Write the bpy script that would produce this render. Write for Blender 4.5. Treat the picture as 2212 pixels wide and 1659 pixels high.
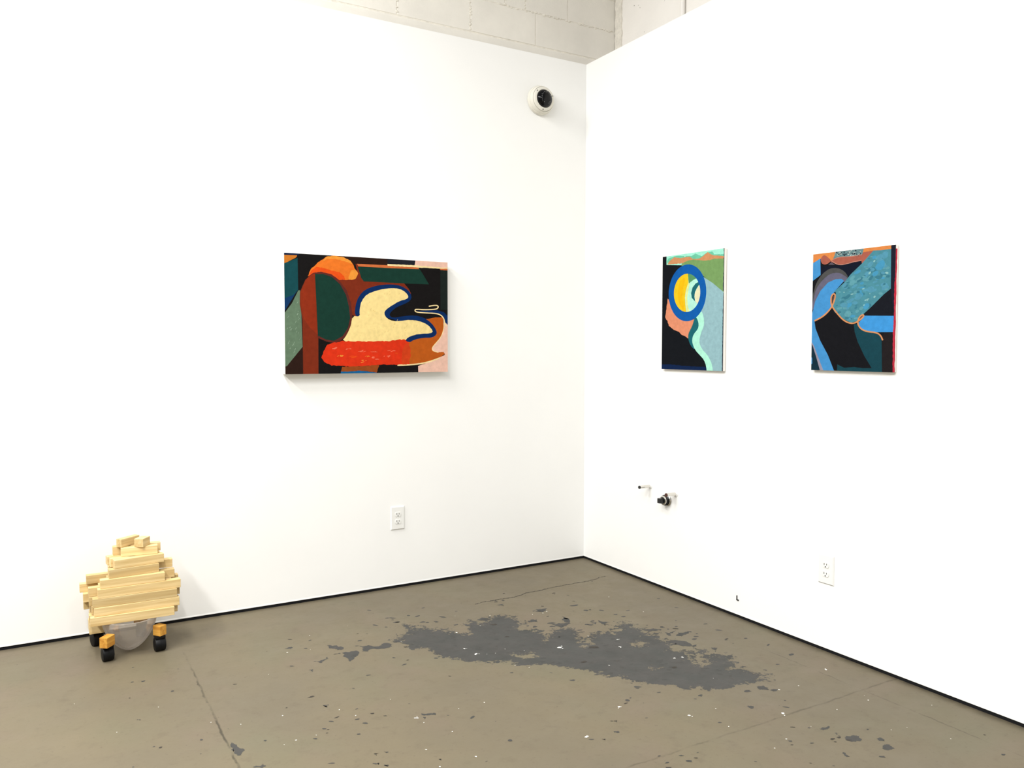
import bpy, bmesh, math, random
import numpy as np
from mathutils import Vector, Matrix, geometry as mgeo

scene = bpy.context.scene
for o in list(bpy.data.objects):
    bpy.data.objects.remove(o, do_unlink=True)
COL = scene.collection

# ------------------------------------------------------------------ camera
# x = 0 is the right drywall, y = 0 the left drywall, z = 0 the floor (metres)
cam_data = bpy.data.cameras.new('camera')
cam_data.sensor_width = 36.0
cam_data.lens = 28.462
cam_data.clip_start = 0.05
cam = bpy.data.objects.new('camera', cam_data)
COL.objects.link(cam)
cr = Vector((0.8628300585, -0.5054922693, 0.0013622136))
cu = Vector((0.0214698135, 0.0393391681, 0.9989952336))
cb = Vector((-0.5050379561, -0.8619338695, 0.0447958415))
cam.matrix_world = Matrix(((cr.x, cu.x, cb.x, -2.89119), (cr.y, cu.y, cb.y, -4.05359),
                           (cr.z, cu.z, cb.z, 1.3), (0, 0, 0, 1)))
scene.camera = cam

# ------------------------------------------------------------------ world, lamps, exposure
world = bpy.data.worlds.new('gallery_ambient')
scene.world = world
world.use_nodes = True
bg = world.node_tree.nodes['Background']
bg.inputs[0].default_value = (1.0, 0.995, 0.985, 1)
bg.inputs[1].default_value = 0.42

def tube_light(name, loc, length, width, power, aim=(0, 0, -1), color=(1.0, 0.99, 0.972)):
    ld = bpy.data.lights.new(name, 'AREA')
    ld.shape = 'RECTANGLE'
    ld.size = length
    ld.size_y = width
    ld.energy = power
    ld.color = color
    lo = bpy.data.objects.new(name, ld)
    lo.location = loc
    lo.rotation_euler = Vector(aim).to_track_quat('-Z', 'Y').to_euler()
    COL.objects.link(lo)
    return lo

# rows of ceiling fluorescents behind and above the viewer
for (x, y, pw, ax) in ((-3.2, -1.05, 78, .10), (-4.8, -1.05, 120, .20), (-3.3, -3.1, 90, .15), (-5.0, -3.1, 130, .20),
                       (-1.8, -5.2, 45, .05), (-3.4, -5.4, 60, .05), (-5.2, -5.4, 80, .10)):
    tube_light('fluorescent_tube', (x, y, 3.9), 1.5, 0.18, pw, (ax, 0, -.95))

vs = scene.view_settings
vs.view_transform = 'Standard'
vs.look = 'None'
vs.exposure = -0.06
vs.gamma = 1.0
vs.use_curve_mapping = False

# ------------------------------------------------------------------ helpers
def srgb(r, g, b, k=1.0):
    def f(c):
        c /= 255.0
        c = c / 12.92 if c <= 0.04045 else ((c + 0.055) / 1.055) ** 2.4
        return min(1.0, c * k)
    return (f(r), f(g), f(b), 1.0)

def tag(o, label=None, cat=None, group=None, kind=None):
    if label: o['label'] = label
    if cat: o['category'] = cat
    if group: o['group'] = group
    if kind: o['kind'] = kind
    return o

def thing(name, label, cat, loc=(0, 0, 0), rotz=0.0, group=None):
    e = bpy.data.objects.new(name, None)
    e.empty_display_size = 0.05
    e.location = loc
    e.rotation_euler = (0, 0, rotz)
    COL.objects.link(e)
    return tag(e, label, cat, group)

def link(name, bm, mats, parent=None, smooth=False, loc=None, rot=None):
    bmesh.ops.recalc_face_normals(bm, faces=bm.faces) if not smooth == 'keep' else None
    me = bpy.data.meshes.new(name)
    bm.to_mesh(me)
    bm.free()
    if not isinstance(mats, (list, tuple)):
        mats = [mats]
    for m in mats:
        me.materials.append(m)
    if smooth is True:
        for p in me.polygons:
            p.use_smooth = True
        try:
            me.set_sharp_from_angle(angle=math.radians(38))
        except Exception:
            pass
    o = bpy.data.objects.new(name, me)
    if loc: o.location = loc
    if rot: o.rotation_euler = rot
    o.parent = parent
    COL.objects.link(o)
    return o

def bm_box(bm, a, b, mi=0, bevel=0.0, seg=2):
    (x0, y0, z0), (x1, y1, z1) = a, b
    t = bmesh.new()
    v = [t.verts.new(c) for c in ((x0, y0, z0), (x1, y0, z0), (x1, y1, z0), (x0, y1, z0),
                                  (x0, y0, z1), (x1, y0, z1), (x1, y1, z1), (x0, y1, z1))]
    for f in ((0, 3, 2, 1), (4, 5, 6, 7), (0, 1, 5, 4), (1, 2, 6, 5), (2, 3, 7, 6), (3, 0, 4, 7)):
        t.faces.new([v[i] for i in f])
    if bevel:
        bmesh.ops.bevel(t, geom=t.edges[:], offset=bevel, segments=seg, affect='EDGES', profile=0.7)
    merge(bm, t, mi)

def merge(bm, t, mi=0, mat=None):
    vm = {}
    for v in t.verts:
        vm[v] = bm.verts.new((mat @ v.co) if mat else v.co)
    for f in t.faces:
        try:
            nf = bm.faces.new([vm[v] for v in f.verts])
            nf.material_index = mi
        except ValueError:
            pass
    t.free()

def bm_lathe(bm, prof, n=40, axis='-y', origin=(0, 0, 0), mi=0, close=False):
    """prof: (radius, distance along axis)."""
    ax = {'-y': (Vector((1, 0, 0)), Vector((0, 0, 1)), Vector((0, -1, 0))),
          'x': (Vector((0, 1, 0)), Vector((0, 0, 1)), Vector((1, 0, 0))),
          'z': (Vector((1, 0, 0)), Vector((0, 1, 0)), Vector((0, 0, 1)))}[axis]
    o = Vector(origin)
    rings = []
    for r, d in prof:
        if r < 1e-6:
            rings.append([bm.verts.new(o + ax[2] * d)])
        else:
            rings.append([bm.verts.new(o + ax[0] * (r * math.cos(2 * math.pi * k / n)) +
                                       ax[1] * (r * math.sin(2 * math.pi * k / n)) + ax[2] * d) for k in range(n)])
    pairs = list(zip(rings[:-1], rings[1:]))
    if close: pairs.append((rings[-1], rings[0]))
    for A, B in pairs:
        for k in range(n):
            k2 = (k + 1) % n
            if len(A) == 1 and len(B) == 1: continue
            if len(A) == 1: f = bm.faces.new((A[0], B[k2], B[k]))
            elif len(B) == 1: f = bm.faces.new((A[k], A[k2], B[0]))
            else: f = bm.faces.new((A[k], A[k2], B[k2], B[k]))
            f.material_index = mi

def bm_prism(bm, pts, d0, d1, plane='xz', mi=0, bevel=0.0):
    """extrude an outline; plane xz extrudes along y, xy along z."""
    t = bmesh.new()
    mk = (lambda a, b, d: (a, d, b)) if plane == 'xz' else (lambda a, b, d: (a, b, d))
    A = [t.verts.new(mk(x, y, d0)) for x, y in pts]
    B = [t.verts.new(mk(x, y, d1)) for x, y in pts]
    t.faces.new(A)
    t.faces.new(B[::-1])
    for i in range(len(pts)):
        j = (i + 1) % len(pts)
        t.faces.new((A[i], B[i], B[j], A[j]))
    bmesh.ops.recalc_face_normals(t, faces=t.faces)
    if bevel:
        bmesh.ops.bevel(t, geom=t.edges[:], offset=bevel, segments=2, affect='EDGES')
    merge(bm, t, mi)

# ------------------------------------------------------------------ materials
def new_mat(name):
    m = bpy.data.materials.new(name)
    m.use_nodes = True
    nt = m.node_tree
    return m, nt, nt.nodes['Principled BSDF']

def N(nt, kind, **kw):
    n = nt.nodes.new(kind)
    for k, v in kw.items():
        if k.startswith('i_'):
            key = k[2:]
            n.inputs[int(key) if key.isdigit() else key].default_value = v
        else:
            setattr(n, k, v)
    return n

def plain(name, col, rough=0.5, metal=0.0, spec=0.5, var=0.0, vscale=12.0, bump=0.0, bscale=200.0, coat=0.0):
    m, nt, b = new_mat(name)
    b.inputs['Base Color'].default_value = col
    b.inputs['Roughness'].default_value = rough
    b.inputs['Metallic'].default_value = metal
    b.inputs['Specular IOR Level'].default_value = spec
    b.inputs['Coat Weight'].default_value = coat
    tc = N(nt, 'ShaderNodeTexCoord')
    if var:
        no = N(nt, 'ShaderNodeTexNoise', i_Scale=vscale, i_Detail=5.0, i_Roughness=0.6)
        nt.links.new(tc.outputs['Object'], no.inputs['Vector'])
        mr = N(nt, 'ShaderNodeMapRange')
        for i, v in ((1, .3), (2, .7), (3, 1 - var), (4, 1 + var)): mr.inputs[i].default_value = v
        nt.links.new(no.outputs['Fac'], mr.inputs[0])
        mx = N(nt, 'ShaderNodeMix', data_type='RGBA', blend_type='MULTIPLY')
        mx.inputs[0].default_value = 1.0
        mx.inputs[6].default_value = col
        nt.links.new(mr.outputs[0], mx.inputs[7])
        nt.links.new(mx.outputs[2], b.inputs['Base Color'])
    if bump:
        nb = N(nt, 'ShaderNodeTexNoise', i_Scale=bscale, i_Detail=4.0)
        nt.links.new(tc.outputs['Object'], nb.inputs['Vector'])
        bp = N(nt, 'ShaderNodeBump', i_Strength=bump, i_Distance=0.002)
        nt.links.new(nb.outputs['Fac'], bp.inputs['Height'])
        nt.links.new(bp.outputs[0], b.inputs['Normal'])
    return m

M_DRYWALL = plain('white_wall_paint', (0.86, 0.858, 0.835, 1), 0.6, spec=0.25, var=0.012, vscale=2.5, bump=0.05, bscale=350)
M_MASONRY = plain('painted_masonry', (0.88, 0.85, 0.80, 1), 0.7, spec=0.2, var=0.02, vscale=5.0, bump=0.3, bscale=90)
M_BLOCK = plain('painted_block', (0.78, 0.75, 0.68, 1), 0.7, spec=0.2, var=0.05, vscale=5.0, bump=0.35, bscale=90)
M_MORTAR = plain('painted_mortar', (0.75, 0.715, 0.635, 1), 0.8, spec=0.2, var=0.12, vscale=40.0, bump=0.7, bscale=120)
M_BLACK_GAP = plain('black_reveal', (0.006, 0.006, 0.007, 1), 0.7, spec=0.2)
M_CANVAS = plain('primed_canvas', (0.84, 0.81, 0.76, 1), 0.7, spec=0.2, bump=0.1, bscale=900)
M_WOODEDGE = plain('bare_wood_edge', srgb(205, 165, 130), 0.6, var=0.1, vscale=40)
M_PLATE = plain('white_plastic', (0.80, 0.80, 0.77, 1), 0.35, spec=0.5)
M_SLOT = plain('dark_slot', (0.03, 0.028, 0.022, 1), 0.6, spec=0.2)
M_CAMBODY = plain('ivory_plastic', (0.70, 0.675, 0.59, 1), 0.4, spec=0.4)
M_DOME = plain('smoked_dome', (0.003, 0.003, 0.0035, 1), 0.05, spec=0.22)
M_LED = plain('led_grey', (0.42, 0.43, 0.42, 1), 0.3)
M_CHROME = plain('chrome', (0.70, 0.68, 0.64, 1), 0.14, metal=1.0)
M_RUST = plain('rusty_pipe_end', srgb(70, 38, 28), 0.7, var=0.3, vscale=300)
M_BLACKIRON = plain('black_iron', (0.006, 0.006, 0.0065, 1), 0.4, metal=0.0, spec=0.35)
M_RUBBER = plain('black_caster', (0.004, 0.004, 0.0045, 1), 0.5, spec=0.2)
M_CONDUIT = plain('white_conduit_paint', (0.86, 0.83, 0.78, 1), 0.45, spec=0.4)

def wood(name, ca, cb_, rnd=0.16, scale=1.0, knots=False):
    m, nt, b = new_mat(name)
    tc = N(nt, 'ShaderNodeTexCoord')
    oi = N(nt, 'ShaderNodeObjectInfo')
    mp = N(nt, 'ShaderNodeMapping')
    mp.inputs['Scale'].default_value = (3.0 * scale, 60 * scale, 60 * scale)
    off = N(nt, 'ShaderNodeVectorMath', operation='SCALE')
    off.inputs[0].default_value = (7.3, 3.1, 5.7)
    nt.links.new(oi.outputs['Random'], off.inputs['Scale'])
    nt.links.new(tc.outputs['Object'], mp.inputs['Vector'])
    nt.links.new(off.outputs[0], mp.inputs['Location'])
    n1 = N(nt, 'ShaderNodeTexNoise', i_Scale=1.0, i_Detail=4.0, i_Roughness=0.55, i_Distortion=0.6)
    nt.links.new(mp.outputs[0], n1.inputs['Vector'])
    cr_ = N(nt, 'ShaderNodeValToRGB')
    cr_.color_ramp.elements[0].position = 0.33
    cr_.color_ramp.elements[0].color = cb_
    cr_.color_ramp.elements[1].position = 0.62
    cr_.color_ramp.elements[1].color = ca
    nt.links.new(n1.outputs['Fac'], cr_.inputs[0])
    mr = N(nt, 'ShaderNodeMapRange')
    mr.inputs[3].default_value = 1 - rnd
    mr.inputs[4].default_value = 1.0
    nt.links.new(oi.outputs['Random'], mr.inputs[0])
    mx = N(nt, 'ShaderNodeMix', data_type='RGBA', blend_type='MULTIPLY')
    mx.inputs[0].default_value = 1.0
    nt.links.new(cr_.outputs[0], mx.inputs[6])
    nt.links.new(mr.outputs[0], mx.inputs[7])
    nt.links.new(mx.outputs[2], b.inputs['Base Color'])
    b.inputs['Roughness'].default_value = 0.55
    b.inputs['Specular IOR Level'].default_value = 0.3
    bp = N(nt, 'ShaderNodeBump', i_Strength=0.15, i_Distance=0.001)
    nt.links.new(n1.outputs['Fac'], bp.inputs['Height'])
    nt.links.new(bp.outputs[0], b.inputs['Normal'])
    return m

M_PINE = wood('pale_pine', srgb(230, 204, 150), srgb(206, 175, 117), 0.28)
M_AMBER = wood('amber_wood', srgb(214, 160, 70), srgb(184, 122, 44), 0.08)

def bowl_mat():
    m = bpy.data.materials.new('clear_plastic')
    m.use_nodes = True
    nt = m.node_tree
    nt.nodes.clear()
    out = N(nt, 'ShaderNodeOutputMaterial')
    tr = N(nt, 'ShaderNodeBsdfTransparent')
    tr.inputs[0].default_value = (0.95, 0.94, 0.925, 1)
    gl = N(nt, 'ShaderNodeBsdfGlossy', i_Roughness=0.02)
    di = N(nt, 'ShaderNodeBsdfTranslucent')
    di.inputs[0].default_value = (0.92, 0.88, 0.85, 1)
    df = N(nt, 'ShaderNodeBsdfDiffuse')
    df.inputs[0].default_value = (0.90, 0.86, 0.83, 1)
    mxd = N(nt, 'ShaderNodeMixShader', i_0=0.5)
    nt.links.new(di.outputs[0], mxd.inputs[1]); nt.links.new(df.outputs[0], mxd.inputs[2])
    lw = N(nt, 'ShaderNodeLayerWeight', i_Blend=0.35)
    mr = N(nt, 'ShaderNodeMapRange')
    for i, v in ((1, 0.0), (2, 1.0), (3, 0.13), (4, 0.42)): mr.inputs[i].default_value = v
    nt.links.new(lw.outputs['Facing'], mr.inputs[0])
    m1 = N(nt, 'ShaderNodeMixShader')
    nt.links.new(mr.outputs[0], m1.inputs[0])
    nt.links.new(tr.outputs[0], m1.inputs[1]); nt.links.new(mxd.outputs[0], m1.inputs[2])
    m2 = N(nt, 'ShaderNodeMixShader', i_0=0.085)
    nt.links.new(m1.outputs[0], m2.inputs[1]); nt.links.new(gl.outputs[0], m2.inputs[2])
    nt.links.new(m2.outputs[0], out.inputs[0])
    return m
M_BOWL = bowl_mat()

# oil colours of the three canvases
PK = (0.76, 0.66, 0.60)      # paint albedo against displayed value, canvas by canvas
OIL = dict(
 black1=(22,20,20), umber=(44,26,20), slate=(32,34,42), navy=(18,34,66), ochre=(200,118,40), teal=(20,72,78), petrol=(16,56,100),
 sage=(102,126,102), sagelight=(150,172,150), rust=(126,46,24), rustlight=(142,48,22), pine=(22,58,48), copper=(208,112,62),
 pink=(240,196,176), cream=(250,226,168), moss=(26,36,32), cobalt=(8,44,96), sienna=(190,92,26), ivory=(250,224,152),
 straw=(226,194,120), maroon=(96,42,36), tangerine=(234,120,40), flame=(230,82,24), amber=(238,152,58), red=(222,54,24),
 redblend=(210,66,26), salmon=(240,120,92), walnut=(150,74,30), cerulean=(24,98,150),
 black2=(16,20,26), mint=(172,248,224), seafoam=(116,208,172), apricot=(216,152,104), fern=(126,166,102), mist=(156,196,204),
 peach=(236,152,116), lagoon=(28,108,118), aqua=(184,252,226), navy2=(10,36,78), azure=(12,96,180), mint2=(190,248,228),
 yellow=(252,208,32), lemon=(232,244,160), lemon2=(254,196,16), fern2=(92,156,106), shell=(242,238,196), dusk=(44,52,66),
 black3=(22,23,28), orange3=(236,146,78), clay=(182,102,84), dapple=(112,146,150), dapple2=(90,120,126), palegrey=(190,206,200),
 dusk3=(30,32,48), blush=(206,148,130), smoke=(96,86,98), sky3=(76,158,222), sky3b=(70,162,234), ink3=(18,24,42), olive3=(84,84,84),
 lilac=(110,108,130), heather=(162,156,174), deepteal=(18,50,66), deepteal2=(24,72,84), bark=(36,31,33), ink4=(24,27,36),
 ocean=(82,150,166), ocean1=(64,130,150), ocean2=(102,168,180), ocean3=(90,160,186), ocean4=(76,160,200), foam=(150,200,200),
 lens=(92,76,72), rosebeige=(228,156,104), crimson=(226,40,70))
OILM = {}
OILK = list(OIL)
def oil(name):
    if name not in OILM:
        OILM[name] = plain('oil_' + name, srgb(*OIL[name], k=PK[0 if OILK.index(name) < OILK.index('black2') else 1 if OILK.index(name) < OILK.index('black3') else 2]), 0.75, spec=0.06, var=0.10, vscale=45.0, bump=0.3, bscale=260.0)
    return OILM[name]
PAINT_A_BOX = (-1.8396, 1.1675, 0.8864, 0.5959)
PAINT_A = [
 ('umber', [(0.2571,0.6056), (0.5428,0.6052), (0.5426,0.5625), (0.3268,0.5546)]),
 ('slate', [(0.5382,0.6049), (0.7018,0.6054), (0.692,0.5672), (0.538,0.5679)]),
 ('navy', [(-0.0118,0.6059), (0.0827,0.6035), (0.0701,0.5879), (-0.0121,0.5847)]),
 ('ochre', [(-0.008,0.585), (0.0639,0.5867), (0.0626,0.5797), (0.0554,0.5731), (-0.0003,0.5422), (-0.0085,0.5418)]),
 ('teal', [(-0.0085,0.5402), (0.0666,0.5738), (0.0683,0.4175), (0.041,0.3815), (-0.0105,0.3655)]),
 ('petrol', [(-0.0104,0.3696), (0.0473,0.392), (0.0684,0.4216), (-0.0113,0.2919)]),
 ('sage', [(-0.0114,0.2858), (0.0365,0.3505), (0.0683,0.4142), (0.0774,0.4157), (0.0768,0.3558), (0.0829,0.2939), (0.0871,0.1355), (0.0063,0.0372), (-0.0142,0.0375)]),
 ('sagelight', [(0.0246,0.1243), (0.0277,0.1298), (0.0256,0.131), (0.0225,0.1255)]),
 ('sagelight', [(0.0687,0.2675), (0.0745,0.2775), (0.0733,0.2782), (0.0676,0.2681)]),
 ('sagelight', [(0.0154,0.1483), (0.0195,0.1555), (0.0177,0.1565), (0.0136,0.1494)]),
 ('sagelight', [(0.0117,0.2217), (0.016,0.2293), (0.0148,0.23), (0.0105,0.2224)]),
 ('sagelight', [(0.0621,0.3494), (0.0671,0.3581), (0.0652,0.3591), (0.0602,0.3504)]),
 ('sagelight', [(0.0204,0.1589), (0.0238,0.1648), (0.0221,0.1657), (0.0188,0.1599)]),
 ('sagelight', [(0.062,0.2921), (0.0678,0.3021), (0.0657,0.3033), (0.0599,0.2932)]),
 ('sagelight', [(0.0431,0.1504), (0.049,0.1608), (0.0479,0.1614), (0.042,0.1511)]),
 ('sagelight', [(0.0665,0.3078), (0.069,0.3123), (0.0675,0.3131), (0.065,0.3086)]),
 ('sagelight', [(0.0252,0.2163), (0.0297,0.2243), (0.0286,0.2249), (0.0241,0.2169)]),
 ('sagelight', [(0.0297,0.2144), (0.0328,0.2198), (0.0317,0.2204), (0.0286,0.215)]),
 ('sagelight', [(0.0527,0.2213), (0.0586,0.2317), (0.0574,0.2324), (0.0514,0.222)]),
 ('sagelight', [(0.0165,0.1535), (0.0198,0.1592), (0.0186,0.1599), (0.0153,0.1541)]),
 ('sagelight', [(0.0479,0.1172), (0.0539,0.1277), (0.052,0.1288), (0.0459,0.1183)]),
 ('sagelight', [(0.0147,0.2778), (0.02,0.287), (0.0189,0.2876), (0.0136,0.2784)]),
 ('sagelight', [(0.0248,0.227), (0.0288,0.2341), (0.0268,0.2352), (0.0228,0.2281)]),
 ('sagelight', [(0.0429,0.1044), (0.0484,0.1139), (0.047,0.1147), (0.0415,0.1051)]),
 ('sagelight', [(0.0721,0.17), (0.0786,0.1814), (0.0773,0.1821), (0.0708,0.1708)]),
 ('sagelight', [(0.0666,0.2011), (0.0701,0.2072), (0.0688,0.2079), (0.0653,0.2018)]),
 ('sagelight', [(0.031,0.2172), (0.0365,0.2268), (0.0345,0.2278), (0.0291,0.2182)]),
 ('sagelight', [(0.0377,0.1392), (0.0431,0.1485), (0.0411,0.1497), (0.0357,0.1403)]),
 ('sagelight', [(0.0577,0.2065), (0.0605,0.2114), (0.059,0.2123), (0.0562,0.2074)]),
 ('sagelight', [(0.0674,0.2797), (0.07,0.2843), (0.068,0.2853), (0.0654,0.2807)]),
 ('sagelight', [(0.0526,0.2543), (0.0577,0.2631), (0.0564,0.2638), (0.0514,0.2549)]),
 ('umber', [(-0.0183,0.0334), (0.0084,0.0405), (0.0871,0.1355), (0.091,-0.0137), (-0.0189,-0.02)]),
 ('rust', [(0.0765,0.4054), (0.0872,0.4306), (0.1043,0.4685), (0.1447,0.5035), (0.1788,0.5176), (0.2389,0.5037), (0.2778,0.4781), (0.3529,0.4814), (0.3755,0.5102), (0.3647,0.56), (0.3758,0.5593), (0.3933,0.4917), (0.4076,0.4722), (0.5072,0.4729), (0.6316,0.4715), (0.6578,0.4438), (0.6697,0.4221), (0.6671,0.391), (0.5065,0.3598), (0.3693,0.2873), (0.3448,0.2996), (0.3331,0.2267), (0.236,0.1831), (0.1672,0.191), (0.1661,-0.015), (0.0889,-0.0137), (0.0877,0.2733), (0.0751,0.3475)]),
 ('rustlight', [(0.0807,0.4055), (0.1043,0.4643), (0.1446,0.4972), (0.1531,0.4976), (0.1608,0.1993), (0.1251,0.2324), (0.096,0.2735), (0.08,0.3394)]),
 ('pine', [(0.3757,0.5452), (0.7162,0.5582), (0.7404,0.5251), (0.7755,0.4725), (0.6292,0.4714), (0.4076,0.473), (0.3955,0.4875)]),
 ('copper', [(0.3723,0.5613), (0.5402,0.5624), (0.7162,0.5609), (0.7162,0.5511), (0.5542,0.5483), (0.3802,0.548)]),
 ('pink', [(0.6994,0.6097), (0.9049,0.6078), (0.9047,0.5578), (0.692,0.5694)]),
 ('cream', [(0.5379,0.5693), (0.5452,0.5691), (0.5547,0.569), (0.5625,0.5689), (0.5716,0.569), (0.5814,0.5694), (0.5895,0.5688), (0.5992,0.5703), (0.6075,0.5697), (0.6166,0.5691), (0.6242,0.5705), (0.6333,0.5702), (0.6435,0.5693), (0.6515,0.5702), (0.6602,0.5695), (0.6703,0.5709), (0.6785,0.5702), (0.6869,0.5699), (0.6971,0.5714), (0.7063,0.5706), (0.7136,0.5702), (0.7231,0.5699), (0.7331,0.5692), (0.7417,0.5697), (0.7505,0.5702), (0.7594,0.5694), (0.7688,0.5682), (0.778,0.5687), (0.787,0.5685), (0.7947,0.5684), (0.804,0.5678), (0.8134,0.5674), (0.8219,0.5674), (0.8311,0.5681), (0.8395,0.5672), (0.8504,0.5664), (0.8594,0.5663), (0.8681,0.567), (0.878,0.5674), (0.8867,0.5665), (0.8961,0.5662), (0.9044,0.5666), (0.9046,0.5592), (0.8962,0.5604), (0.8856,0.5604), (0.8776,0.5605), (0.8674,0.5598), (0.8587,0.5601), (0.8503,0.5597), (0.8408,0.56), (0.8319,0.5595), (0.8224,0.5593), (0.8145,0.5601), (0.8056,0.5593), (0.7967,0.5592), (0.7864,0.5595), (0.7781,0.5591), (0.7684,0.5602), (0.7604,0.5601), (0.7514,0.5601), (0.7432,0.5599), (0.7347,0.5585), (0.7247,0.559), (0.7167,0.5588), (0.7074,0.5592), (0.6987,0.5599), (0.6897,0.5598), (0.6792,0.5601), (0.6705,0.5598), (0.663,0.5592), (0.6533,0.559), (0.6452,0.5602), (0.6354,0.559), (0.626,0.5596), (0.618,0.5604), (0.6087,0.5594), (0.601,0.5604), (0.5909,0.5594), (0.5827,0.5594), (0.5741,0.56), (0.5646,0.5604), (0.5565,0.5596), (0.5484,0.5601), (0.5392,0.5597)]),
 ('copper', [(0.8391,0.5593), (0.8495,0.5599), (0.8582,0.5602), (0.8666,0.5608), (0.8761,0.5616), (0.8855,0.5611), (0.8953,0.5606), (0.9048,0.5613), (0.9047,0.552), (0.8946,0.5519), (0.8854,0.552), (0.874,0.5526), (0.8647,0.552), (0.8553,0.553), (0.8449,0.5526)]),
 ('moss', [(0.8433,0.552), (0.9047,0.551), (0.9043,0.3391), (0.8437,0.3376)]),
 ('cobalt', [(0.6958,0.3273), (0.8237,0.3348), (0.8637,0.3245), (0.9041,0.2888), (0.904,0.2294), (0.8736,0.2518), (0.8586,0.3016), (0.8236,0.3167)]),
 ('sienna', [(0.7485,0.2849), (0.7589,0.2865), (0.7664,0.2867), (0.7758,0.2881), (0.7871,0.2905), (0.7946,0.2925), (0.8034,0.2941), (0.8135,0.2964), (0.8234,0.2963), (0.8327,0.2966), (0.8415,0.2963), (0.8502,0.2977), (0.8588,0.2981), (0.8597,0.2885), (0.8592,0.2789), (0.8596,0.2713), (0.8607,0.2607), (0.8632,0.2525), (0.8623,0.2417), (0.8634,0.2342), (0.8587,0.2241), (0.8554,0.2162), (0.8517,0.208), (0.8501,0.1977), (0.8447,0.1906), (0.8398,0.1825), (0.834,0.1767), (0.827,0.1714), (0.8206,0.164), (0.817,0.1576), (0.8092,0.1489), (0.8016,0.1411), (0.7918,0.1347), (0.7954,0.1243), (0.799,0.1145), (0.8101,0.1117), (0.8213,0.1096), (0.8326,0.1084), (0.8418,0.1075), (0.8521,0.108), (0.8594,0.1098), (0.8692,0.0965), (0.8587,0.0934), (0.852,0.0868), (0.842,0.0814), (0.8327,0.0776), (0.8235,0.0756), (0.8145,0.0716), (0.8062,0.0698), (0.7945,0.0663), (0.787,0.0633), (0.7769,0.0605), (0.7671,0.0576), (0.759,0.0551), (0.7505,0.0545), (0.7412,0.0531), (0.7305,0.0507), (0.7218,0.0507), (0.7131,0.0487), (0.7029,0.0475), (0.696,0.0462), (0.6855,0.0457), (0.6756,0.0438), (0.6692,0.0432), (0.6601,0.043), (0.6495,0.0428), (0.6432,0.0437), (0.6322,0.042), (0.6231,0.0417), (0.6145,0.0421), (0.6065,0.0422), (0.5981,0.0409), (0.6021,0.0466), (0.6079,0.0551), (0.6116,0.0628), (0.6166,0.0683), (0.619,0.0761), (0.6258,0.0844), (0.6278,0.0897), (0.6335,0.0976), (0.6384,0.1045), (0.6426,0.1133), (0.6473,0.1208), (0.6452,0.1272), (0.6469,0.1365), (0.6456,0.1465), (0.647,0.1539), (0.6465,0.1637), (0.6553,0.1671), (0.6668,0.1703), (0.6765,0.1743), (0.6844,0.1785), (0.6947,0.1809), (0.6984,0.1892), (0.7027,0.1968), (0.7074,0.2043), (0.7122,0.2145), (0.7148,0.22), (0.7195,0.2296), (0.7249,0.2356), (0.7272,0.2452), (0.7317,0.2522), (0.7373,0.2607), (0.7395,0.2668), (0.7452,0.2755)]),
 ('pink', [(0.8606,0.2971), (0.8712,0.27), (0.904,0.2408), (0.9035,-0.0137), (0.7114,-0.0108), (0.7101,0.0342), (0.7681,0.0517), (0.8682,0.092), (0.8692,0.098), (0.8606,0.109), (0.833,0.1076), (0.7991,0.114), (0.7922,0.1331), (0.8156,0.158), (0.8458,0.19), (0.8625,0.2334)]),
 ('cream', [(0.5915,0.0354), (0.5949,0.0355), (0.5947,0.0426), (0.5913,0.0425)]),
 ('cream', [(0.5949,0.0355), (0.6017,0.0356), (0.6015,0.0427), (0.5947,0.0426)]),
 ('cream', [(0.6017,0.0356), (0.612,0.0359), (0.6118,0.043), (0.6015,0.0427)]),
 ('cream', [(0.612,0.0359), (0.6257,0.0362), (0.6255,0.0433), (0.6118,0.043)]),
 ('cream', [(0.6257,0.0362), (0.6403,0.0366), (0.6399,0.0438), (0.6255,0.0433)]),
 ('cream', [(0.6403,0.0366), (0.6556,0.0373), (0.6552,0.0444), (0.6399,0.0438)]),
 ('cream', [(0.6556,0.0373), (0.6718,0.0381), (0.6713,0.0452), (0.6552,0.0444)]),
 ('cream', [(0.6718,0.0381), (0.6888,0.039), (0.6882,0.0462), (0.6713,0.0452)]),
 ('cream', [(0.6888,0.039), (0.7057,0.0405), (0.7048,0.0476), (0.6882,0.0462)]),
 ('cream', [(0.7057,0.0405), (0.7223,0.0425), (0.7211,0.0496), (0.7048,0.0476)]),
 ('cream', [(0.7223,0.0425), (0.7387,0.045), (0.7372,0.0521), (0.7211,0.0496)]),
 ('cream', [(0.7387,0.045), (0.7548,0.0481), (0.753,0.0551), (0.7372,0.0521)]),
 ('cream', [(0.7548,0.0481), (0.7707,0.0516), (0.7686,0.0586), (0.753,0.0551)]),
 ('cream', [(0.7707,0.0516), (0.7863,0.0557), (0.784,0.0626), (0.7686,0.0586)]),
 ('cream', [(0.7863,0.0557), (0.8017,0.0602), (0.7991,0.0671), (0.784,0.0626)]),
 ('cream', [(0.8017,0.0602), (0.8167,0.0652), (0.814,0.0721), (0.7991,0.0671)]),
 ('cream', [(0.8167,0.0652), (0.828,0.069), (0.8252,0.0758), (0.814,0.0721)]),
 ('cream', [(0.828,0.069), (0.8355,0.0715), (0.8327,0.0784), (0.8252,0.0758)]),
 ('cream', [(0.8355,0.0715), (0.8393,0.0728), (0.8365,0.0796), (0.8327,0.0784)]),
 ('cream', [(0.8613,0.2653), (0.8613,0.2633), (0.8658,0.2634), (0.8659,0.2654)]),
 ('cream', [(0.8613,0.2633), (0.8613,0.2593), (0.8658,0.2594), (0.8658,0.2634)]),
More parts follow.
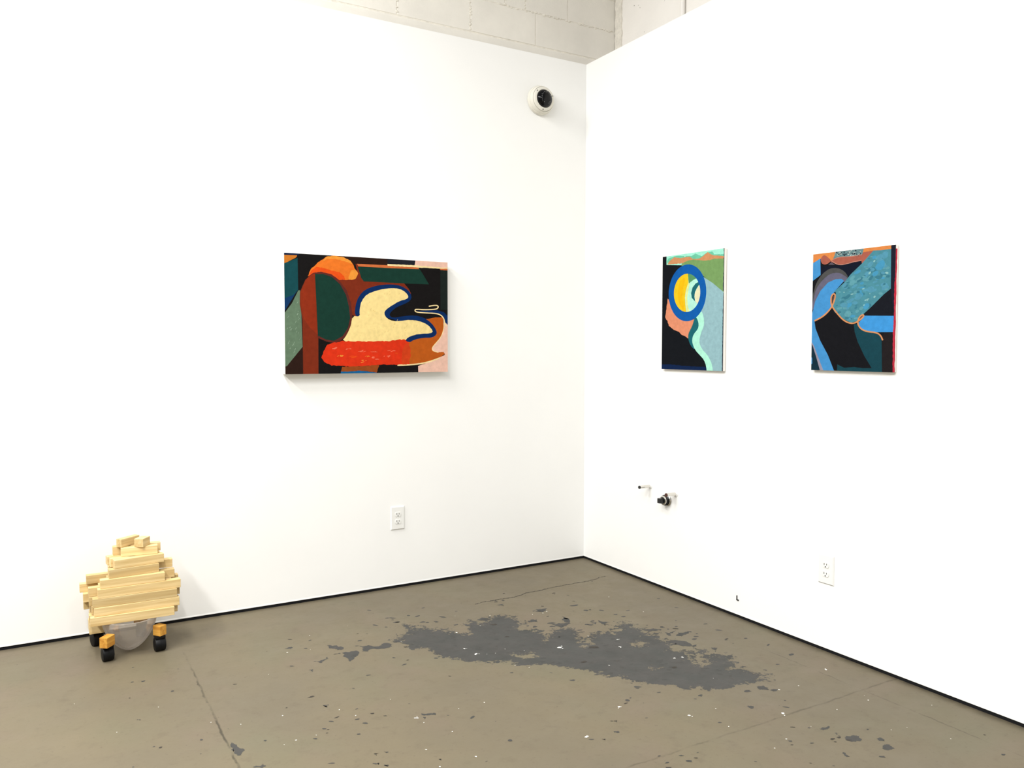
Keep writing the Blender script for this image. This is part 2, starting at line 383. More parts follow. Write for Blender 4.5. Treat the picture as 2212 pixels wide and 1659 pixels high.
 ('cream', [(0.8613,0.2593), (0.8613,0.2533), (0.8658,0.2534), (0.8658,0.2594)]),
 ('cream', [(0.8613,0.2533), (0.8613,0.2455), (0.8658,0.2453), (0.8658,0.2534)]),
 ('cream', [(0.8613,0.2455), (0.8603,0.237), (0.8647,0.2364), (0.8658,0.2453)]),
 ('cream', [(0.8603,0.237), (0.8583,0.2277), (0.8627,0.2269), (0.8647,0.2364)]),
 ('cream', [(0.8583,0.2277), (0.8552,0.2177), (0.8596,0.2166), (0.8627,0.2269)]),
 ('cream', [(0.8552,0.2177), (0.8512,0.207), (0.8555,0.2056), (0.8596,0.2166)]),
 ('cream', [(0.8512,0.207), (0.8463,0.197), (0.8503,0.1952), (0.8555,0.2056)]),
 ('cream', [(0.8463,0.197), (0.8404,0.1876), (0.8442,0.1854), (0.8503,0.1952)]),
 ('cream', [(0.8404,0.1876), (0.8336,0.1787), (0.8372,0.1763), (0.8442,0.1854)]),
 ('cream', [(0.8336,0.1787), (0.8258,0.1705), (0.8292,0.1678), (0.8372,0.1763)]),
 ('cream', [(0.8258,0.1705), (0.8184,0.1627), (0.8218,0.1601), (0.8292,0.1678)]),
 ('cream', [(0.8184,0.1627), (0.8115,0.1555), (0.8149,0.1528), (0.8218,0.1601)]),
 ('cream', [(0.8115,0.1555), (0.8051,0.1488), (0.8085,0.1461), (0.8149,0.1528)]),
 ('cream', [(0.8051,0.1488), (0.7992,0.1426), (0.8027,0.1401), (0.8085,0.1461)]),
 ('cream', [(0.7992,0.1426), (0.7948,0.1366), (0.7987,0.1346), (0.8027,0.1401)]),
 ('cream', [(0.7948,0.1366), (0.7921,0.1309), (0.7964,0.1297), (0.7987,0.1346)]),
 ('cream', [(0.7921,0.1309), (0.7912,0.1253), (0.7957,0.1254), (0.7964,0.1297)]),
 ('cream', [(0.7912,0.1253), (0.7922,0.1201), (0.7964,0.1216), (0.7957,0.1254)]),
 ('cream', [(0.7922,0.1201), (0.7955,0.1156), (0.7987,0.1184), (0.7964,0.1216)]),
 ('cream', [(0.7955,0.1156), (0.8008,0.112), (0.803,0.1156), (0.7987,0.1184)]),
 ('cream', [(0.8008,0.112), (0.808,0.1094), (0.8093,0.1133), (0.803,0.1156)]),
 ('cream', [(0.808,0.1094), (0.8168,0.1075), (0.8179,0.1115), (0.8093,0.1133)]),
 ('cream', [(0.8168,0.1075), (0.8234,0.1061), (0.8244,0.1101), (0.8179,0.1115)]),
 ('cream', [(0.8234,0.1061), (0.8278,0.1052), (0.8288,0.1092), (0.8244,0.1101)]),
 ('cream', [(0.8278,0.1052), (0.83,0.1047), (0.831,0.1087), (0.8288,0.1092)]),
 ('cobalt', [(0.3591,0.3085), (0.3608,0.3342), (0.366,0.359), (0.3747,0.3828), (0.3881,0.4042), (0.4063,0.4231), (0.4313,0.4382), (0.4633,0.4496), (0.4979,0.4577), (0.535,0.4624), (0.5689,0.4634), (0.5995,0.4604), (0.6256,0.453), (0.647,0.441), (0.6621,0.4279), (0.671,0.4138), (0.6733,0.4006), (0.6692,0.3882), (0.6587,0.3774), (0.6418,0.368), (0.6227,0.3592), (0.6013,0.3509), (0.5823,0.3405), (0.5658,0.328), (0.5546,0.3167), (0.5487,0.3067), (0.551,0.2982), (0.5615,0.2912), (0.5821,0.2905), (0.6129,0.2962), (0.6439,0.3005), (0.6752,0.3034), (0.7042,0.3021), (0.731,0.2966), (0.7554,0.287), (0.7775,0.2733), (0.796,0.2569), (0.8109,0.2379), (0.819,0.2221), (0.8202,0.2097), (0.8139,0.1991), (0.8002,0.1903), (0.7797,0.1857), (0.7526,0.185), (0.7268,0.1824), (0.7024,0.1777), (0.6818,0.1709), (0.6649,0.1619), (0.6492,0.1635), (0.6349,0.1756), (0.6208,0.2049), (0.6067,0.2512), (0.5761,0.2793), (0.5293,0.2894), (0.5062,0.3042), (0.5063,0.3238), (0.5297,0.3517), (0.5767,0.3881), (0.5768,0.4101), (0.5301,0.4172), (0.4791,0.4046), (0.4241,0.3725), (0.3944,0.3405), (0.3897,0.3081), (0.38,0.2928), (0.3654,0.2947)]),
 ('ivory', [(0.2946,0.1728), (0.3024,0.1799), (0.308,0.1888), (0.3144,0.1982), (0.3204,0.2082), (0.3246,0.2161), (0.3281,0.2244), (0.3316,0.2319), (0.335,0.2402), (0.3374,0.248), (0.3399,0.2567), (0.3405,0.2645), (0.3428,0.274), (0.3438,0.2812), (0.3504,0.2873), (0.3561,0.2935), (0.3661,0.2925), (0.3766,0.292), (0.3856,0.2992), (0.3845,0.3086), (0.3843,0.3173), (0.3851,0.3279), (0.3864,0.3384), (0.3883,0.3462), (0.3902,0.3538), (0.3917,0.3618), (0.3978,0.3717), (0.4027,0.3821), (0.4109,0.3909), (0.418,0.4004), (0.4254,0.4045), (0.4336,0.4104), (0.4413,0.4151), (0.4506,0.4177), (0.4594,0.4217), (0.4695,0.4256), (0.479,0.4282), (0.49,0.4314), (0.4995,0.434), (0.5104,0.4367), (0.5212,0.4384), (0.5327,0.4401), (0.5433,0.442), (0.5523,0.443), (0.5625,0.4438), (0.5729,0.4444), (0.5812,0.4436), (0.5908,0.4436), (0.602,0.441), (0.6142,0.4386), (0.6237,0.4342), (0.6323,0.4298), (0.6384,0.4246), (0.6451,0.4192), (0.6535,0.4085), (0.6547,0.4), (0.6502,0.3936), (0.6356,0.3862), (0.6241,0.3836), (0.6121,0.3801), (0.6016,0.3751), (0.5912,0.3708), (0.5813,0.3646), (0.572,0.3588), (0.5625,0.3536), (0.5531,0.348), (0.5452,0.3419), (0.5362,0.3359), (0.5246,0.325), (0.5198,0.3146), (0.5212,0.3041), (0.5284,0.2917), (0.5354,0.2866), (0.5411,0.282), (0.5512,0.2774), (0.561,0.2743), (0.5723,0.2725), (0.5829,0.271), (0.5944,0.2724), (0.6063,0.2731), (0.6191,0.2741), (0.6313,0.2759), (0.642,0.2775), (0.6551,0.2792), (0.6668,0.2784), (0.6803,0.279), (0.6881,0.2775), (0.6981,0.2775), (0.7058,0.2758), (0.7153,0.2735), (0.7234,0.272), (0.7324,0.2691), (0.7408,0.2666), (0.7488,0.2637), (0.7559,0.2602), (0.7668,0.254), (0.7767,0.2474), (0.7834,0.2387), (0.7911,0.2315), (0.7965,0.2189), (0.7895,0.212), (0.7723,0.2088), (0.7604,0.2078), (0.7477,0.208), (0.7355,0.2066), (0.7231,0.2049), (0.7127,0.2041), (0.7012,0.203), (0.6907,0.1994), (0.6806,0.1971), (0.671,0.1939), (0.6608,0.19), (0.6472,0.182), (0.6396,0.1724), (0.6293,0.1707), (0.6211,0.1693), (0.6116,0.1682), (0.6018,0.166), (0.5932,0.1656), (0.583,0.1653), (0.5743,0.164), (0.5649,0.1632), (0.5554,0.1628), (0.5469,0.1619), (0.5368,0.1615), (0.5273,0.1613), (0.5184,0.1611), (0.5084,0.1604), (0.4993,0.1593), (0.4898,0.1592), (0.4803,0.1586), (0.47,0.1592), (0.4615,0.1584), (0.4533,0.1591), (0.4455,0.1584), (0.436,0.1585), (0.4281,0.1587), (0.4185,0.1579), (0.4109,0.1587), (0.4018,0.1586), (0.3934,0.1582), (0.3842,0.1586), (0.3751,0.1595), (0.3658,0.1593), (0.3568,0.1601), (0.3476,0.1601), (0.3399,0.1599), (0.3319,0.1611), (0.3239,0.1616), (0.3164,0.162), (0.308,0.163), (0.301,0.1679)]),
 ('straw', [(0.577,0.2515), (0.5813,0.2587), (0.5793,0.2597), (0.5751,0.2525)]),
 ('straw', [(0.436,0.4054), (0.4408,0.4101), (0.4396,0.4111), (0.4348,0.4065)]),
 ('straw', [(0.4567,0.3198), (0.4608,0.3278), (0.4593,0.3284), (0.4552,0.3204)]),
 ('straw', [(0.4416,0.3257), (0.4487,0.3352), (0.4471,0.3362), (0.4401,0.3267)]),
 ('straw', [(0.727,0.2198), (0.7318,0.2248), (0.7303,0.2261), (0.7255,0.221)]),
 ('straw', [(0.4426,0.3214), (0.4475,0.3272), (0.4464,0.3281), (0.4415,0.3222)]),
 ('straw', [(0.5375,0.2142), (0.5431,0.2202), (0.542,0.2211), (0.5364,0.2151)]),
 ('straw', [(0.433,0.2957), (0.4362,0.3026), (0.4347,0.3032), (0.4316,0.2963)]),
 ('straw', [(0.643,0.2432), (0.6493,0.2514), (0.6479,0.2523), (0.6417,0.2441)]),
 ('straw', [(0.5336,0.4067), (0.5375,0.4163), (0.5362,0.4167), (0.5322,0.4071)]),
 ('straw', [(0.5968,0.4074), (0.6,0.413), (0.5988,0.4136), (0.5956,0.408)]),
 ('straw', [(0.573,0.2518), (0.5771,0.2612), (0.5751,0.2619), (0.571,0.2526)]),
 ('straw', [(0.7009,0.2445), (0.7071,0.2539), (0.7054,0.2549), (0.6992,0.2454)]),
 ('straw', [(0.5003,0.2876), (0.504,0.293), (0.5023,0.294), (0.4986,0.2886)]),
 ('straw', [(0.7379,0.2345), (0.7432,0.2415), (0.742,0.2423), (0.7366,0.2353)]),
 ('straw', [(0.4237,0.3999), (0.4306,0.4078), (0.4296,0.4085), (0.4227,0.4007)]),
 ('straw', [(0.5209,0.4091), (0.5248,0.4174), (0.523,0.4181), (0.5192,0.4098)]),
 ('straw', [(0.619,0.1918), (0.6239,0.1967), (0.623,0.1975), (0.6181,0.1926)]),
 ('straw', [(0.3843,0.1892), (0.3895,0.1979), (0.3884,0.1985), (0.3832,0.1898)]),
 ('straw', [(0.4564,0.2536), (0.4633,0.2598), (0.4624,0.2607), (0.4555,0.2544)]),
 ('straw', [(0.6376,0.2198), (0.644,0.2262), (0.6425,0.2275), (0.6361,0.2211)]),
 ('straw', [(0.5221,0.2102), (0.5257,0.2192), (0.5237,0.2199), (0.5201,0.2108)]),
 ('straw', [(0.435,0.3605), (0.4415,0.3701), (0.4399,0.371), (0.4334,0.3615)]),
 ('straw', [(0.6972,0.2131), (0.7006,0.2188), (0.6987,0.2197), (0.6953,0.2141)]),
 ('straw', [(0.4648,0.3158), (0.4701,0.3208), (0.4686,0.3222), (0.4634,0.3172)]),
 ('straw', [(0.5702,0.2354), (0.5742,0.245), (0.5723,0.2456), (0.5683,0.2361)]),
 ('straw', [(0.49,0.1927), (0.496,0.2016), (0.495,0.2022), (0.4889,0.1933)]),
 ('straw', [(0.3738,0.2404), (0.3779,0.2475), (0.3768,0.248), (0.3727,0.241)]),
 ('straw', [(0.5474,0.4068), (0.5543,0.4137), (0.5535,0.4145), (0.5465,0.4076)]),
 ('straw', [(0.5904,0.2732), (0.5951,0.281), (0.5939,0.2816), (0.5893,0.2738)]),
 ('straw', [(0.4626,0.2283), (0.4661,0.2338), (0.4649,0.2345), (0.4614,0.229)]),
 ('straw', [(0.5479,0.4218), (0.5509,0.4287), (0.5496,0.4291), (0.5466,0.4222)]),
 ('straw', [(0.631,0.2312), (0.6367,0.2394), (0.6353,0.2403), (0.6296,0.232)]),
 ('straw', [(0.5028,0.2771), (0.5062,0.2827), (0.5044,0.2836), (0.501,0.278)]),
 ('straw', [(0.4585,0.3208), (0.4655,0.3267), (0.4647,0.3277), (0.4576,0.3217)]),
 ('straw', [(0.603,0.4135), (0.6079,0.4181), (0.6068,0.419), (0.602,0.4144)]),
 ('cream', [(0.7746,0.3523), (0.7771,0.3527), (0.7761,0.3585), (0.7737,0.3581)]),
 ('cream', [(0.7771,0.3527), (0.782,0.3535), (0.7811,0.3593), (0.7761,0.3585)]),
 ('cream', [(0.782,0.3535), (0.7894,0.3548), (0.7885,0.3605), (0.7811,0.3593)]),
 ('cream', [(0.7894,0.3548), (0.7993,0.3564), (0.7985,0.3622), (0.7885,0.3605)]),
 ('cream', [(0.7993,0.3564), (0.8075,0.3574), (0.807,0.3632), (0.7985,0.3622)]),
 ('cream', [(0.8075,0.3574), (0.8141,0.3578), (0.8141,0.3637), (0.807,0.3632)]),
 ('cream', [(0.8141,0.3578), (0.819,0.3577), (0.8198,0.3636), (0.8141,0.3637)]),
 ('cream', [(0.819,0.3577), (0.8221,0.3572), (0.8242,0.3628), (0.8198,0.3636)]),
 ('cream', [(0.8221,0.3572), (0.8242,0.3563), (0.8278,0.3613), (0.8242,0.3628)]),
 ('cream', [(0.8242,0.3563), (0.8254,0.3554), (0.8306,0.359), (0.8278,0.3613)]),
 ('cream', [(0.8254,0.3554), (0.826,0.3542), (0.8322,0.3559), (0.8306,0.359)]),
 ('cream', [(0.826,0.3542), (0.8261,0.3526), (0.8326,0.3523), (0.8322,0.3559)]),
 ('cream', [(0.8261,0.3526), (0.8257,0.351), (0.8317,0.3489), (0.8326,0.3523)]),
 ('cream', [(0.8257,0.351), (0.8245,0.3492), (0.8297,0.3457), (0.8317,0.3489)]),
 ('cream', [(0.8245,0.3492), (0.8225,0.3472), (0.8268,0.3429), (0.8297,0.3457)]),
 ('cream', [(0.8225,0.3472), (0.82,0.3454), (0.8225,0.34), (0.8268,0.3429)]),
 ('cream', [(0.82,0.3454), (0.8136,0.3435), (0.8148,0.3378), (0.8225,0.34)]),
 ('cream', [(0.8136,0.3435), (0.8032,0.3419), (0.8038,0.3361), (0.8148,0.3378)]),
 ('cream', [(0.8032,0.3419), (0.789,0.3406), (0.7894,0.3347), (0.8038,0.3361)]),
 ('cream', [(0.789,0.3406), (0.7712,0.3396), (0.7714,0.3337), (0.7894,0.3347)]),
 ('cream', [(0.7712,0.3396), (0.755,0.339), (0.755,0.3331), (0.7714,0.3337)]),
 ('cream', [(0.755,0.339), (0.7404,0.3388), (0.7402,0.3329), (0.755,0.3331)]),
 ('cream', [(0.7404,0.3388), (0.7274,0.339), (0.7269,0.3332), (0.7402,0.3329)]),
 ('cream', [(0.7274,0.339), (0.7158,0.3396), (0.7154,0.3338), (0.7269,0.3332)]),
 ('cream', [(0.7158,0.3396), (0.7065,0.3396), (0.7065,0.3338), (0.7154,0.3338)]),
 ('cream', [(0.7065,0.3396), (0.6996,0.3392), (0.7003,0.3334), (0.7065,0.3338)]),
 ('cream', [(0.6996,0.3392), (0.6946,0.3379), (0.6972,0.3327), (0.7003,0.3334)]),
 ('cream', [(0.6946,0.3379), (0.6917,0.3354), (0.6969,0.3323), (0.6972,0.3327)]),
 ('cream', [(0.6917,0.3354), (0.6904,0.3326), (0.6966,0.3316), (0.6969,0.3323)]),
 ('cream', [(0.6904,0.3326), (0.6904,0.3296), (0.6966,0.3308), (0.6966,0.3316)]),
 ('cream', [(0.6904,0.3296), (0.6914,0.3267), (0.6972,0.3293), (0.6966,0.3308)]),
 ('cream', [(0.6914,0.3267), (0.6938,0.3234), (0.6979,0.3278), (0.6972,0.3293)]),
 ('cream', [(0.6938,0.3234), (0.6987,0.3209), (0.7011,0.3263), (0.6979,0.3278)]),
 ('cream', [(0.6987,0.3209), (0.7058,0.3192), (0.7071,0.3249), (0.7011,0.3263)]),
 ('cream', [(0.7058,0.3192), (0.7151,0.318), (0.7159,0.3237), (0.7071,0.3249)]),
 ('cream', [(0.7151,0.318), (0.7268,0.3172), (0.7274,0.323), (0.7159,0.3237)]),
 ('cream', [(0.7268,0.3172), (0.7401,0.3166), (0.7406,0.3224), (0.7274,0.323)]),
 ('cream', [(0.7401,0.3166), (0.7552,0.3161), (0.7556,0.3219), (0.7406,0.3224)]),
 ('cream', [(0.7552,0.3161), (0.772,0.3157), (0.7723,0.3215), (0.7556,0.3219)]),
 ('cream', [(0.772,0.3157), (0.7905,0.3154), (0.7909,0.3213), (0.7723,0.3215)]),
 ('cream', [(0.7905,0.3154), (0.8061,0.3146), (0.8068,0.3205), (0.7909,0.3213)]),
 ('cream', [(0.8061,0.3146), (0.819,0.3133), (0.8201,0.3191), (0.8068,0.3205)]),
 ('cream', [(0.819,0.3133), (0.8289,0.3115), (0.8308,0.3172), (0.8201,0.3191)]),
 ('cream', [(0.8289,0.3115), (0.836,0.3092), (0.8387,0.3146), (0.8308,0.3172)]),
 ('cream', [(0.836,0.3092), (0.8422,0.3063), (0.8457,0.3113), (0.8387,0.3146)]),
 ('cream', [(0.8422,0.3063), (0.8476,0.3028), (0.8519,0.3073), (0.8457,0.3113)]),
 ('cream', [(0.8476,0.3028), (0.8521,0.2987), (0.8571,0.3026), (0.8519,0.3073)]),
 ('cream', [(0.8521,0.2987), (0.8559,0.294), (0.8614,0.2973), (0.8571,0.3026)]),
 ('cream', [(0.8559,0.294), (0.8589,0.2891), (0.8648,0.2918), (0.8614,0.2973)]),
 ('cream', [(0.8589,0.2891), (0.8613,0.2841), (0.8675,0.2861), (0.8648,0.2918)]),
 ('cream', [(0.8613,0.2841), (0.8629,0.2789), (0.8693,0.2803), (0.8675,0.2861)]),
 ('cream', [(0.8629,0.2789), (0.8639,0.2733), (0.8704,0.2745), (0.8693,0.2803)]),
 ('cream', [(0.8639,0.2733), (0.8653,0.2679), (0.8716,0.2695), (0.8704,0.2745)]),
 ('cream', [(0.8653,0.2679), (0.867,0.2628), (0.8732,0.2649), (0.8716,0.2695)]),
 ('cream', [(0.867,0.2628), (0.869,0.2582), (0.875,0.2608), (0.8732,0.2649)]),
 ('cream', [(0.869,0.2582), (0.8714,0.2541), (0.8772,0.2569), (0.875,0.2608)]),
 ('cream', [(0.8714,0.2541), (0.8731,0.2512), (0.8789,0.254), (0.8772,0.2569)]),
 ('cream', [(0.8731,0.2512), (0.8742,0.2492), (0.88,0.252), (0.8789,0.254)]),
 ('cream', [(0.8742,0.2492), (0.8748,0.2482), (0.8806,0.251), (0.88,0.252)]),
 ('maroon', [(0.1213,0.4879), (0.1489,0.507), (0.1787,0.5126), (0.2302,0.5054), (0.2778,0.4718), (0.3169,0.4225), (0.3386,0.3593), (0.3461,0.2911), (0.3355,0.2438), (0.3106,0.1901), (0.2796,0.1643), (0.2488,0.1544), (0.2098,0.1618), (0.1649,0.1805), (0.1608,0.1993), (0.1928,0.1828), (0.1529,0.4747)]),
 ('rustlight', [(0.1213,0.485), (0.1489,0.5016), (0.1531,0.4976), (0.1567,0.3498), (0.1608,0.1993), (0.1251,0.2324), (0.096,0.2735), (0.08,0.3394), (0.0807,0.4055), (0.1043,0.4643)]),
 ('pine', [(0.1531,0.4989), (0.1957,0.5009), (0.2387,0.489), (0.282,0.4529), (0.3123,0.401), (0.3274,0.3419), (0.3336,0.2823), (0.3221,0.2329), (0.293,0.19), (0.2468,0.1654), (0.2056,0.1724), (0.165,0.1918)]),
 ('tangerine', [(0.116,0.4851), (0.1206,0.4921), (0.1227,0.4988), (0.1248,0.5082), (0.1285,0.5129), (0.132,0.5218), (0.1375,0.5287), (0.1449,0.5329), (0.1509,0.5389), (0.1583,0.5452), (0.1648,0.554), (0.1708,0.5595), (0.178,0.5627), (0.1834,0.5686), (0.1926,0.5726), (0.2008,0.5788), (0.206,0.5845), (0.2125,0.5888), (0.224,0.5908), (0.2323,0.5908), (0.2381,0.5944), (0.2501,0.5959), (0.2587,0.5961), (0.2641,0.5923), (0.2748,0.594), (0.283,0.5927), (0.2917,0.5918), (0.301,0.5897), (0.3081,0.5879), (0.3148,0.5839), (0.3236,0.5823), (0.3291,0.5782), (0.3374,0.5752), (0.3432,0.5677), (0.351,0.5571), (0.3555,0.5497), (0.358,0.5381), (0.3631,0.5328), (0.3672,0.5254), (0.3729,0.52), (0.3785,0.5112), (0.3725,0.5016), (0.3691,0.4941), (0.3657,0.4854), (0.3538,0.4808), (0.3428,0.4772), (0.3362,0.479), (0.3285,0.4787), (0.3201,0.4762), (0.312,0.4753), (0.3028,0.4761), (0.295,0.4765), (0.2851,0.4758), (0.2769,0.4746), (0.2722,0.4794), (0.2635,0.4842), (0.2581,0.4901), (0.2518,0.492), (0.2451,0.4963), (0.2402,0.5025), (0.2292,0.5047), (0.2199,0.5056), (0.2123,0.5072), (0.2054,0.509), (0.1952,0.5109), (0.1875,0.5127), (0.1788,0.5114), (0.1715,0.5096), (0.1613,0.5072), (0.1537,0.5066), (0.145,0.5045), (0.1381,0.4999), (0.1292,0.4927), (0.1225,0.4903)]),
 ('flame', [(0.1198,0.4862), (0.1233,0.4932), (0.1276,0.5002), (0.1304,0.5071), (0.1342,0.5143), (0.141,0.5208), (0.1485,0.5251), (0.1562,0.5315), (0.1623,0.535), (0.1705,0.5345), (0.1801,0.5322), (0.1866,0.5328), (0.1957,0.5312), (0.2033,0.5295), (0.213,0.5265), (0.2218,0.5252), (0.2298,0.5225), (0.2394,0.5194), (0.2464,0.5196), (0.2558,0.5181), (0.2612,0.5166), (0.2709,0.5147), (0.2775,0.5145), (0.285,0.5103), (0.2922,0.504), (0.2973,0.5001), (0.3045,0.4936), (0.3055,0.4864), (0.3098,0.4763), (0.2981,0.477), (0.2873,0.4749), (0.2783,0.4744), (0.2708,0.4786), (0.265,0.4838), (0.2574,0.4894), (0.2506,0.4917), (0.2459,0.4984), (0.2387,0.5006), (0.2313,0.5026), (0.2207,0.5048), (0.2118,0.5065), (0.2035,0.5078), (0.1961,0.5087), (0.1881,0.5113), (0.1778,0.5127), (0.1708,0.5092), (0.1604,0.5087), (0.1522,0.5056), (0.1439,0.5042), (0.1351,0.4973), (0.1279,0.492)]),
 ('amber', [(0.2138,0.589), (0.2214,0.5909), (0.2305,0.5913), (0.239,0.5928), (0.2494,0.5969), (0.2562,0.5944), (0.2653,0.595), (0.2748,0.5921), (0.2824,0.591), (0.291,0.5924), (0.3018,0.5907), (0.3067,0.588), (0.3138,0.5846), (0.3226,0.5814), (0.3301,0.5783), (0.3365,0.5748), (0.344,0.5655), (0.3481,0.5589), (0.3414,0.5606), (0.3336,0.5621), (0.3261,0.5661), (0.3167,0.5673), (0.3081,0.5705), (0.3011,0.5714), (0.2907,0.5727), (0.2841,0.576), (0.2734,0.5767), (0.2668,0.5783), (0.2564,0.5794), (0.2494,0.5786), (0.2422,0.5796), (0.2334,0.579), (0.2254,0.5771), (0.2167,0.5787), (0.2103,0.5737), (0.2029,0.569), (0.1941,0.5657), (0.1889,0.5623), (0.195,0.5676), (0.2011,0.5762), (0.207,0.5819)]),
 ('amber', [(0.3447,0.4784), (0.3549,0.4806), (0.3651,0.4855), (0.3698,0.4952), (0.3747,0.5044), (0.3772,0.5127), (0.3748,0.5181), (0.3695,0.5256), (0.3638,0.5298), (0.3569,0.5297), (0.3481,0.5282), (0.3391,0.5249), (0.3368,0.5172), (0.3333,0.5069), (0.3305,0.4988), (0.3262,0.4915), (0.3285,0.4781)]),
 ('red', [(0.182,0.081), (0.1849,0.0919), (0.1898,0.0985), (0.1917,0.108), (0.1944,0.1163), (0.2,0.122), (0.2034,0.1312), (0.2089,0.1416), (0.214,0.147), (0.2224,0.1482), (0.2307,0.1524), (0.2399,0.1556), (0.2492,0.1591), (0.259,0.1571), (0.2657,0.1591), (0.2764,0.1608), (0.2846,0.1649), (0.2932,0.1674), (0.3018,0.1641), (0.309,0.1636), (0.3147,0.1633), (0.3244,0.167), (0.3307,0.1643), (0.3425,0.1634), (0.3475,0.1632), (0.3555,0.1631), (0.3631,0.1632), (0.3708,0.166), (0.3821,0.1658), (0.3873,0.1651), (0.3966,0.1636), (0.4076,0.1644), (0.4138,0.1634), (0.4208,0.1619), (0.4293,0.1655), (0.4391,0.1651), (0.4468,0.165), (0.4566,0.1635), (0.4638,0.1641), (0.4755,0.1656), (0.4819,0.1667), (0.4905,0.1662), (0.501,0.166), (0.5075,0.1676), (0.5191,0.1646), (0.5235,0.167), (0.5322,0.1665), (0.5442,0.165), (0.5514,0.1661), (0.5627,0.1708), (0.5697,0.1711), (0.5785,0.1698), (0.5915,0.1736), (0.6012,0.1756), (0.6064,0.1768), (0.6147,0.1727), (0.624,0.1762), (0.6329,0.1758), (0.6397,0.1697), (0.6495,0.1618), (0.6577,0.1584), (0.6578,0.1481), (0.6582,0.1426), (0.6581,0.1343), (0.6554,0.1241), (0.6565,0.1156), (0.6568,0.1103), (0.6555,0.0989), (0.6586,0.0943), (0.6595,0.0821), (0.6566,0.0764), (0.6587,0.0675), (0.6575,0.0591), (0.6585,0.0527), (0.6605,0.043), (0.6511,0.0455), (0.6415,0.0452), (0.6323,0.0442), (0.6247,0.0411), (0.6144,0.0447), (0.605,0.0444), (0.5961,0.0416), (0.5905,0.0403), (0.5804,0.0406), (0.5725,0.0432), (0.5638,0.0418), (0.5536,0.0427), (0.5486,0.0417), (0.5387,0.0418), (0.5299,0.0411), (0.523,0.0433), (0.5139,0.0448), (0.503,0.0426), (0.4941,0.0418), (0.4877,0.0428), (0.4773,0.0407), (0.4716,0.0403), (0.4636,0.0405), (0.4559,0.039), (0.4439,0.0401), (0.4391,0.0381), (0.4313,0.0393), (0.419,0.0387), (0.4132,0.0362), (0.4045,0.0375), (0.3943,0.0345), (0.3878,0.0356), (0.3762,0.0372), (0.3707,0.0356), (0.361,0.0339), (0.3552,0.0345), (0.3426,0.0345), (0.3352,0.0347), (0.3276,0.0342), (0.3193,0.0368), (0.3094,0.0349), (0.3042,0.038), (0.2918,0.0397), (0.2867,0.0392), (0.2787,0.0396), (0.2695,0.0408), (0.2585,0.0389), (0.2516,0.0418), (0.2427,0.0424), (0.2348,0.0403), (0.224,0.0471), (0.2194,0.0498), (0.2106,0.0512), (0.2019,0.0562), (0.1953,0.0611), (0.1916,0.0678), (0.1862,0.0746)]),
 ('redblend', [(0.6376,0.1513), (0.6514,0.1555), (0.6572,0.148), (0.6601,0.1421), (0.6647,0.1316), (0.6666,0.1242), (0.6676,0.113), (0.665,0.1036), (0.6691,0.0939), (0.6665,0.082), (0.6639,0.0759), (0.6599,0.068), (0.6604,0.056), (0.651,0.0522), (0.6434,0.0417), (0.6333,0.0424), (0.6179,0.0427), (0.6166,0.0525), (0.6149,0.0612), (0.6134,0.0678), (0.616,0.0769), (0.6176,0.0893), (0.6193,0.0961), (0.6173,0.107), (0.621,0.1145), (0.6223,0.1228), (0.626,0.1326), (0.6325,0.1426)]),
 ('salmon', [(0.2541,0.1292), (0.2526,0.1276), (0.2481,0.1257), (0.2428,0.1242), (0.2392,0.124), (0.2388,0.125), (0.242,0.1269), (0.2472,0.1287), (0.252,0.1296)]),
 ('salmon', [(0.2558,0.1262), (0.2536,0.1252), (0.2481,0.1248), (0.2419,0.1253), (0.2379,0.1264), (0.238,0.1277), (0.2421,0.1284), (0.2483,0.1284), (0.2537,0.1275)]),
 ('salmon', [(0.2608,0.1319), (0.2591,0.13), (0.254,0.1278), (0.2478,0.1263), (0.2436,0.1262), (0.2432,0.1275), (0.2468,0.1297), (0.2528,0.1317), (0.2583,0.1326)]),
 ('salmon', [(0.2653,0.1318), (0.2636,0.1298), (0.2583,0.1266), (0.2519,0.1238), (0.2474,0.1226), (0.2469,0.1236), (0.2506,0.1264), (0.2568,0.1296), (0.2626,0.1317)]),
 ('salmon', [(0.2642,0.1342), (0.263,0.1333), (0.2599,0.1328), (0.2564,0.1328), (0.254,0.1334), (0.254,0.1342), (0.2563,0.135), (0.2598,0.1352), (0.263,0.1349)]),
 ('salmon', [(0.3253,0.1266), (0.3235,0.1257), (0.3186,0.1245), (0.313,0.1237), (0.3092,0.1235), (0.3091,0.1242), (0.3127,0.1253), (0.3183,0.1263), (0.3233,0.1269)]),
 ('salmon', [(0.3346,0.1287), (0.334,0.1276), (0.3322,0.1269), (0.3301,0.1269), (0.3286,0.1275), (0.3285,0.1285), (0.3298,0.1294), (0.3319,0.1298), (0.3338,0.1295)]),
 ('salmon', [(0.3411,0.126), (0.3397,0.1251), (0.3361,0.1242), (0.3319,0.1238), (0.329,0.1241), (0.3289,0.1249), (0.3316,0.1258), (0.3358,0.1265), (0.3395,0.1266)]),
 ('salmon', [(0.3179,0.1264), (0.3173,0.1258), (0.3156,0.1254), (0.3137,0.1256), (0.3125,0.1261), (0.3125,0.1267), (0.3137,0.1272), (0.3156,0.1273), (0.3173,0.127)]),
 ('salmon', [(0.3239,0.1275), (0.3224,0.1259), (0.3178,0.1233), (0.3124,0.121), (0.3085,0.12), (0.3082,0.1208), (0.3114,0.123), (0.3167,0.1256), (0.3217,0.1274)]),
 ('salmon', [(0.4044,0.1198), (0.4031,0.1182), (0.3989,0.1158), (0.3939,0.1138), (0.3903,0.113), (0.3898,0.114), (0.3927,0.1161), (0.3976,0.1185), (0.4022,0.1199)]),
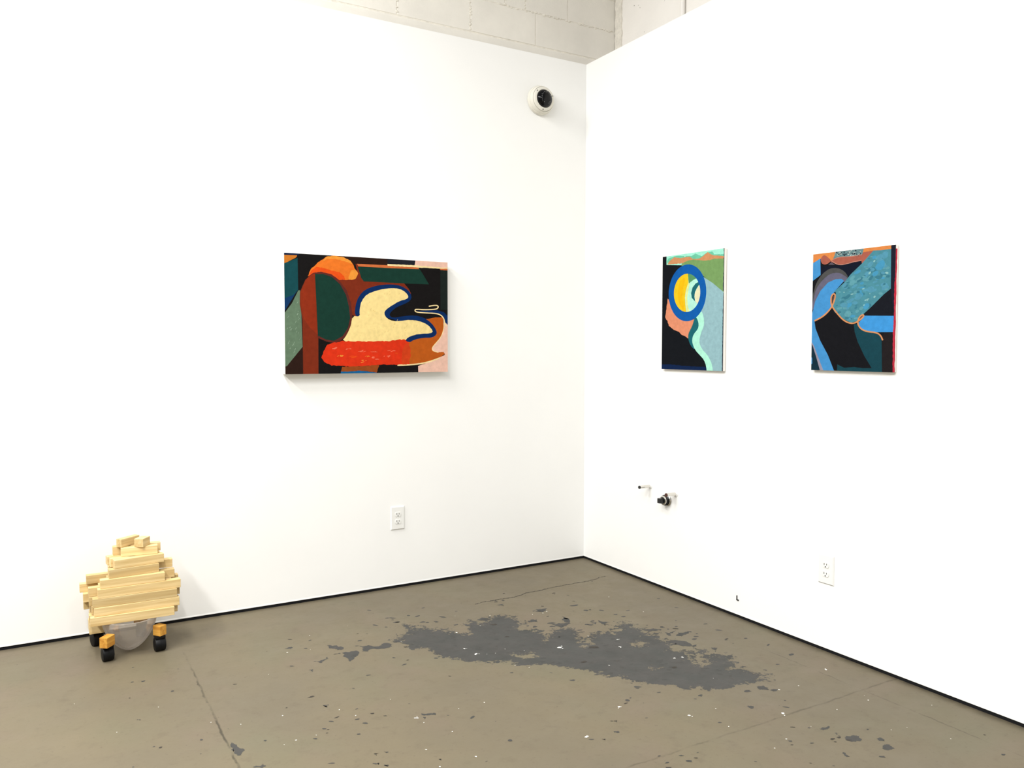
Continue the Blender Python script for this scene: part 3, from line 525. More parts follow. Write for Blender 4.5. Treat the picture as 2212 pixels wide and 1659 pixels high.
 ('salmon', [(0.4192,0.1139), (0.4172,0.1127), (0.4117,0.111), (0.4053,0.1095), (0.401,0.109), (0.4008,0.1098), (0.4048,0.1113), (0.4111,0.113), (0.4168,0.114)]),
 ('salmon', [(0.4006,0.1154), (0.3986,0.1142), (0.3933,0.113), (0.3871,0.1124), (0.383,0.1125), (0.3828,0.1134), (0.3868,0.1147), (0.3929,0.1157), (0.3984,0.1159)]),
 ('salmon', [(0.3897,0.1131), (0.3879,0.1122), (0.3832,0.1112), (0.3778,0.1107), (0.3742,0.1108), (0.3741,0.1114), (0.3775,0.1124), (0.3829,0.1132), (0.3877,0.1135)]),
 ('salmon', [(0.4012,0.1109), (0.399,0.11), (0.3935,0.1095), (0.3871,0.1096), (0.383,0.1102), (0.383,0.1111), (0.3871,0.1119), (0.3934,0.1121), (0.399,0.1117)]),
 ('salmon', [(0.461,0.0837), (0.4599,0.0823), (0.457,0.0816), (0.4539,0.082), (0.4518,0.0832), (0.4519,0.0847), (0.454,0.0859), (0.4572,0.0861), (0.46,0.0852)]),
 ('salmon', [(0.4561,0.0791), (0.4551,0.0775), (0.4526,0.0768), (0.4499,0.0772), (0.4482,0.0786), (0.4482,0.0803), (0.4501,0.0815), (0.4529,0.0817), (0.4552,0.0807)]),
 ('salmon', [(0.4641,0.0779), (0.4626,0.0766), (0.4589,0.076), (0.4547,0.0763), (0.4519,0.0773), (0.4519,0.0787), (0.4547,0.0797), (0.4589,0.0799), (0.4627,0.0791)]),
 ('salmon', [(0.4599,0.0825), (0.4595,0.0814), (0.458,0.0806), (0.4562,0.0806), (0.455,0.0813), (0.4548,0.0824), (0.4559,0.0834), (0.4576,0.0838), (0.4592,0.0834)]),
 ('salmon', [(0.4664,0.0824), (0.4647,0.0811), (0.4604,0.0803), (0.4555,0.0803), (0.4522,0.0811), (0.4522,0.0824), (0.4553,0.0835), (0.4602,0.084), (0.4646,0.0835)]),
 ('salmon', [(0.5219,0.0886), (0.5213,0.0872), (0.519,0.0859), (0.5161,0.0851), (0.514,0.0854), (0.5135,0.0865), (0.5151,0.088), (0.5178,0.0891), (0.5205,0.0893)]),
 ('salmon', [(0.5495,0.092), (0.5485,0.091), (0.5454,0.0895), (0.5418,0.0882), (0.5393,0.0877), (0.5391,0.0882), (0.5412,0.0895), (0.5448,0.091), (0.548,0.092)]),
 ('salmon', [(0.5469,0.0854), (0.5464,0.0838), (0.5439,0.0818), (0.5405,0.0804), (0.5379,0.0802), (0.5372,0.0814), (0.5389,0.0833), (0.542,0.0851), (0.5452,0.0859)]),
 ('salmon', [(0.5515,0.0875), (0.5492,0.0862), (0.5432,0.0855), (0.5365,0.0858), (0.5321,0.0869), (0.5321,0.0882), (0.5365,0.0893), (0.5432,0.0895), (0.5492,0.0888)]),
 ('salmon', [(0.5529,0.0922), (0.5515,0.0907), (0.5471,0.0884), (0.5419,0.0864), (0.5382,0.0855), (0.5378,0.0863), (0.5409,0.0883), (0.546,0.0906), (0.5508,0.0922)]),
 ('salmon', [(0.5821,0.1149), (0.5803,0.1138), (0.5757,0.1134), (0.5707,0.1139), (0.5674,0.115), (0.5675,0.1163), (0.5708,0.1171), (0.576,0.117), (0.5804,0.1162)]),
 ('salmon', [(0.566,0.1137), (0.5648,0.1121), (0.5611,0.1105), (0.5567,0.1096), (0.5535,0.1098), (0.5532,0.111), (0.5558,0.1126), (0.5601,0.114), (0.5642,0.1144)]),
 ('salmon', [(0.5548,0.118), (0.5524,0.1168), (0.5462,0.1157), (0.5391,0.1151), (0.5344,0.1154), (0.5343,0.1164), (0.5388,0.1176), (0.5459,0.1185), (0.5522,0.1186)]),
 ('salmon', [(0.5728,0.1164), (0.5715,0.1158), (0.5682,0.1156), (0.5644,0.1158), (0.562,0.1162), (0.562,0.1168), (0.5645,0.1172), (0.5682,0.1173), (0.5715,0.1169)]),
 ('salmon', [(0.5772,0.1169), (0.576,0.1157), (0.5726,0.1148), (0.5686,0.1145), (0.5659,0.1151), (0.5658,0.1162), (0.5683,0.1174), (0.5722,0.118), (0.5757,0.1178)]),
 ('amber', [(0.2736,0.0907), (0.2725,0.0896), (0.2692,0.0881), (0.2654,0.087), (0.2627,0.0868), (0.2624,0.0875), (0.2647,0.0889), (0.2685,0.0902), (0.272,0.091)]),
 ('amber', [(0.2934,0.088), (0.2919,0.0864), (0.2878,0.0853), (0.2831,0.0854), (0.28,0.0865), (0.2799,0.0882), (0.2829,0.0896), (0.2876,0.0901), (0.2917,0.0895)]),
 ('amber', [(0.2856,0.0924), (0.2848,0.091), (0.2824,0.09), (0.2796,0.0899), (0.2777,0.0908), (0.2775,0.0922), (0.2792,0.0935), (0.2819,0.0941), (0.2845,0.0936)]),
 ('amber', [(0.2973,0.0906), (0.2955,0.089), (0.2911,0.0881), (0.2861,0.0882), (0.2827,0.0894), (0.2827,0.0911), (0.286,0.0925), (0.291,0.0929), (0.2955,0.0922)]),
 ('amber', [(0.2885,0.0922), (0.2875,0.0912), (0.2845,0.0899), (0.2809,0.0889), (0.2785,0.0886), (0.2782,0.0892), (0.2804,0.0904), (0.2839,0.0917), (0.2871,0.0924)]),
 ('amber', [(0.4041,0.0676), (0.403,0.066), (0.3996,0.0645), (0.3954,0.0638), (0.3925,0.0643), (0.3921,0.0656), (0.3946,0.0672), (0.3986,0.0684), (0.4024,0.0685)]),
 ('amber', [(0.4089,0.0603), (0.407,0.0587), (0.4016,0.0561), (0.3952,0.0538), (0.3908,0.0529), (0.3904,0.0537), (0.3943,0.056), (0.4006,0.0585), (0.4063,0.0603)]),
 ('amber', [(0.4077,0.0591), (0.4057,0.0574), (0.4002,0.0553), (0.3936,0.0538), (0.389,0.0537), (0.3887,0.0549), (0.3927,0.0569), (0.3992,0.0588), (0.4051,0.0596)]),
 ('amber', [(0.4044,0.0677), (0.4042,0.0658), (0.4023,0.064), (0.3995,0.063), (0.3971,0.0634), (0.3963,0.065), (0.3975,0.067), (0.4,0.0685), (0.4027,0.0688)]),
 ('amber', [(0.4214,0.0641), (0.4203,0.0635), (0.4177,0.0632), (0.4149,0.0635), (0.413,0.0642), (0.4131,0.0649), (0.415,0.0654), (0.4179,0.0654), (0.4204,0.0649)]),
 ('flame', [(0.3726,0.0885), (0.37,0.087), (0.3628,0.0854), (0.3546,0.0845), (0.3492,0.0846), (0.349,0.0858), (0.3542,0.0874), (0.3623,0.0887), (0.3696,0.0892)]),
 ('flame', [(0.3651,0.0862), (0.3627,0.0849), (0.3565,0.0824), (0.3492,0.08), (0.3444,0.0788), (0.3442,0.0792), (0.3488,0.0813), (0.3559,0.0839), (0.3624,0.0858)]),
 ('flame', [(0.35,0.084), (0.3489,0.0824), (0.3452,0.0804), (0.3408,0.0788), (0.3376,0.0784), (0.3372,0.0794), (0.3397,0.0813), (0.344,0.0833), (0.3481,0.0843)]),
 ('flame', [(0.3522,0.0891), (0.3492,0.0879), (0.3415,0.0867), (0.3327,0.0861), (0.3269,0.0864), (0.3268,0.0875), (0.3325,0.0888), (0.3412,0.0898), (0.349,0.0899)]),
 ('flame', [(0.3634,0.0819), (0.3607,0.0811), (0.3539,0.0807), (0.3462,0.0809), (0.3412,0.0816), (0.3412,0.0825), (0.3462,0.0831), (0.354,0.0832), (0.3607,0.0827)]),
 ('salmon', [(0.4634,0.1093), (0.4606,0.1089), (0.4536,0.1091), (0.4457,0.1097), (0.4406,0.1104), (0.4406,0.1109), (0.4458,0.111), (0.4537,0.1106), (0.4607,0.1099)]),
 ('salmon', [(0.4591,0.1125), (0.4581,0.1115), (0.4551,0.11), (0.4515,0.1086), (0.4491,0.1079), (0.4489,0.1084), (0.451,0.1097), (0.4545,0.1113), (0.4577,0.1124)]),
 ('salmon', [(0.4815,0.1087), (0.4786,0.1083), (0.4712,0.1085), (0.4629,0.1093), (0.4575,0.1102), (0.4575,0.1108), (0.463,0.1109), (0.4714,0.1104), (0.4787,0.1095)]),
 ('salmon', [(0.4765,0.1134), (0.4746,0.1125), (0.4695,0.111), (0.4636,0.1096), (0.4598,0.1088), (0.4597,0.1091), (0.4634,0.1104), (0.4692,0.112), (0.4744,0.1131)]),
 ('salmon', [(0.473,0.113), (0.4721,0.1124), (0.4696,0.1119), (0.4668,0.1116), (0.4649,0.1118), (0.4648,0.1123), (0.4666,0.1129), (0.4694,0.1133), (0.4719,0.1134)]),
 ('flame', [(0.5965,0.1043), (0.5957,0.1038), (0.5937,0.1035), (0.5914,0.1034), (0.5899,0.1037), (0.5898,0.1042), (0.5913,0.1046), (0.5936,0.1049), (0.5957,0.1047)]),
 ('flame', [(0.5845,0.1039), (0.5834,0.103), (0.5805,0.1022), (0.5771,0.102), (0.5748,0.1023), (0.5747,0.1032), (0.5768,0.1041), (0.5802,0.1046), (0.5832,0.1045)]),
 ('flame', [(0.5944,0.104), (0.5924,0.103), (0.5873,0.102), (0.5814,0.1016), (0.5774,0.1019), (0.5773,0.1028), (0.5811,0.1038), (0.587,0.1045), (0.5922,0.1046)]),
 ('flame', [(0.5967,0.0992), (0.5956,0.0986), (0.593,0.0982), (0.5901,0.0984), (0.5882,0.0989), (0.5882,0.0996), (0.5901,0.1001), (0.593,0.1002), (0.5956,0.0998)]),
 ('flame', [(0.5892,0.1017), (0.5886,0.101), (0.5868,0.1004), (0.5847,0.1003), (0.5833,0.1006), (0.5832,0.1013), (0.5845,0.1019), (0.5865,0.1023), (0.5884,0.1022)]),
 ('amber', [(0.4322,0.0904), (0.4313,0.0892), (0.4283,0.0877), (0.4246,0.0864), (0.4221,0.086), (0.4218,0.0867), (0.4239,0.0882), (0.4274,0.0897), (0.4307,0.0905)]),
 ('amber', [(0.4207,0.0891), (0.4203,0.0881), (0.4188,0.0872), (0.4169,0.0867), (0.4155,0.087), (0.4152,0.0878), (0.4162,0.0889), (0.418,0.0896), (0.4197,0.0897)]),
 ('amber', [(0.4371,0.0895), (0.4356,0.0883), (0.4314,0.0859), (0.4265,0.0835), (0.4231,0.0823), (0.4229,0.0827), (0.4259,0.0847), (0.4307,0.0872), (0.4351,0.0891)]),
 ('amber', [(0.4169,0.0872), (0.4163,0.0866), (0.4145,0.0858), (0.4124,0.0851), (0.4109,0.0849), (0.4108,0.0853), (0.412,0.086), (0.4141,0.0868), (0.416,0.0873)]),
 ('amber', [(0.4406,0.0883), (0.4389,0.0873), (0.4343,0.0859), (0.429,0.0848), (0.4254,0.0846), (0.4252,0.0853), (0.4286,0.0866), (0.4338,0.0879), (0.4386,0.0886)]),
 ('salmon', [(0.4844,0.0736), (0.4838,0.0728), (0.482,0.0723), (0.48,0.0723), (0.4787,0.0729), (0.4786,0.0737), (0.4799,0.0744), (0.4819,0.0747), (0.4837,0.0744)]),
 ('salmon', [(0.4781,0.0714), (0.4769,0.0705), (0.4738,0.0698), (0.4703,0.0698), (0.4679,0.0703), (0.4678,0.0712), (0.4701,0.072), (0.4736,0.0724), (0.4768,0.0722)]),
 ('salmon', [(0.4828,0.0714), (0.482,0.0704), (0.4795,0.0696), (0.4766,0.0692), (0.4746,0.0695), (0.4745,0.0704), (0.4762,0.0713), (0.4791,0.072), (0.4817,0.072)]),
 ('salmon', [(0.49,0.0713), (0.4888,0.0705), (0.4856,0.07), (0.482,0.07), (0.4796,0.0704), (0.4796,0.0711), (0.4819,0.0717), (0.4855,0.072), (0.4887,0.0718)]),
 ('salmon', [(0.478,0.0749), (0.4767,0.0741), (0.473,0.0727), (0.4687,0.0715), (0.4658,0.0709), (0.4657,0.0712), (0.4684,0.0724), (0.4726,0.0738), (0.4764,0.0748)]),
 ('walnut', [(0.2897,0.0341), (0.2992,0.0329), (0.3092,0.0347), (0.3177,0.0332), (0.3269,0.0343), (0.3355,0.0353), (0.3455,0.0358), (0.3519,0.036), (0.3624,0.0351), (0.3698,0.0369), (0.3773,0.0349), (0.3857,0.0352), (0.3963,0.0362), (0.4036,0.0378), (0.4128,0.0385), (0.4212,0.0382), (0.4308,0.0381), (0.4373,0.0377), (0.4454,0.0404), (0.4554,0.041), (0.4639,0.04), (0.4722,0.0413), (0.4815,0.04), (0.4884,0.0425), (0.4881,0.0334), (0.4841,0.0269), (0.4804,0.0188), (0.4792,0.0093), (0.4747,0.002), (0.4665,0.0019), (0.4603,0.0052), (0.4498,0.0048), (0.4434,0.0063), (0.4341,0.0073), (0.4256,0.01), (0.4169,0.0087), (0.4067,0.0095), (0.3984,0.0114), (0.3908,0.0108), (0.3801,0.0119), (0.3737,0.0123), (0.3642,0.0118), (0.3552,0.0098), (0.3478,0.0102), (0.3378,0.0109), (0.3306,0.0096), (0.3212,0.0087), (0.314,0.008), (0.3059,0.0089), (0.2984,0.0101), (0.2912,0.0092), (0.2821,0.0091), (0.2852,0.0172), (0.2872,0.0257)]),
 ('cerulean', [(0.2826,0.0104), (0.2908,0.0096), (0.2969,0.009), (0.3073,0.0099), (0.3141,0.0083), (0.3222,0.0092), (0.3301,0.0099), (0.3383,0.0105), (0.3466,0.01), (0.3562,0.0111), (0.3649,0.0108), (0.3715,0.0129), (0.3804,0.0134), (0.3902,0.0115), (0.3991,0.0111), (0.4066,0.0109), (0.4157,0.0103), (0.4255,0.009), (0.434,0.0069), (0.4426,0.0052), (0.4519,0.0055), (0.4595,0.0036), (0.4684,0.0025), (0.4754,0.002), (0.4737,-0.0095), (0.4709,-0.0191), (0.4625,-0.02), (0.4547,-0.02), (0.4458,-0.0194), (0.4364,-0.0188), (0.4287,-0.0192), (0.421,-0.02), (0.4106,-0.0191), (0.4031,-0.0199), (0.3946,-0.0179), (0.3851,-0.019), (0.3793,-0.0179), (0.369,-0.0182), (0.3601,-0.0174), (0.3539,-0.0188), (0.3443,-0.0187), (0.3354,-0.017), (0.3287,-0.0171), (0.3205,-0.0187), (0.311,-0.0179), (0.3017,-0.0176), (0.2954,-0.0179), (0.2856,-0.0164), (0.2771,-0.0169), (0.2787,-0.0083), (0.2815,0.0001)]),
]
PAINT_B_BOX = (-0.7317, 1.1877, 0.4473, 0.5939)
PAINT_B = [
 ('mint', [(0.0301,0.6139), (0.4673,0.6105), (0.4673,0.5064), (0.0312,0.5488)]),
 ('seafoam', [(0.0352,0.5698), (0.0452,0.5814), (0.0575,0.5837), (0.0693,0.5849), (0.0818,0.5862), (0.0934,0.5876), (0.1041,0.589), (0.1151,0.5885), (0.1283,0.5875), (0.1389,0.5874), (0.153,0.5841), (0.1627,0.5839), (0.1699,0.5763), (0.1793,0.5812), (0.1919,0.5814), (0.204,0.5799), (0.2194,0.5767), (0.2285,0.581), (0.2386,0.5833), (0.2461,0.5874), (0.2602,0.5827), (0.2682,0.5785), (0.2796,0.5747), (0.2943,0.5701), (0.3016,0.5744), (0.3102,0.5769), (0.3203,0.5816), (0.3307,0.5857), (0.3429,0.5859), (0.3549,0.585), (0.3651,0.5863), (0.3738,0.5785), (0.3783,0.5708), (0.3908,0.5696), (0.4022,0.5683), (0.4123,0.5684), (0.4201,0.566), (0.4312,0.5665), (0.4431,0.5649), (0.4527,0.563), (0.4632,0.5622), (0.4673,0.562), (0.4673,0.5517), (0.4673,0.5424), (0.4673,0.5341), (0.4613,0.534), (0.4523,0.5353), (0.4421,0.5367), (0.4337,0.5362), (0.4205,0.5369), (0.4114,0.5376), (0.403,0.5384), (0.3928,0.5382), (0.3794,0.5383), (0.3714,0.5385), (0.3591,0.5413), (0.3513,0.5402), (0.3377,0.5409), (0.3296,0.5408), (0.3188,0.5434), (0.3056,0.5444), (0.295,0.5444), (0.2871,0.5439), (0.2752,0.5439), (0.2628,0.546), (0.2536,0.5446), (0.2425,0.5476), (0.2323,0.5476), (0.2213,0.5478), (0.2104,0.5474), (0.1981,0.5496), (0.185,0.5504), (0.1736,0.5511), (0.163,0.55), (0.1528,0.5523), (0.1396,0.5506), (0.1299,0.553), (0.1172,0.5523), (0.1054,0.5534), (0.0967,0.553), (0.0821,0.5548), (0.0718,0.5544), (0.0582,0.5573), (0.046,0.5567), (0.0361,0.557)]),
 ('apricot', [(0.0374,0.5508), (0.0445,0.5571), (0.0502,0.5652), (0.0597,0.5694), (0.0706,0.5756), (0.0827,0.5795), (0.0906,0.5848), (0.1021,0.5809), (0.1167,0.5787), (0.1278,0.5772), (0.1372,0.5746), (0.1525,0.5756), (0.1666,0.5751), (0.1795,0.5767), (0.1919,0.5758), (0.2054,0.5762), (0.2186,0.5685), (0.2302,0.5622), (0.2437,0.5609), (0.2527,0.5603), (0.2685,0.5601), (0.2801,0.5602), (0.2879,0.5643), (0.2966,0.5675), (0.3063,0.5711), (0.3155,0.5781), (0.3239,0.5799), (0.3332,0.5867), (0.3419,0.5819), (0.3549,0.5739), (0.3634,0.5705), (0.3726,0.5672), (0.3838,0.5643), (0.3973,0.5639), (0.4133,0.5603), (0.4214,0.5596), (0.4306,0.5582), (0.4433,0.5555), (0.4514,0.5567), (0.4634,0.5544), (0.4673,0.554), (0.4673,0.5441), (0.4673,0.5354), (0.4673,0.5263), (0.4646,0.5281), (0.4515,0.5292), (0.4431,0.5277), (0.4305,0.5293), (0.4221,0.529), (0.4096,0.5291), (0.4019,0.5319), (0.3919,0.5306), (0.381,0.5319), (0.3678,0.5316), (0.3589,0.5339), (0.3467,0.5329), (0.3367,0.5347), (0.3269,0.5343), (0.3161,0.5371), (0.3051,0.5368), (0.294,0.5368), (0.2815,0.5393), (0.2699,0.5397), (0.2583,0.5392), (0.2485,0.5413), (0.2364,0.5417), (0.2258,0.5424), (0.2157,0.5421), (0.2063,0.5411), (0.1909,0.5447), (0.1824,0.5454), (0.172,0.5458), (0.1599,0.5451), (0.1485,0.5479), (0.1338,0.5462), (0.1211,0.5488), (0.1104,0.5471), (0.0968,0.5493), (0.0846,0.5485), (0.0756,0.5492), (0.0645,0.5486), (0.0508,0.5495)]),
 ('fern', [(0.1474,0.5341), (0.1465,0.5465), (0.1598,0.5483), (0.1695,0.5522), (0.1809,0.5544), (0.1924,0.5569), (0.2062,0.5578), (0.2185,0.558), (0.2291,0.5589), (0.2418,0.5572), (0.2539,0.5548), (0.2663,0.5538), (0.2785,0.5509), (0.2898,0.55), (0.3019,0.547), (0.315,0.5466), (0.3265,0.5457), (0.3369,0.5464), (0.3491,0.5449), (0.3599,0.5472), (0.3715,0.5484), (0.3825,0.5504), (0.3943,0.5482), (0.4059,0.5479), (0.4165,0.5465), (0.4275,0.5457), (0.4393,0.5447), (0.4504,0.543), (0.4619,0.5412), (0.4673,0.5401), (0.4673,0.5328), (0.4673,0.5256), (0.4673,0.5184), (0.4673,0.5114), (0.4673,0.5038), (0.4673,0.4958), (0.4673,0.4887), (0.4673,0.4819), (0.4673,0.4744), (0.4673,0.4671), (0.4673,0.459), (0.4673,0.4509), (0.4673,0.4441), (0.4673,0.4371), (0.4673,0.4288), (0.4673,0.422), (0.4673,0.4141), (0.4673,0.4065), (0.4673,0.3999), (0.4673,0.3928), (0.4673,0.3846), (0.4673,0.3767), (0.4673,0.37), (0.465,0.3736), (0.4573,0.3765), (0.4466,0.3806), (0.4374,0.3862), (0.4284,0.3902), (0.4209,0.3965), (0.4116,0.4019), (0.4024,0.406), (0.3946,0.4116), (0.3849,0.4166), (0.3782,0.4222), (0.3679,0.4284), (0.3596,0.4323), (0.3524,0.4379), (0.3431,0.4444), (0.336,0.4487), (0.3267,0.4557), (0.3161,0.4633), (0.304,0.4717), (0.2938,0.4747), (0.2837,0.4796), (0.2735,0.4841), (0.2623,0.4878), (0.2534,0.4923), (0.2431,0.4954), (0.2329,0.5003), (0.2206,0.5049), (0.2117,0.5078), (0.2009,0.5129), (0.1894,0.5166), (0.1802,0.5221), (0.168,0.5253), (0.1588,0.5303)]),
 ('mist', [(0.2796,0.4813), (0.3271,0.4549), (0.3737,0.4299), (0.4466,0.3818), (0.4673,0.3661), (0.4673,-0.0164), (0.3815,-0.0194), (0.3631,0.0464), (0.2739,0.1041), (0.2725,0.1883), (0.2827,0.293)]),
 ('peach', [(0.0426,0.3713), (0.041,0.3632), (0.0406,0.356), (0.0402,0.3482), (0.0368,0.3412), (0.0344,0.3317), (0.0343,0.3252), (0.0345,0.3164), (0.0311,0.308), (0.0305,0.2989), (0.0288,0.2913), (0.026,0.283), (0.0247,0.2748), (0.0325,0.2625), (0.044,0.2543), (0.0448,0.2461), (0.052,0.2364), (0.0538,0.2288), (0.0658,0.2221), (0.0804,0.214), (0.0908,0.2077), (0.1062,0.203), (0.1157,0.2), (0.1322,0.1959), (0.1428,0.1873), (0.1538,0.1793), (0.1636,0.177), (0.1765,0.1732), (0.1907,0.1661), (0.2011,0.1601), (0.2044,0.1672), (0.2095,0.1745), (0.213,0.1843), (0.2153,0.192), (0.22,0.1977), (0.2221,0.2068), (0.2266,0.2142), (0.2316,0.2214), (0.2344,0.2286), (0.2375,0.2349), (0.2422,0.2444), (0.2451,0.2513), (0.2458,0.2588), (0.2352,0.255), (0.2225,0.2551), (0.2121,0.2525), (0.1984,0.2483), (0.1879,0.2533), (0.1782,0.2583), (0.1666,0.2613), (0.1573,0.2643), (0.1429,0.27), (0.1336,0.2727), (0.1221,0.2777), (0.117,0.2825), (0.1076,0.2892), (0.0999,0.2978), (0.0932,0.3027), (0.0872,0.3084), (0.0792,0.3155), (0.0714,0.3222), (0.0679,0.3304), (0.0625,0.3417), (0.0582,0.3503), (0.0549,0.3577), (0.0499,0.3677)]),
 ('lagoon', [(0.2479,0.2616), (0.2554,0.2677), (0.2652,0.2637), (0.2774,0.2496), (0.2837,0.2332), (0.284,0.2143), (0.2768,0.1998), (0.2619,0.1895), (0.2508,0.177), (0.2435,0.1623), (0.2431,0.1411), (0.2496,0.1135), (0.2444,0.1061), (0.2275,0.1188), (0.2145,0.134), (0.2056,0.1515), (0.2015,0.1665), (0.2022,0.1789), (0.2064,0.1904), (0.2139,0.2009), (0.2218,0.2124), (0.2302,0.225), (0.2368,0.2381), (0.2417,0.2517)]),
 ('aqua', [(0.2644,0.2779), (0.2845,0.2919), (0.2975,0.294), (0.3036,0.2844), (0.309,0.2712), (0.3137,0.2544), (0.3154,0.2397), (0.3141,0.2273), (0.3085,0.2123), (0.2984,0.1947), (0.2903,0.176), (0.2841,0.1561), (0.2836,0.1398), (0.2889,0.1272), (0.2961,0.1157), (0.3051,0.1052), (0.3171,0.0948), (0.332,0.0844), (0.3453,0.0721), (0.3571,0.0577), (0.3664,0.0433), (0.3729,0.029), (0.3778,0.0115), (0.3811,-0.0091), (0.3716,-0.0197), (0.3493,-0.02), (0.3372,-0.0103), (0.3354,0.0105), (0.33,0.0292), (0.3209,0.0457), (0.3111,0.0581), (0.3006,0.0664), (0.2848,0.0783), (0.2635,0.094), (0.2482,0.1098), (0.2388,0.1257), (0.2332,0.139), (0.2315,0.1496), (0.2329,0.1613), (0.2372,0.174), (0.2476,0.1871), (0.264,0.2005), (0.2736,0.213), (0.2764,0.2245), (0.2754,0.2366), (0.2707,0.2493), (0.2649,0.2595), (0.2578,0.2671)]),
 ('navy2', [(-0.0163,0.0205), (-0.0029,0.0225), (0.008,0.0246), (0.0221,0.0243), (0.0358,0.0249), (0.0491,0.0255), (0.063,0.0258), (0.0755,0.0259), (0.0873,0.0237), (0.1004,0.025), (0.1122,0.0222), (0.1253,0.0233), (0.1378,0.0228), (0.1517,0.0206), (0.1642,0.0199), (0.1755,0.021), (0.1893,0.0195), (0.2038,0.0202), (0.2142,0.0198), (0.2279,0.0184), (0.2371,0.0183), (0.2515,0.0197), (0.2621,0.0176), (0.2757,0.018), (0.284,0.0182), (0.2961,0.0176), (0.3077,0.0187), (0.3203,0.0187), (0.3325,0.0165), (0.3345,0.0102), (0.3346,0.0019), (0.3356,-0.0053), (0.3351,-0.012), (0.3379,-0.02), (0.3263,-0.02), (0.3171,-0.02), (0.3053,-0.02), (0.2963,-0.02), (0.285,-0.02), (0.2746,-0.02), (0.2637,-0.02), (0.2506,-0.02), (0.2403,-0.02), (0.2303,-0.02), (0.2196,-0.02), (0.2056,-0.02), (0.1957,-0.02), (0.1853,-0.02), (0.1714,-0.02), (0.1595,-0.02), (0.1498,-0.02), (0.1401,-0.02), (0.128,-0.02), (0.114,-0.02), (0.1051,-0.02), (0.0899,-0.02), (0.0795,-0.02), (0.0697,-0.02), (0.0547,-0.02), (0.0437,-0.02), (0.0319,-0.02), (0.021,-0.02), (0.0079,-0.02), (-0.0062,-0.02), (-0.0165,-0.02), (-0.0191,-0.02), (-0.0158,-0.0134), (-0.018,-0.004), (-0.0194,0.005), (-0.0175,0.0129)]),
 ('mint2', [(0.3059,0.3823), (0.3032,0.3643), (0.2979,0.347), (0.29,0.3307), (0.2797,0.3159), (0.2671,0.3029), (0.2527,0.2921), (0.2366,0.2836), (0.2193,0.2778), (0.2012,0.2748), (0.1827,0.2747), (0.1643,0.2775), (0.1464,0.2833), (0.1295,0.2918), (0.114,0.303), (0.1004,0.3165), (0.089,0.332), (0.0802,0.3491), (0.0741,0.3674), (0.071,0.3864), (0.0709,0.4055), (0.0738,0.4244), (0.0797,0.4424), (0.0884,0.4592), (0.0996,0.4742), (0.113,0.4871), (0.1283,0.4977), (0.1451,0.5055), (0.1629,0.5106), (0.1812,0.5127), (0.1997,0.5119), (0.2178,0.5082), (0.2351,0.5017), (0.2513,0.4927), (0.2659,0.4813), (0.2786,0.4679), (0.2891,0.4527), (0.2973,0.4362), (0.3028,0.4187), (0.3057,0.4006)]),
 ('yellow', [(0.1945,0.5006), (0.1321,0.4927), (0.0817,0.4444), (0.0726,0.4057), (0.0798,0.3573), (0.1095,0.3125), (0.148,0.2851), (0.1887,0.2794), (0.1785,0.3354), (0.1749,0.3698), (0.1805,0.4037), (0.1984,0.4451)]),
 ('lemon', [(0.1944,0.5049), (0.1984,0.4451), (0.1836,0.4035), (0.1768,0.3654), (0.1817,0.331), (0.1949,0.2792), (0.2195,0.2826), (0.1973,0.3217), (0.1916,0.3689), (0.199,0.4068), (0.2078,0.4381), (0.2013,0.4577)]),
 ('lemon2', [(0.1343,0.4527), (0.1251,0.4339), (0.1207,0.4094), (0.1212,0.3791), (0.128,0.3528), (0.141,0.3306), (0.1538,0.3161), (0.1665,0.3091), (0.1695,0.3154), (0.1629,0.335), (0.1579,0.3578), (0.1543,0.3837), (0.1563,0.4072), (0.1638,0.4282), (0.1705,0.447), (0.1765,0.4637), (0.1694,0.4695), (0.1491,0.4646)]),
 ('fern2', [(0.1932,0.5007), (0.219,0.5029), (0.2615,0.4869), (0.2916,0.47), (0.2715,0.4661), (0.2379,0.4572), (0.2016,0.4406)]),
 ('lagoon', [(0.3037,0.4504), (0.2778,0.4455), (0.2504,0.4365), (0.2295,0.4176), (0.2195,0.3907), (0.2242,0.3672), (0.2506,0.3456), (0.2436,0.3704), (0.248,0.3954), (0.2627,0.4156), (0.2815,0.4332), (0.304,0.4379)]),
 ('shell', [(0.304,0.4379), (0.2822,0.4319), (0.2598,0.4094), (0.2452,0.383), (0.2474,0.3618), (0.2518,0.3455), (0.2731,0.3311), (0.3053,0.3588)]),
 ('azure', [(0.3276,0.3802), (0.3257,0.3646), (0.2838,0.3737), (0.2852,0.3843)]),
 ('azure', [(0.3257,0.3646), (0.3222,0.3494), (0.2814,0.3633), (0.2838,0.3737)]),
 ('azure', [(0.3222,0.3494), (0.3171,0.3346), (0.2777,0.3533), (0.2814,0.3633)]),
 ('azure', [(0.3171,0.3346), (0.3104,0.3205), (0.273,0.3438), (0.2777,0.3533)]),
 ('azure', [(0.3104,0.3205), (0.3023,0.3073), (0.2673,0.3349), (0.273,0.3438)]),
 ('azure', [(0.3023,0.3073), (0.2928,0.2951), (0.2606,0.3267), (0.2673,0.3349)]),
 ('azure', [(0.2928,0.2951), (0.2821,0.284), (0.2529,0.3192), (0.2606,0.3267)]),
 ('azure', [(0.2821,0.284), (0.2701,0.2742), (0.2445,0.3127), (0.2529,0.3192)]),
 ('azure', [(0.2701,0.2742), (0.2572,0.2659), (0.2354,0.3072), (0.2445,0.3127)]),
 ('azure', [(0.2572,0.2659), (0.2434,0.2591), (0.2256,0.3027), (0.2354,0.3072)]),
 ('azure', [(0.2434,0.2591), (0.2288,0.254), (0.2154,0.2994), (0.2256,0.3027)]),
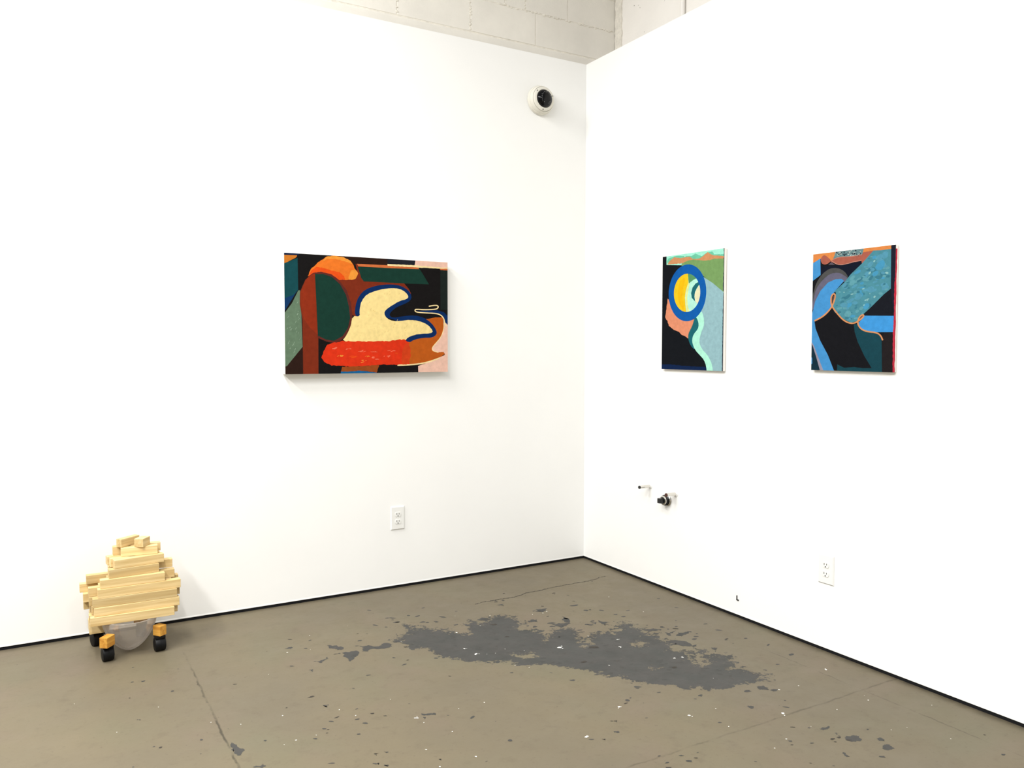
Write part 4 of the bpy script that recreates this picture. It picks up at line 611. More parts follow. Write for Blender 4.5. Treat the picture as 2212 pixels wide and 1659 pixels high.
 ('azure', [(0.2288,0.254), (0.2138,0.2505), (0.2048,0.2972), (0.2154,0.2994)]),
 ('azure', [(0.2138,0.2505), (0.1983,0.2489), (0.194,0.2962), (0.2048,0.2972)]),
 ('azure', [(0.1983,0.2489), (0.1828,0.249), (0.183,0.2964), (0.194,0.2962)]),
 ('azure', [(0.1828,0.249), (0.1672,0.251), (0.1721,0.2979), (0.183,0.2964)]),
 ('azure', [(0.1672,0.251), (0.1519,0.2548), (0.1614,0.3006), (0.1721,0.2979)]),
 ('azure', [(0.1519,0.2548), (0.137,0.2604), (0.151,0.3045), (0.1614,0.3006)]),
 ('azure', [(0.137,0.2604), (0.1227,0.2678), (0.1411,0.3095), (0.151,0.3045)]),
 ('azure', [(0.1227,0.2678), (0.1092,0.2768), (0.1317,0.3157), (0.1411,0.3095)]),
 ('azure', [(0.1092,0.2768), (0.0968,0.2873), (0.1231,0.3228), (0.1317,0.3157)]),
 ('azure', [(0.0968,0.2873), (0.0855,0.2992), (0.1152,0.3309), (0.1231,0.3228)]),
 ('azure', [(0.0855,0.2992), (0.0756,0.3125), (0.1083,0.3398), (0.1152,0.3309)]),
 ('azure', [(0.0756,0.3125), (0.0672,0.3268), (0.1025,0.3494), (0.1083,0.3398)]),
 ('azure', [(0.0672,0.3268), (0.0603,0.342), (0.0977,0.3596), (0.1025,0.3494)]),
 ('azure', [(0.0603,0.342), (0.0552,0.3579), (0.0942,0.3703), (0.0977,0.3596)]),
 ('azure', [(0.0552,0.3579), (0.0519,0.3743), (0.0918,0.3812), (0.0942,0.3703)]),
 ('azure', [(0.0519,0.3743), (0.0503,0.3909), (0.0907,0.3924), (0.0918,0.3812)]),
 ('azure', [(0.0503,0.3909), (0.0507,0.4076), (0.0909,0.4035), (0.0907,0.3924)]),
 ('azure', [(0.0507,0.4076), (0.0528,0.4241), (0.0924,0.4145), (0.0909,0.4035)]),
 ('azure', [(0.0528,0.4241), (0.0568,0.4402), (0.0951,0.4253), (0.0924,0.4145)]),
 ('azure', [(0.0568,0.4402), (0.0625,0.4556), (0.099,0.4356), (0.0951,0.4253)]),
 ('azure', [(0.0625,0.4556), (0.0699,0.4702), (0.1041,0.4453), (0.099,0.4356)]),
 ('azure', [(0.0699,0.4702), (0.0789,0.4837), (0.1102,0.4544), (0.1041,0.4453)]),
 ('azure', [(0.0789,0.4837), (0.0893,0.4961), (0.1174,0.4627), (0.1102,0.4544)]),
 ('azure', [(0.0893,0.4961), (0.1009,0.507), (0.1254,0.4701), (0.1174,0.4627)]),
 ('azure', [(0.1009,0.507), (0.1137,0.5165), (0.1343,0.4764), (0.1254,0.4701)]),
 ('azure', [(0.1137,0.5165), (0.1274,0.5243), (0.1438,0.4817), (0.1343,0.4764)]),
 ('azure', [(0.1274,0.5243), (0.1419,0.5304), (0.1539,0.4859), (0.1438,0.4817)]),
 ('azure', [(0.1419,0.5304), (0.1569,0.5348), (0.1644,0.4889), (0.1539,0.4859)]),
 ('azure', [(0.1569,0.5348), (0.1723,0.5373), (0.1751,0.4906), (0.1644,0.4889)]),
 ('azure', [(0.1723,0.5373), (0.1878,0.5381), (0.186,0.4912), (0.1751,0.4906)]),
 ('azure', [(0.1878,0.5381), (0.2033,0.537), (0.1969,0.4905), (0.186,0.4912)]),
 ('azure', [(0.2033,0.537), (0.2186,0.5341), (0.2077,0.4886), (0.1969,0.4905)]),
 ('azure', [(0.2186,0.5341), (0.2335,0.5295), (0.2182,0.4855), (0.2077,0.4886)]),
 ('azure', [(0.2335,0.5295), (0.2478,0.5232), (0.2283,0.4813), (0.2182,0.4855)]),
 ('azure', [(0.2478,0.5232), (0.2613,0.5154), (0.2378,0.4761), (0.2283,0.4813)]),
 ('azure', [(0.2613,0.5154), (0.2739,0.5061), (0.2468,0.4698), (0.2378,0.4761)]),
 ('azure', [(0.2739,0.5061), (0.2855,0.4954), (0.255,0.4626), (0.2468,0.4698)]),
 ('azure', [(0.2855,0.4954), (0.2958,0.4836), (0.2624,0.4546), (0.255,0.4626)]),
 ('azure', [(0.2958,0.4836), (0.3049,0.4707), (0.2689,0.4458), (0.2624,0.4546)]),
 ('azure', [(0.3049,0.4707), (0.3126,0.4569), (0.2743,0.4364), (0.2689,0.4458)]),
 ('azure', [(0.3126,0.4569), (0.3187,0.4423), (0.2788,0.4265), (0.2743,0.4364)]),
 ('azure', [(0.3187,0.4423), (0.3234,0.4272), (0.2821,0.4163), (0.2788,0.4265)]),
 ('azure', [(0.3234,0.4272), (0.3264,0.4117), (0.2843,0.4057), (0.2821,0.4163)]),
 ('azure', [(0.3264,0.4117), (0.3278,0.396), (0.2853,0.395), (0.2843,0.4057)]),
 ('azure', [(0.3278,0.396), (0.3276,0.3802), (0.2852,0.3843), (0.2853,0.395)]),
 ('dusk', [(0.4415,0.5972), (0.4524,0.5995), (0.4615,0.6007), (0.4673,0.6032), (0.4673,0.5951), (0.4673,0.5864), (0.4673,0.5806), (0.4673,0.5722), (0.4673,0.5643), (0.4673,0.5571), (0.4673,0.5508), (0.4673,0.5426), (0.4673,0.5353), (0.4673,0.5287), (0.4673,0.5195), (0.4673,0.513), (0.4673,0.504), (0.4673,0.4984), (0.4673,0.4909), (0.4673,0.482), (0.4673,0.4752), (0.4673,0.469), (0.4673,0.4599), (0.4641,0.4538), (0.4633,0.4467), (0.4595,0.4396), (0.457,0.4329), (0.457,0.4234), (0.454,0.4175), (0.4501,0.4107), (0.4482,0.4028), (0.4484,0.3957), (0.4454,0.387), (0.4412,0.3891), (0.4415,0.3954), (0.4419,0.4027), (0.4407,0.4113), (0.4408,0.4183), (0.4403,0.4262), (0.4429,0.4326), (0.4416,0.4414), (0.441,0.4496), (0.4413,0.4563), (0.4432,0.4645), (0.4413,0.4721), (0.4435,0.4781), (0.4439,0.4859), (0.4443,0.493), (0.4436,0.5023), (0.4432,0.5096), (0.4434,0.5157), (0.4434,0.5231), (0.4433,0.5312), (0.4438,0.5384), (0.4415,0.545), (0.4447,0.5527), (0.4426,0.5616), (0.4432,0.5675), (0.444,0.576), (0.4422,0.5826), (0.4432,0.5904)]),
 ('dusk', [(0.4442,0.3798), (0.4438,0.3722), (0.4436,0.3653), (0.443,0.3572), (0.444,0.3501), (0.4431,0.3421), (0.4426,0.3341), (0.4423,0.3271), (0.4424,0.319), (0.4437,0.3127), (0.4437,0.3052), (0.4415,0.297), (0.4414,0.2897), (0.4416,0.2823), (0.4432,0.2736), (0.4427,0.2665), (0.441,0.2592), (0.4423,0.2519), (0.4411,0.2452), (0.4419,0.2374), (0.4409,0.2302), (0.4423,0.2222), (0.4409,0.216), (0.4413,0.2073), (0.4419,0.2012), (0.4411,0.193), (0.4415,0.1855), (0.4406,0.1782), (0.4426,0.1718), (0.4419,0.1629), (0.4421,0.1559), (0.4421,0.1494), (0.4409,0.1415), (0.4423,0.1341), (0.4406,0.1264), (0.4409,0.1188), (0.4418,0.1125), (0.4419,0.1046), (0.442,0.097), (0.4422,0.0899), (0.4408,0.0823), (0.4405,0.0751), (0.4413,0.0679), (0.4412,0.0595), (0.4407,0.0535), (0.4407,0.0449), (0.4408,0.0372), (0.4409,0.0304), (0.4419,0.0236), (0.4401,0.0142), (0.4405,0.0076), (0.4411,-0.0013), (0.4396,-0.0091), (0.44,-0.0171), (0.4513,-0.0172), (0.4609,-0.0164), (0.4673,-0.0165), (0.4673,-0.0157), (0.4673,-0.0084), (0.4673,-0.0014), (0.4673,0.0059), (0.4673,0.0128), (0.4673,0.0207), (0.4673,0.0283), (0.4673,0.0357), (0.4673,0.0423), (0.4673,0.0495), (0.4673,0.0565), (0.4673,0.0649), (0.4673,0.0712), (0.4673,0.0782), (0.4673,0.0864), (0.4673,0.093), (0.4673,0.1016), (0.4673,0.1088), (0.4673,0.1162), (0.4673,0.1224), (0.4673,0.1303), (0.4673,0.1383), (0.4673,0.1452), (0.4673,0.1528), (0.4673,0.1595), (0.4673,0.1673), (0.4673,0.1744), (0.4673,0.181), (0.4673,0.1894), (0.4673,0.1955), (0.4673,0.2037), (0.4673,0.2105), (0.4673,0.2184), (0.4673,0.2248), (0.4673,0.2333), (0.4673,0.2398), (0.4673,0.2476), (0.4673,0.2544), (0.4673,0.2626), (0.4673,0.2688), (0.4673,0.2768), (0.4673,0.2843), (0.4673,0.2916), (0.4673,0.2987), (0.4673,0.3066), (0.4673,0.3134), (0.4673,0.3202), (0.4673,0.3279), (0.4673,0.335), (0.4673,0.342), (0.4673,0.3504), (0.4673,0.357), (0.4673,0.3648), (0.4673,0.3711), (0.4673,0.3794), (0.4673,0.3854), (0.4651,0.3842), (0.4538,0.3827)]),
]
PAINT_C_BOX = (-1.6992, 1.2058, 0.3872, 0.4943)
PAINT_C = [
 ('orange3', [(-0.0172,0.5143), (0.3702,0.5133), (0.3675,0.4791), (0.2914,0.4786), (0.2384,0.4432), (0.0922,0.46), (0.0365,0.4722), (-0.0157,0.4517)]),
 ('clay', [(0.0794,0.4608), (0.0914,0.4596), (0.0991,0.4625), (0.1067,0.4648), (0.1145,0.4671), (0.1219,0.4695), (0.1289,0.4718), (0.1369,0.4715), (0.1458,0.471), (0.1535,0.4709), (0.1627,0.4691), (0.17,0.4689), (0.179,0.4679), (0.1858,0.4686), (0.1933,0.4683), (0.2006,0.4698), (0.2093,0.4704), (0.2162,0.4715), (0.2235,0.4717), (0.2297,0.4728), (0.2385,0.4734), (0.2411,0.4782), (0.248,0.4791), (0.2565,0.4796), (0.2627,0.4803), (0.2694,0.48), (0.2768,0.4809), (0.2842,0.4815), (0.2914,0.4818), (0.2871,0.4765), (0.2821,0.4725), (0.2786,0.4679), (0.2733,0.4633), (0.2699,0.4587), (0.2659,0.4541), (0.2606,0.4504), (0.2541,0.4454), (0.2492,0.442), (0.2447,0.4374), (0.239,0.4326), (0.2322,0.4352), (0.2248,0.4382), (0.2169,0.44), (0.21,0.4425), (0.2032,0.4455), (0.1944,0.4436), (0.1869,0.4425), (0.1789,0.4415), (0.1717,0.4394), (0.1608,0.4387), (0.1518,0.438), (0.1432,0.4373), (0.1343,0.4389), (0.1238,0.4406), (0.1159,0.4423), (0.1079,0.4472), (0.102,0.4499), (0.0933,0.4536), (0.0872,0.4568)]),
 ('dapple', [(0.1134,0.4959), (0.1212,0.4949), (0.1284,0.4951), (0.1354,0.4945), (0.1431,0.4951), (0.1513,0.4944), (0.1575,0.4945), (0.165,0.4938), (0.174,0.4942), (0.1812,0.495), (0.1877,0.495), (0.1948,0.4949), (0.2013,0.4939), (0.2087,0.4948), (0.2159,0.4942), (0.2236,0.4944), (0.2312,0.4937), (0.2379,0.4938), (0.2457,0.4933), (0.2426,0.4815), (0.2412,0.4761), (0.2379,0.4708), (0.23,0.4702), (0.2225,0.4691), (0.2156,0.4683), (0.2084,0.4697), (0.2007,0.4677), (0.1935,0.469), (0.1858,0.4685), (0.1796,0.467), (0.1711,0.4685), (0.1628,0.47), (0.1536,0.4699), (0.1455,0.4715), (0.1389,0.4712), (0.1303,0.47), (0.1223,0.4684), (0.1163,0.466), (0.1077,0.466), (0.1013,0.4638), (0.1033,0.4707), (0.1062,0.4762), (0.1084,0.4825), (0.1106,0.4886)]),
 ('palegrey', [(0.1197,0.4867), (0.118,0.4862), (0.1151,0.4871), (0.1126,0.4888), (0.1121,0.4903), (0.1137,0.4908), (0.1166,0.4899), (0.1191,0.4882)]),
 ('dusk3', [(0.1438,0.4852), (0.1422,0.4855), (0.1405,0.4871), (0.1398,0.4891), (0.1404,0.4903), (0.142,0.49), (0.1436,0.4884), (0.1444,0.4864)]),
 ('dapple2', [(0.1331,0.4741), (0.1328,0.4758), (0.1343,0.4788), (0.1367,0.4813), (0.1386,0.4818), (0.1388,0.48), (0.1373,0.4771), (0.135,0.4746)]),
 ('palegrey', [(0.184,0.4695), (0.183,0.4714), (0.1839,0.474), (0.1861,0.4758), (0.1885,0.4757), (0.1895,0.4738), (0.1886,0.4712), (0.1863,0.4694)]),
 ('dusk3', [(0.1583,0.4785), (0.1591,0.4803), (0.1623,0.4816), (0.166,0.4816), (0.168,0.4803), (0.1672,0.4785), (0.164,0.4773), (0.1603,0.4773)]),
 ('dapple2', [(0.2116,0.4675), (0.2118,0.4692), (0.2135,0.4702), (0.2157,0.4699), (0.2171,0.4685), (0.2169,0.4667), (0.2152,0.4657), (0.213,0.466)]),
 ('palegrey', [(0.1997,0.469), (0.1976,0.4692), (0.1943,0.4714), (0.1917,0.4742), (0.1914,0.4761), (0.1935,0.4759), (0.1969,0.4737), (0.1994,0.4708)]),
 ('dusk3', [(0.2236,0.4647), (0.2218,0.4659), (0.2205,0.4687), (0.2204,0.4717), (0.2217,0.473), (0.2236,0.4719), (0.2249,0.469), (0.2249,0.466)]),
 ('dapple2', [(0.1873,0.4798), (0.1873,0.4816), (0.1893,0.4831), (0.1921,0.4835), (0.194,0.4826), (0.1939,0.4808), (0.1919,0.4792), (0.1892,0.4788)]),
 ('palegrey', [(0.1431,0.4811), (0.1414,0.4793), (0.138,0.4791), (0.1347,0.4806), (0.1335,0.483), (0.1352,0.4848), (0.1387,0.485), (0.1419,0.4835)]),
 ('dusk3', [(0.199,0.4768), (0.1978,0.476), (0.195,0.4761), (0.1923,0.4771), (0.1913,0.4783), (0.1925,0.4791), (0.1953,0.479), (0.198,0.478)]),
 ('dapple2', [(0.1377,0.4775), (0.136,0.4777), (0.1345,0.4792), (0.1339,0.481), (0.1346,0.4822), (0.1362,0.482), (0.1378,0.4805), (0.1384,0.4786)]),
 ('palegrey', [(0.1707,0.4769), (0.1714,0.4785), (0.1744,0.48), (0.1778,0.4803), (0.1798,0.4794), (0.1791,0.4778), (0.1762,0.4764), (0.1727,0.476)]),
 ('dusk3', [(0.1182,0.4886), (0.1163,0.4892), (0.1151,0.491), (0.1152,0.4929), (0.1166,0.4939), (0.1185,0.4933), (0.1197,0.4915), (0.1196,0.4895)]),
 ('dapple2', [(0.1792,0.4824), (0.1776,0.4821), (0.1755,0.4832), (0.1742,0.4849), (0.1744,0.4863), (0.176,0.4866), (0.1781,0.4856), (0.1794,0.4839)]),
 ('palegrey', [(0.2063,0.4779), (0.2042,0.4787), (0.2025,0.4812), (0.2024,0.4839), (0.2037,0.4852), (0.2059,0.4844), (0.2075,0.4819), (0.2076,0.4792)]),
 ('dusk3', [(0.2084,0.4763), (0.2061,0.4753), (0.2036,0.4762), (0.2024,0.4783), (0.2031,0.4804), (0.2054,0.4813), (0.2079,0.4805), (0.2092,0.4784)]),
 ('dapple2', [(0.1361,0.4828), (0.1345,0.4821), (0.1316,0.4827), (0.129,0.4842), (0.1283,0.4858), (0.1298,0.4865), (0.1328,0.4859), (0.1354,0.4843)]),
 ('palegrey', [(0.181,0.4845), (0.1795,0.4859), (0.1793,0.4877), (0.1807,0.4889), (0.1826,0.4888), (0.1842,0.4875), (0.1843,0.4857), (0.183,0.4845)]),
 ('dusk3', [(0.1176,0.4866), (0.1163,0.4885), (0.1168,0.4902), (0.1188,0.4908), (0.1211,0.4898), (0.1224,0.4879), (0.1219,0.4861), (0.1199,0.4856)]),
 ('dapple2', [(0.1525,0.4921), (0.1503,0.4914), (0.1464,0.4924), (0.1431,0.4947), (0.1423,0.4968), (0.1445,0.4975), (0.1484,0.4964), (0.1517,0.4942)]),
 ('palegrey', [(0.1284,0.4759), (0.127,0.4773), (0.1268,0.48), (0.1279,0.4823), (0.1296,0.483), (0.1309,0.4816), (0.1312,0.4789), (0.1301,0.4766)]),
 ('dusk3', [(0.1543,0.4747), (0.1517,0.4759), (0.1506,0.4784), (0.1515,0.4808), (0.1541,0.4816), (0.1566,0.4803), (0.1578,0.4778), (0.1568,0.4754)]),
 ('dapple2', [(0.2229,0.4812), (0.2226,0.4831), (0.2242,0.485), (0.2268,0.4858), (0.2289,0.4851), (0.2292,0.4832), (0.2276,0.4813), (0.225,0.4804)]),
 ('palegrey', [(0.1291,0.4791), (0.1275,0.4779), (0.1238,0.478), (0.1202,0.4793), (0.1189,0.481), (0.1205,0.4822), (0.1242,0.4821), (0.1278,0.4808)]),
 ('dusk3', [(0.2046,0.4746), (0.2057,0.4764), (0.2091,0.4775), (0.2129,0.4773), (0.2149,0.4758), (0.2139,0.474), (0.2105,0.4729), (0.2066,0.4731)]),
 ('dapple2', [(0.1506,0.4853), (0.1496,0.4875), (0.1507,0.4902), (0.1534,0.4919), (0.1559,0.4916), (0.157,0.4894), (0.1558,0.4867), (0.1532,0.485)]),
 ('palegrey', [(0.2235,0.4694), (0.2218,0.4713), (0.222,0.4742), (0.224,0.4763), (0.2266,0.4764), (0.2283,0.4744), (0.2281,0.4716), (0.2261,0.4695)]),
 ('dusk3', [(0.1528,0.4747), (0.1506,0.4757), (0.1497,0.4778), (0.1507,0.4797), (0.1529,0.4802), (0.155,0.4791), (0.1559,0.477), (0.1549,0.4752)]),
 ('dapple2', [(0.1583,0.4885), (0.1586,0.4902), (0.161,0.4924), (0.1641,0.4939), (0.1661,0.4938), (0.1658,0.4921), (0.1634,0.4899), (0.1603,0.4884)]),
 ('palegrey', [(0.1957,0.4794), (0.196,0.4811), (0.1983,0.4828), (0.2013,0.4834), (0.2033,0.4827), (0.203,0.481), (0.2007,0.4794), (0.1976,0.4787)]),
 ('dusk3', [(0.1378,0.4812), (0.1355,0.4821), (0.1341,0.4845), (0.1346,0.487), (0.1365,0.488), (0.1388,0.4871), (0.1401,0.4847), (0.1397,0.4822)]),
 ('dapple2', [(0.2368,0.4667), (0.2349,0.4665), (0.2314,0.468), (0.2283,0.4701), (0.2275,0.4716), (0.2293,0.4717), (0.2328,0.4703), (0.2359,0.4682)]),
 ('palegrey', [(0.1779,0.4767), (0.1766,0.4753), (0.174,0.4751), (0.1716,0.4763), (0.1708,0.4782), (0.1721,0.4796), (0.1747,0.4797), (0.1771,0.4785)]),
 ('dusk3', [(0.1956,0.4736), (0.194,0.4742), (0.1926,0.4763), (0.1922,0.4786), (0.1931,0.4798), (0.1947,0.4791), (0.1961,0.477), (0.1965,0.4747)]),
 ('dapple2', [(0.2107,0.4749), (0.2085,0.4744), (0.2049,0.4758), (0.2021,0.4782), (0.2017,0.4804), (0.204,0.4809), (0.2076,0.4796), (0.2104,0.4771)]),
 ('palegrey', [(0.1838,0.4901), (0.1844,0.4916), (0.1872,0.493), (0.1905,0.4934), (0.1924,0.4926), (0.1918,0.4911), (0.189,0.4897), (0.1857,0.4893)]),
 ('dusk3', [(0.1712,0.4834), (0.171,0.4855), (0.1725,0.4868), (0.1747,0.4865), (0.1764,0.4847), (0.1766,0.4826), (0.1751,0.4814), (0.1728,0.4817)]),
 ('dapple2', [(0.1985,0.4732), (0.1974,0.4753), (0.1983,0.478), (0.2008,0.4797), (0.2034,0.4794), (0.2045,0.4773), (0.2036,0.4746), (0.2011,0.4729)]),
 ('palegrey', [(0.1374,0.4802), (0.1354,0.4802), (0.1318,0.4819), (0.1288,0.4843), (0.128,0.486), (0.13,0.4859), (0.1336,0.4842), (0.1367,0.4818)]),
 ('dusk3', [(0.2104,0.4868), (0.2079,0.4869), (0.2059,0.4885), (0.2057,0.4907), (0.2073,0.4922), (0.2098,0.4921), (0.2118,0.4905), (0.212,0.4883)]),
 ('dapple2', [(0.2228,0.4806), (0.2227,0.482), (0.2243,0.4836), (0.2265,0.4844), (0.2281,0.484), (0.2282,0.4826), (0.2266,0.481), (0.2244,0.4802)]),
 ('palegrey', [(0.2328,0.4832), (0.2314,0.4819), (0.2289,0.4819), (0.2268,0.4833), (0.2263,0.4853), (0.2276,0.4866), (0.2301,0.4866), (0.2322,0.4852)]),
 ('dusk3', [(0.1184,0.4891), (0.1165,0.4903), (0.1158,0.4927), (0.1168,0.4948), (0.1189,0.4954), (0.1208,0.4941), (0.1214,0.4917), (0.1204,0.4896)]),
 ('dapple2', [(0.1538,0.4844), (0.1534,0.4859), (0.1545,0.4876), (0.1565,0.4884), (0.1582,0.488), (0.1586,0.4865), (0.1575,0.4849), (0.1555,0.484)]),
 ('palegrey', [(0.1299,0.4868), (0.1291,0.489), (0.1302,0.4905), (0.1324,0.4906), (0.1345,0.4892), (0.1352,0.4871), (0.1342,0.4855), (0.1319,0.4854)]),
 ('dusk3', [(0.1255,0.4791), (0.1253,0.4812), (0.1274,0.4838), (0.1306,0.4854), (0.1329,0.4852), (0.1331,0.4832), (0.131,0.4806), (0.1278,0.4789)]),
 ('dapple2', [(0.231,0.4865), (0.2295,0.4863), (0.2274,0.4872), (0.2257,0.4889), (0.2256,0.4902), (0.227,0.4904), (0.2292,0.4894), (0.2308,0.4878)]),
 ('palegrey', [(0.112,0.497), (0.1121,0.4987), (0.1144,0.5005), (0.1175,0.5014), (0.1195,0.5007), (0.1194,0.4989), (0.1171,0.4971), (0.114,0.4963)]),
 ('dusk3', [(0.1585,0.4729), (0.1565,0.4726), (0.1546,0.4737), (0.1539,0.4755), (0.1548,0.477), (0.1568,0.4773), (0.1588,0.4762), (0.1595,0.4744)]),
 ('dapple2', [(0.2163,0.4805), (0.2146,0.4801), (0.2126,0.4809), (0.2117,0.4827), (0.2122,0.4842), (0.214,0.4846), (0.2159,0.4838), (0.2169,0.4821)]),
 ('palegrey', [(0.2049,0.4736), (0.2051,0.4747), (0.2065,0.4755), (0.2083,0.4755), (0.2093,0.4748), (0.2091,0.4737), (0.2078,0.4729), (0.206,0.4728)]),
 ('dusk3', [(0.1528,0.4874), (0.1523,0.4889), (0.1535,0.4906), (0.1555,0.4915), (0.1573,0.4911), (0.1577,0.4895), (0.1566,0.4878), (0.1546,0.4869)]),
 ('dapple2', [(0.1458,0.4771), (0.1446,0.479), (0.1453,0.4817), (0.1475,0.4837), (0.1499,0.4837), (0.151,0.4818), (0.1503,0.4791), (0.1481,0.4771)]),
 ('palegrey', [(0.1398,0.4848), (0.1381,0.4848), (0.1355,0.4862), (0.1335,0.4883), (0.1332,0.4897), (0.1349,0.4897), (0.1375,0.4883), (0.1396,0.4863)]),
 ('dusk3', [(0.2263,0.4705), (0.226,0.4725), (0.228,0.4752), (0.231,0.477), (0.2332,0.4769), (0.2335,0.4749), (0.2315,0.4722), (0.2285,0.4704)]),
 ('dapple2', [(0.1921,0.4782), (0.191,0.4772), (0.1889,0.4773), (0.1871,0.4783), (0.1866,0.4797), (0.1877,0.4807), (0.1897,0.4806), (0.1915,0.4796)]),
 ('palegrey', [(0.1777,0.4832), (0.176,0.4842), (0.1753,0.4861), (0.1759,0.4879), (0.1776,0.4885), (0.1793,0.4875), (0.18,0.4856), (0.1793,0.4838)]),
 ('dusk3', [(0.2049,0.4742), (0.2025,0.4747), (0.2004,0.4771), (0.1997,0.4799), (0.2009,0.4815), (0.2032,0.481), (0.2054,0.4787), (0.2061,0.4759)]),
 ('dapple2', [(0.1517,0.481), (0.1513,0.4835), (0.1533,0.4858), (0.1567,0.4866), (0.1593,0.4854), (0.1598,0.4829), (0.1577,0.4806), (0.1544,0.4798)]),
 ('clay', [(0.0417,0.4759), (0.0495,0.4836), (0.0572,0.4857), (0.0647,0.4823), (0.0744,0.4756), (0.0863,0.4656), (0.0891,0.4579), (0.0829,0.4525), (0.0747,0.4484), (0.0646,0.4458), (0.0552,0.4467), (0.0468,0.4514), (0.0413,0.4583), (0.039,0.4675)]),
 ('blush', [(0.0911,0.4597), (0.0925,0.4586), (0.0946,0.4606), (0.0933,0.4616)]),
 ('blush', [(0.0925,0.4586), (0.0951,0.4565), (0.0973,0.4585), (0.0946,0.4606)]),
 ('blush', [(0.0951,0.4565), (0.0991,0.4534), (0.1013,0.4554), (0.0973,0.4585)]),
 ('blush', [(0.0991,0.4534), (0.1046,0.4491), (0.1065,0.4512), (0.1013,0.4554)]),
 ('blush', [(0.1046,0.4491), (0.1106,0.4455), (0.1121,0.4478), (0.1065,0.4512)]),
 ('blush', [(0.1106,0.4455), (0.1171,0.4424), (0.1182,0.445), (0.1121,0.4478)]),
 ('blush', [(0.1171,0.4424), (0.1241,0.4401), (0.1248,0.4427), (0.1182,0.445)]),
 ('blush', [(0.1241,0.4401), (0.1315,0.4383), (0.1319,0.4411), (0.1248,0.4427)]),
 ('blush', [(0.1315,0.4383), (0.1389,0.4372), (0.139,0.44), (0.1319,0.4411)]),
 ('blush', [(0.1389,0.4372), (0.1463,0.4367), (0.146,0.4395), (0.139,0.44)]),
 ('blush', [(0.1463,0.4367), (0.1536,0.4367), (0.153,0.4395), (0.146,0.4395)]),
 ('blush', [(0.1536,0.4367), (0.1608,0.4373), (0.16,0.4401), (0.153,0.4395)]),
 ('blush', [(0.1608,0.4373), (0.1681,0.4381), (0.1673,0.4409), (0.16,0.4401)]),
 ('blush', [(0.1681,0.4381), (0.1757,0.4392), (0.1748,0.442), (0.1673,0.4409)]),
 ('blush', [(0.1757,0.4392), (0.1835,0.4405), (0.1825,0.4432), (0.1748,0.442)]),
 ('blush', [(0.1835,0.4405), (0.1915,0.442), (0.1905,0.4448), (0.1825,0.4432)]),
 ('blush', [(0.1915,0.442), (0.1995,0.4433), (0.1987,0.446), (0.1905,0.4448)]),
 ('blush', [(0.1995,0.4433), (0.2076,0.4443), (0.2069,0.447), (0.1987,0.446)]),
 ('blush', [(0.2076,0.4443), (0.2158,0.445), (0.2152,0.4477), (0.2069,0.447)]),
 ('blush', [(0.2158,0.445), (0.2242,0.4454), (0.2236,0.4482), (0.2152,0.4477)]),
 ('blush', [(0.2242,0.4454), (0.2304,0.4457), (0.2298,0.4485), (0.2236,0.4482)]),
 ('blush', [(0.2304,0.4457), (0.2346,0.446), (0.234,0.4487), (0.2298,0.4485)]),
 ('blush', [(0.2346,0.446), (0.2366,0.4461), (0.2361,0.4488), (0.234,0.4487)]),
 ('blush', [(0.099,0.4617), (0.101,0.4622), (0.0998,0.4646), (0.0978,0.4641)]),
 ('blush', [(0.101,0.4622), (0.1049,0.4633), (0.1037,0.4657), (0.0998,0.4646)]),
 ('blush', [(0.1049,0.4633), (0.1107,0.4649), (0.1095,0.4672), (0.1037,0.4657)]),
 ('blush', [(0.1107,0.4649), (0.1184,0.4669), (0.1174,0.4693), (0.1095,0.4672)]),
 ('blush', [(0.1184,0.4669), (0.1276,0.4682), (0.127,0.4707), (0.1174,0.4693)]),
 ('blush', [(0.1276,0.4682), (0.1386,0.4687), (0.1381,0.4712), (0.127,0.4707)]),
 ('blush', [(0.1386,0.4687), (0.1511,0.4685), (0.1509,0.4709), (0.1381,0.4712)]),
 ('blush', [(0.1511,0.4685), (0.1654,0.4675), (0.1652,0.4699), (0.1509,0.4709)]),
 ('blush', [(0.1654,0.4675), (0.1793,0.4669), (0.179,0.4694), (0.1652,0.4699)]),
 ('blush', [(0.1793,0.4669), (0.1927,0.4669), (0.1923,0.4693), (0.179,0.4694)]),
 ('blush', [(0.1927,0.4669), (0.2058,0.4672), (0.2053,0.4697), (0.1923,0.4693)]),
 ('blush', [(0.2058,0.4672), (0.2185,0.4681), (0.2179,0.4705), (0.2053,0.4697)]),
 ('blush', [(0.2185,0.4681), (0.2279,0.4687), (0.2273,0.4711), (0.2179,0.4705)]),
 ('blush', [(0.2279,0.4687), (0.2341,0.4691), (0.2336,0.4715), (0.2273,0.4711)]),
 ('blush', [(0.2341,0.4691), (0.2373,0.4693), (0.2367,0.4717), (0.2336,0.4715)]),
 ('smoke', [(0.0778,0.4428), (0.0924,0.4536), (0.1115,0.4399)]),
 ('sky3', [(-0.0156,0.4498), (0.0373,0.4739), (0.0402,0.4038), (-0.014,0.3734)]),
 ('ink3', [(0.0393,0.4415), (0.1426,0.4361), (0.2364,0.4461), (0.2386,0.4329), (0.1881,0.3959), (0.1724,0.3798), (0.1429,0.4204), (0.0803,0.4256), (0.0402,0.4038)]),
 ('olive3', [(-0.0079,0.3093), (0.0011,0.3233), (0.0084,0.3401), (0.0141,0.3597), (0.0244,0.3789), (0.0392,0.3976), (0.0561,0.4122), (0.0751,0.4228), (0.094,0.4279), (0.1128,0.4275), (0.1305,0.4236), (0.1471,0.4161), (0.1606,0.4059), (0.1711,0.3929), (0.1745,0.3827), (0.1711,0.3751), (0.1477,0.3724), (0.1038,0.3746), (0.0586,0.3506), (0.012,0.2992), (-0.0119,0.2803), (-0.0123,0.2949)]),
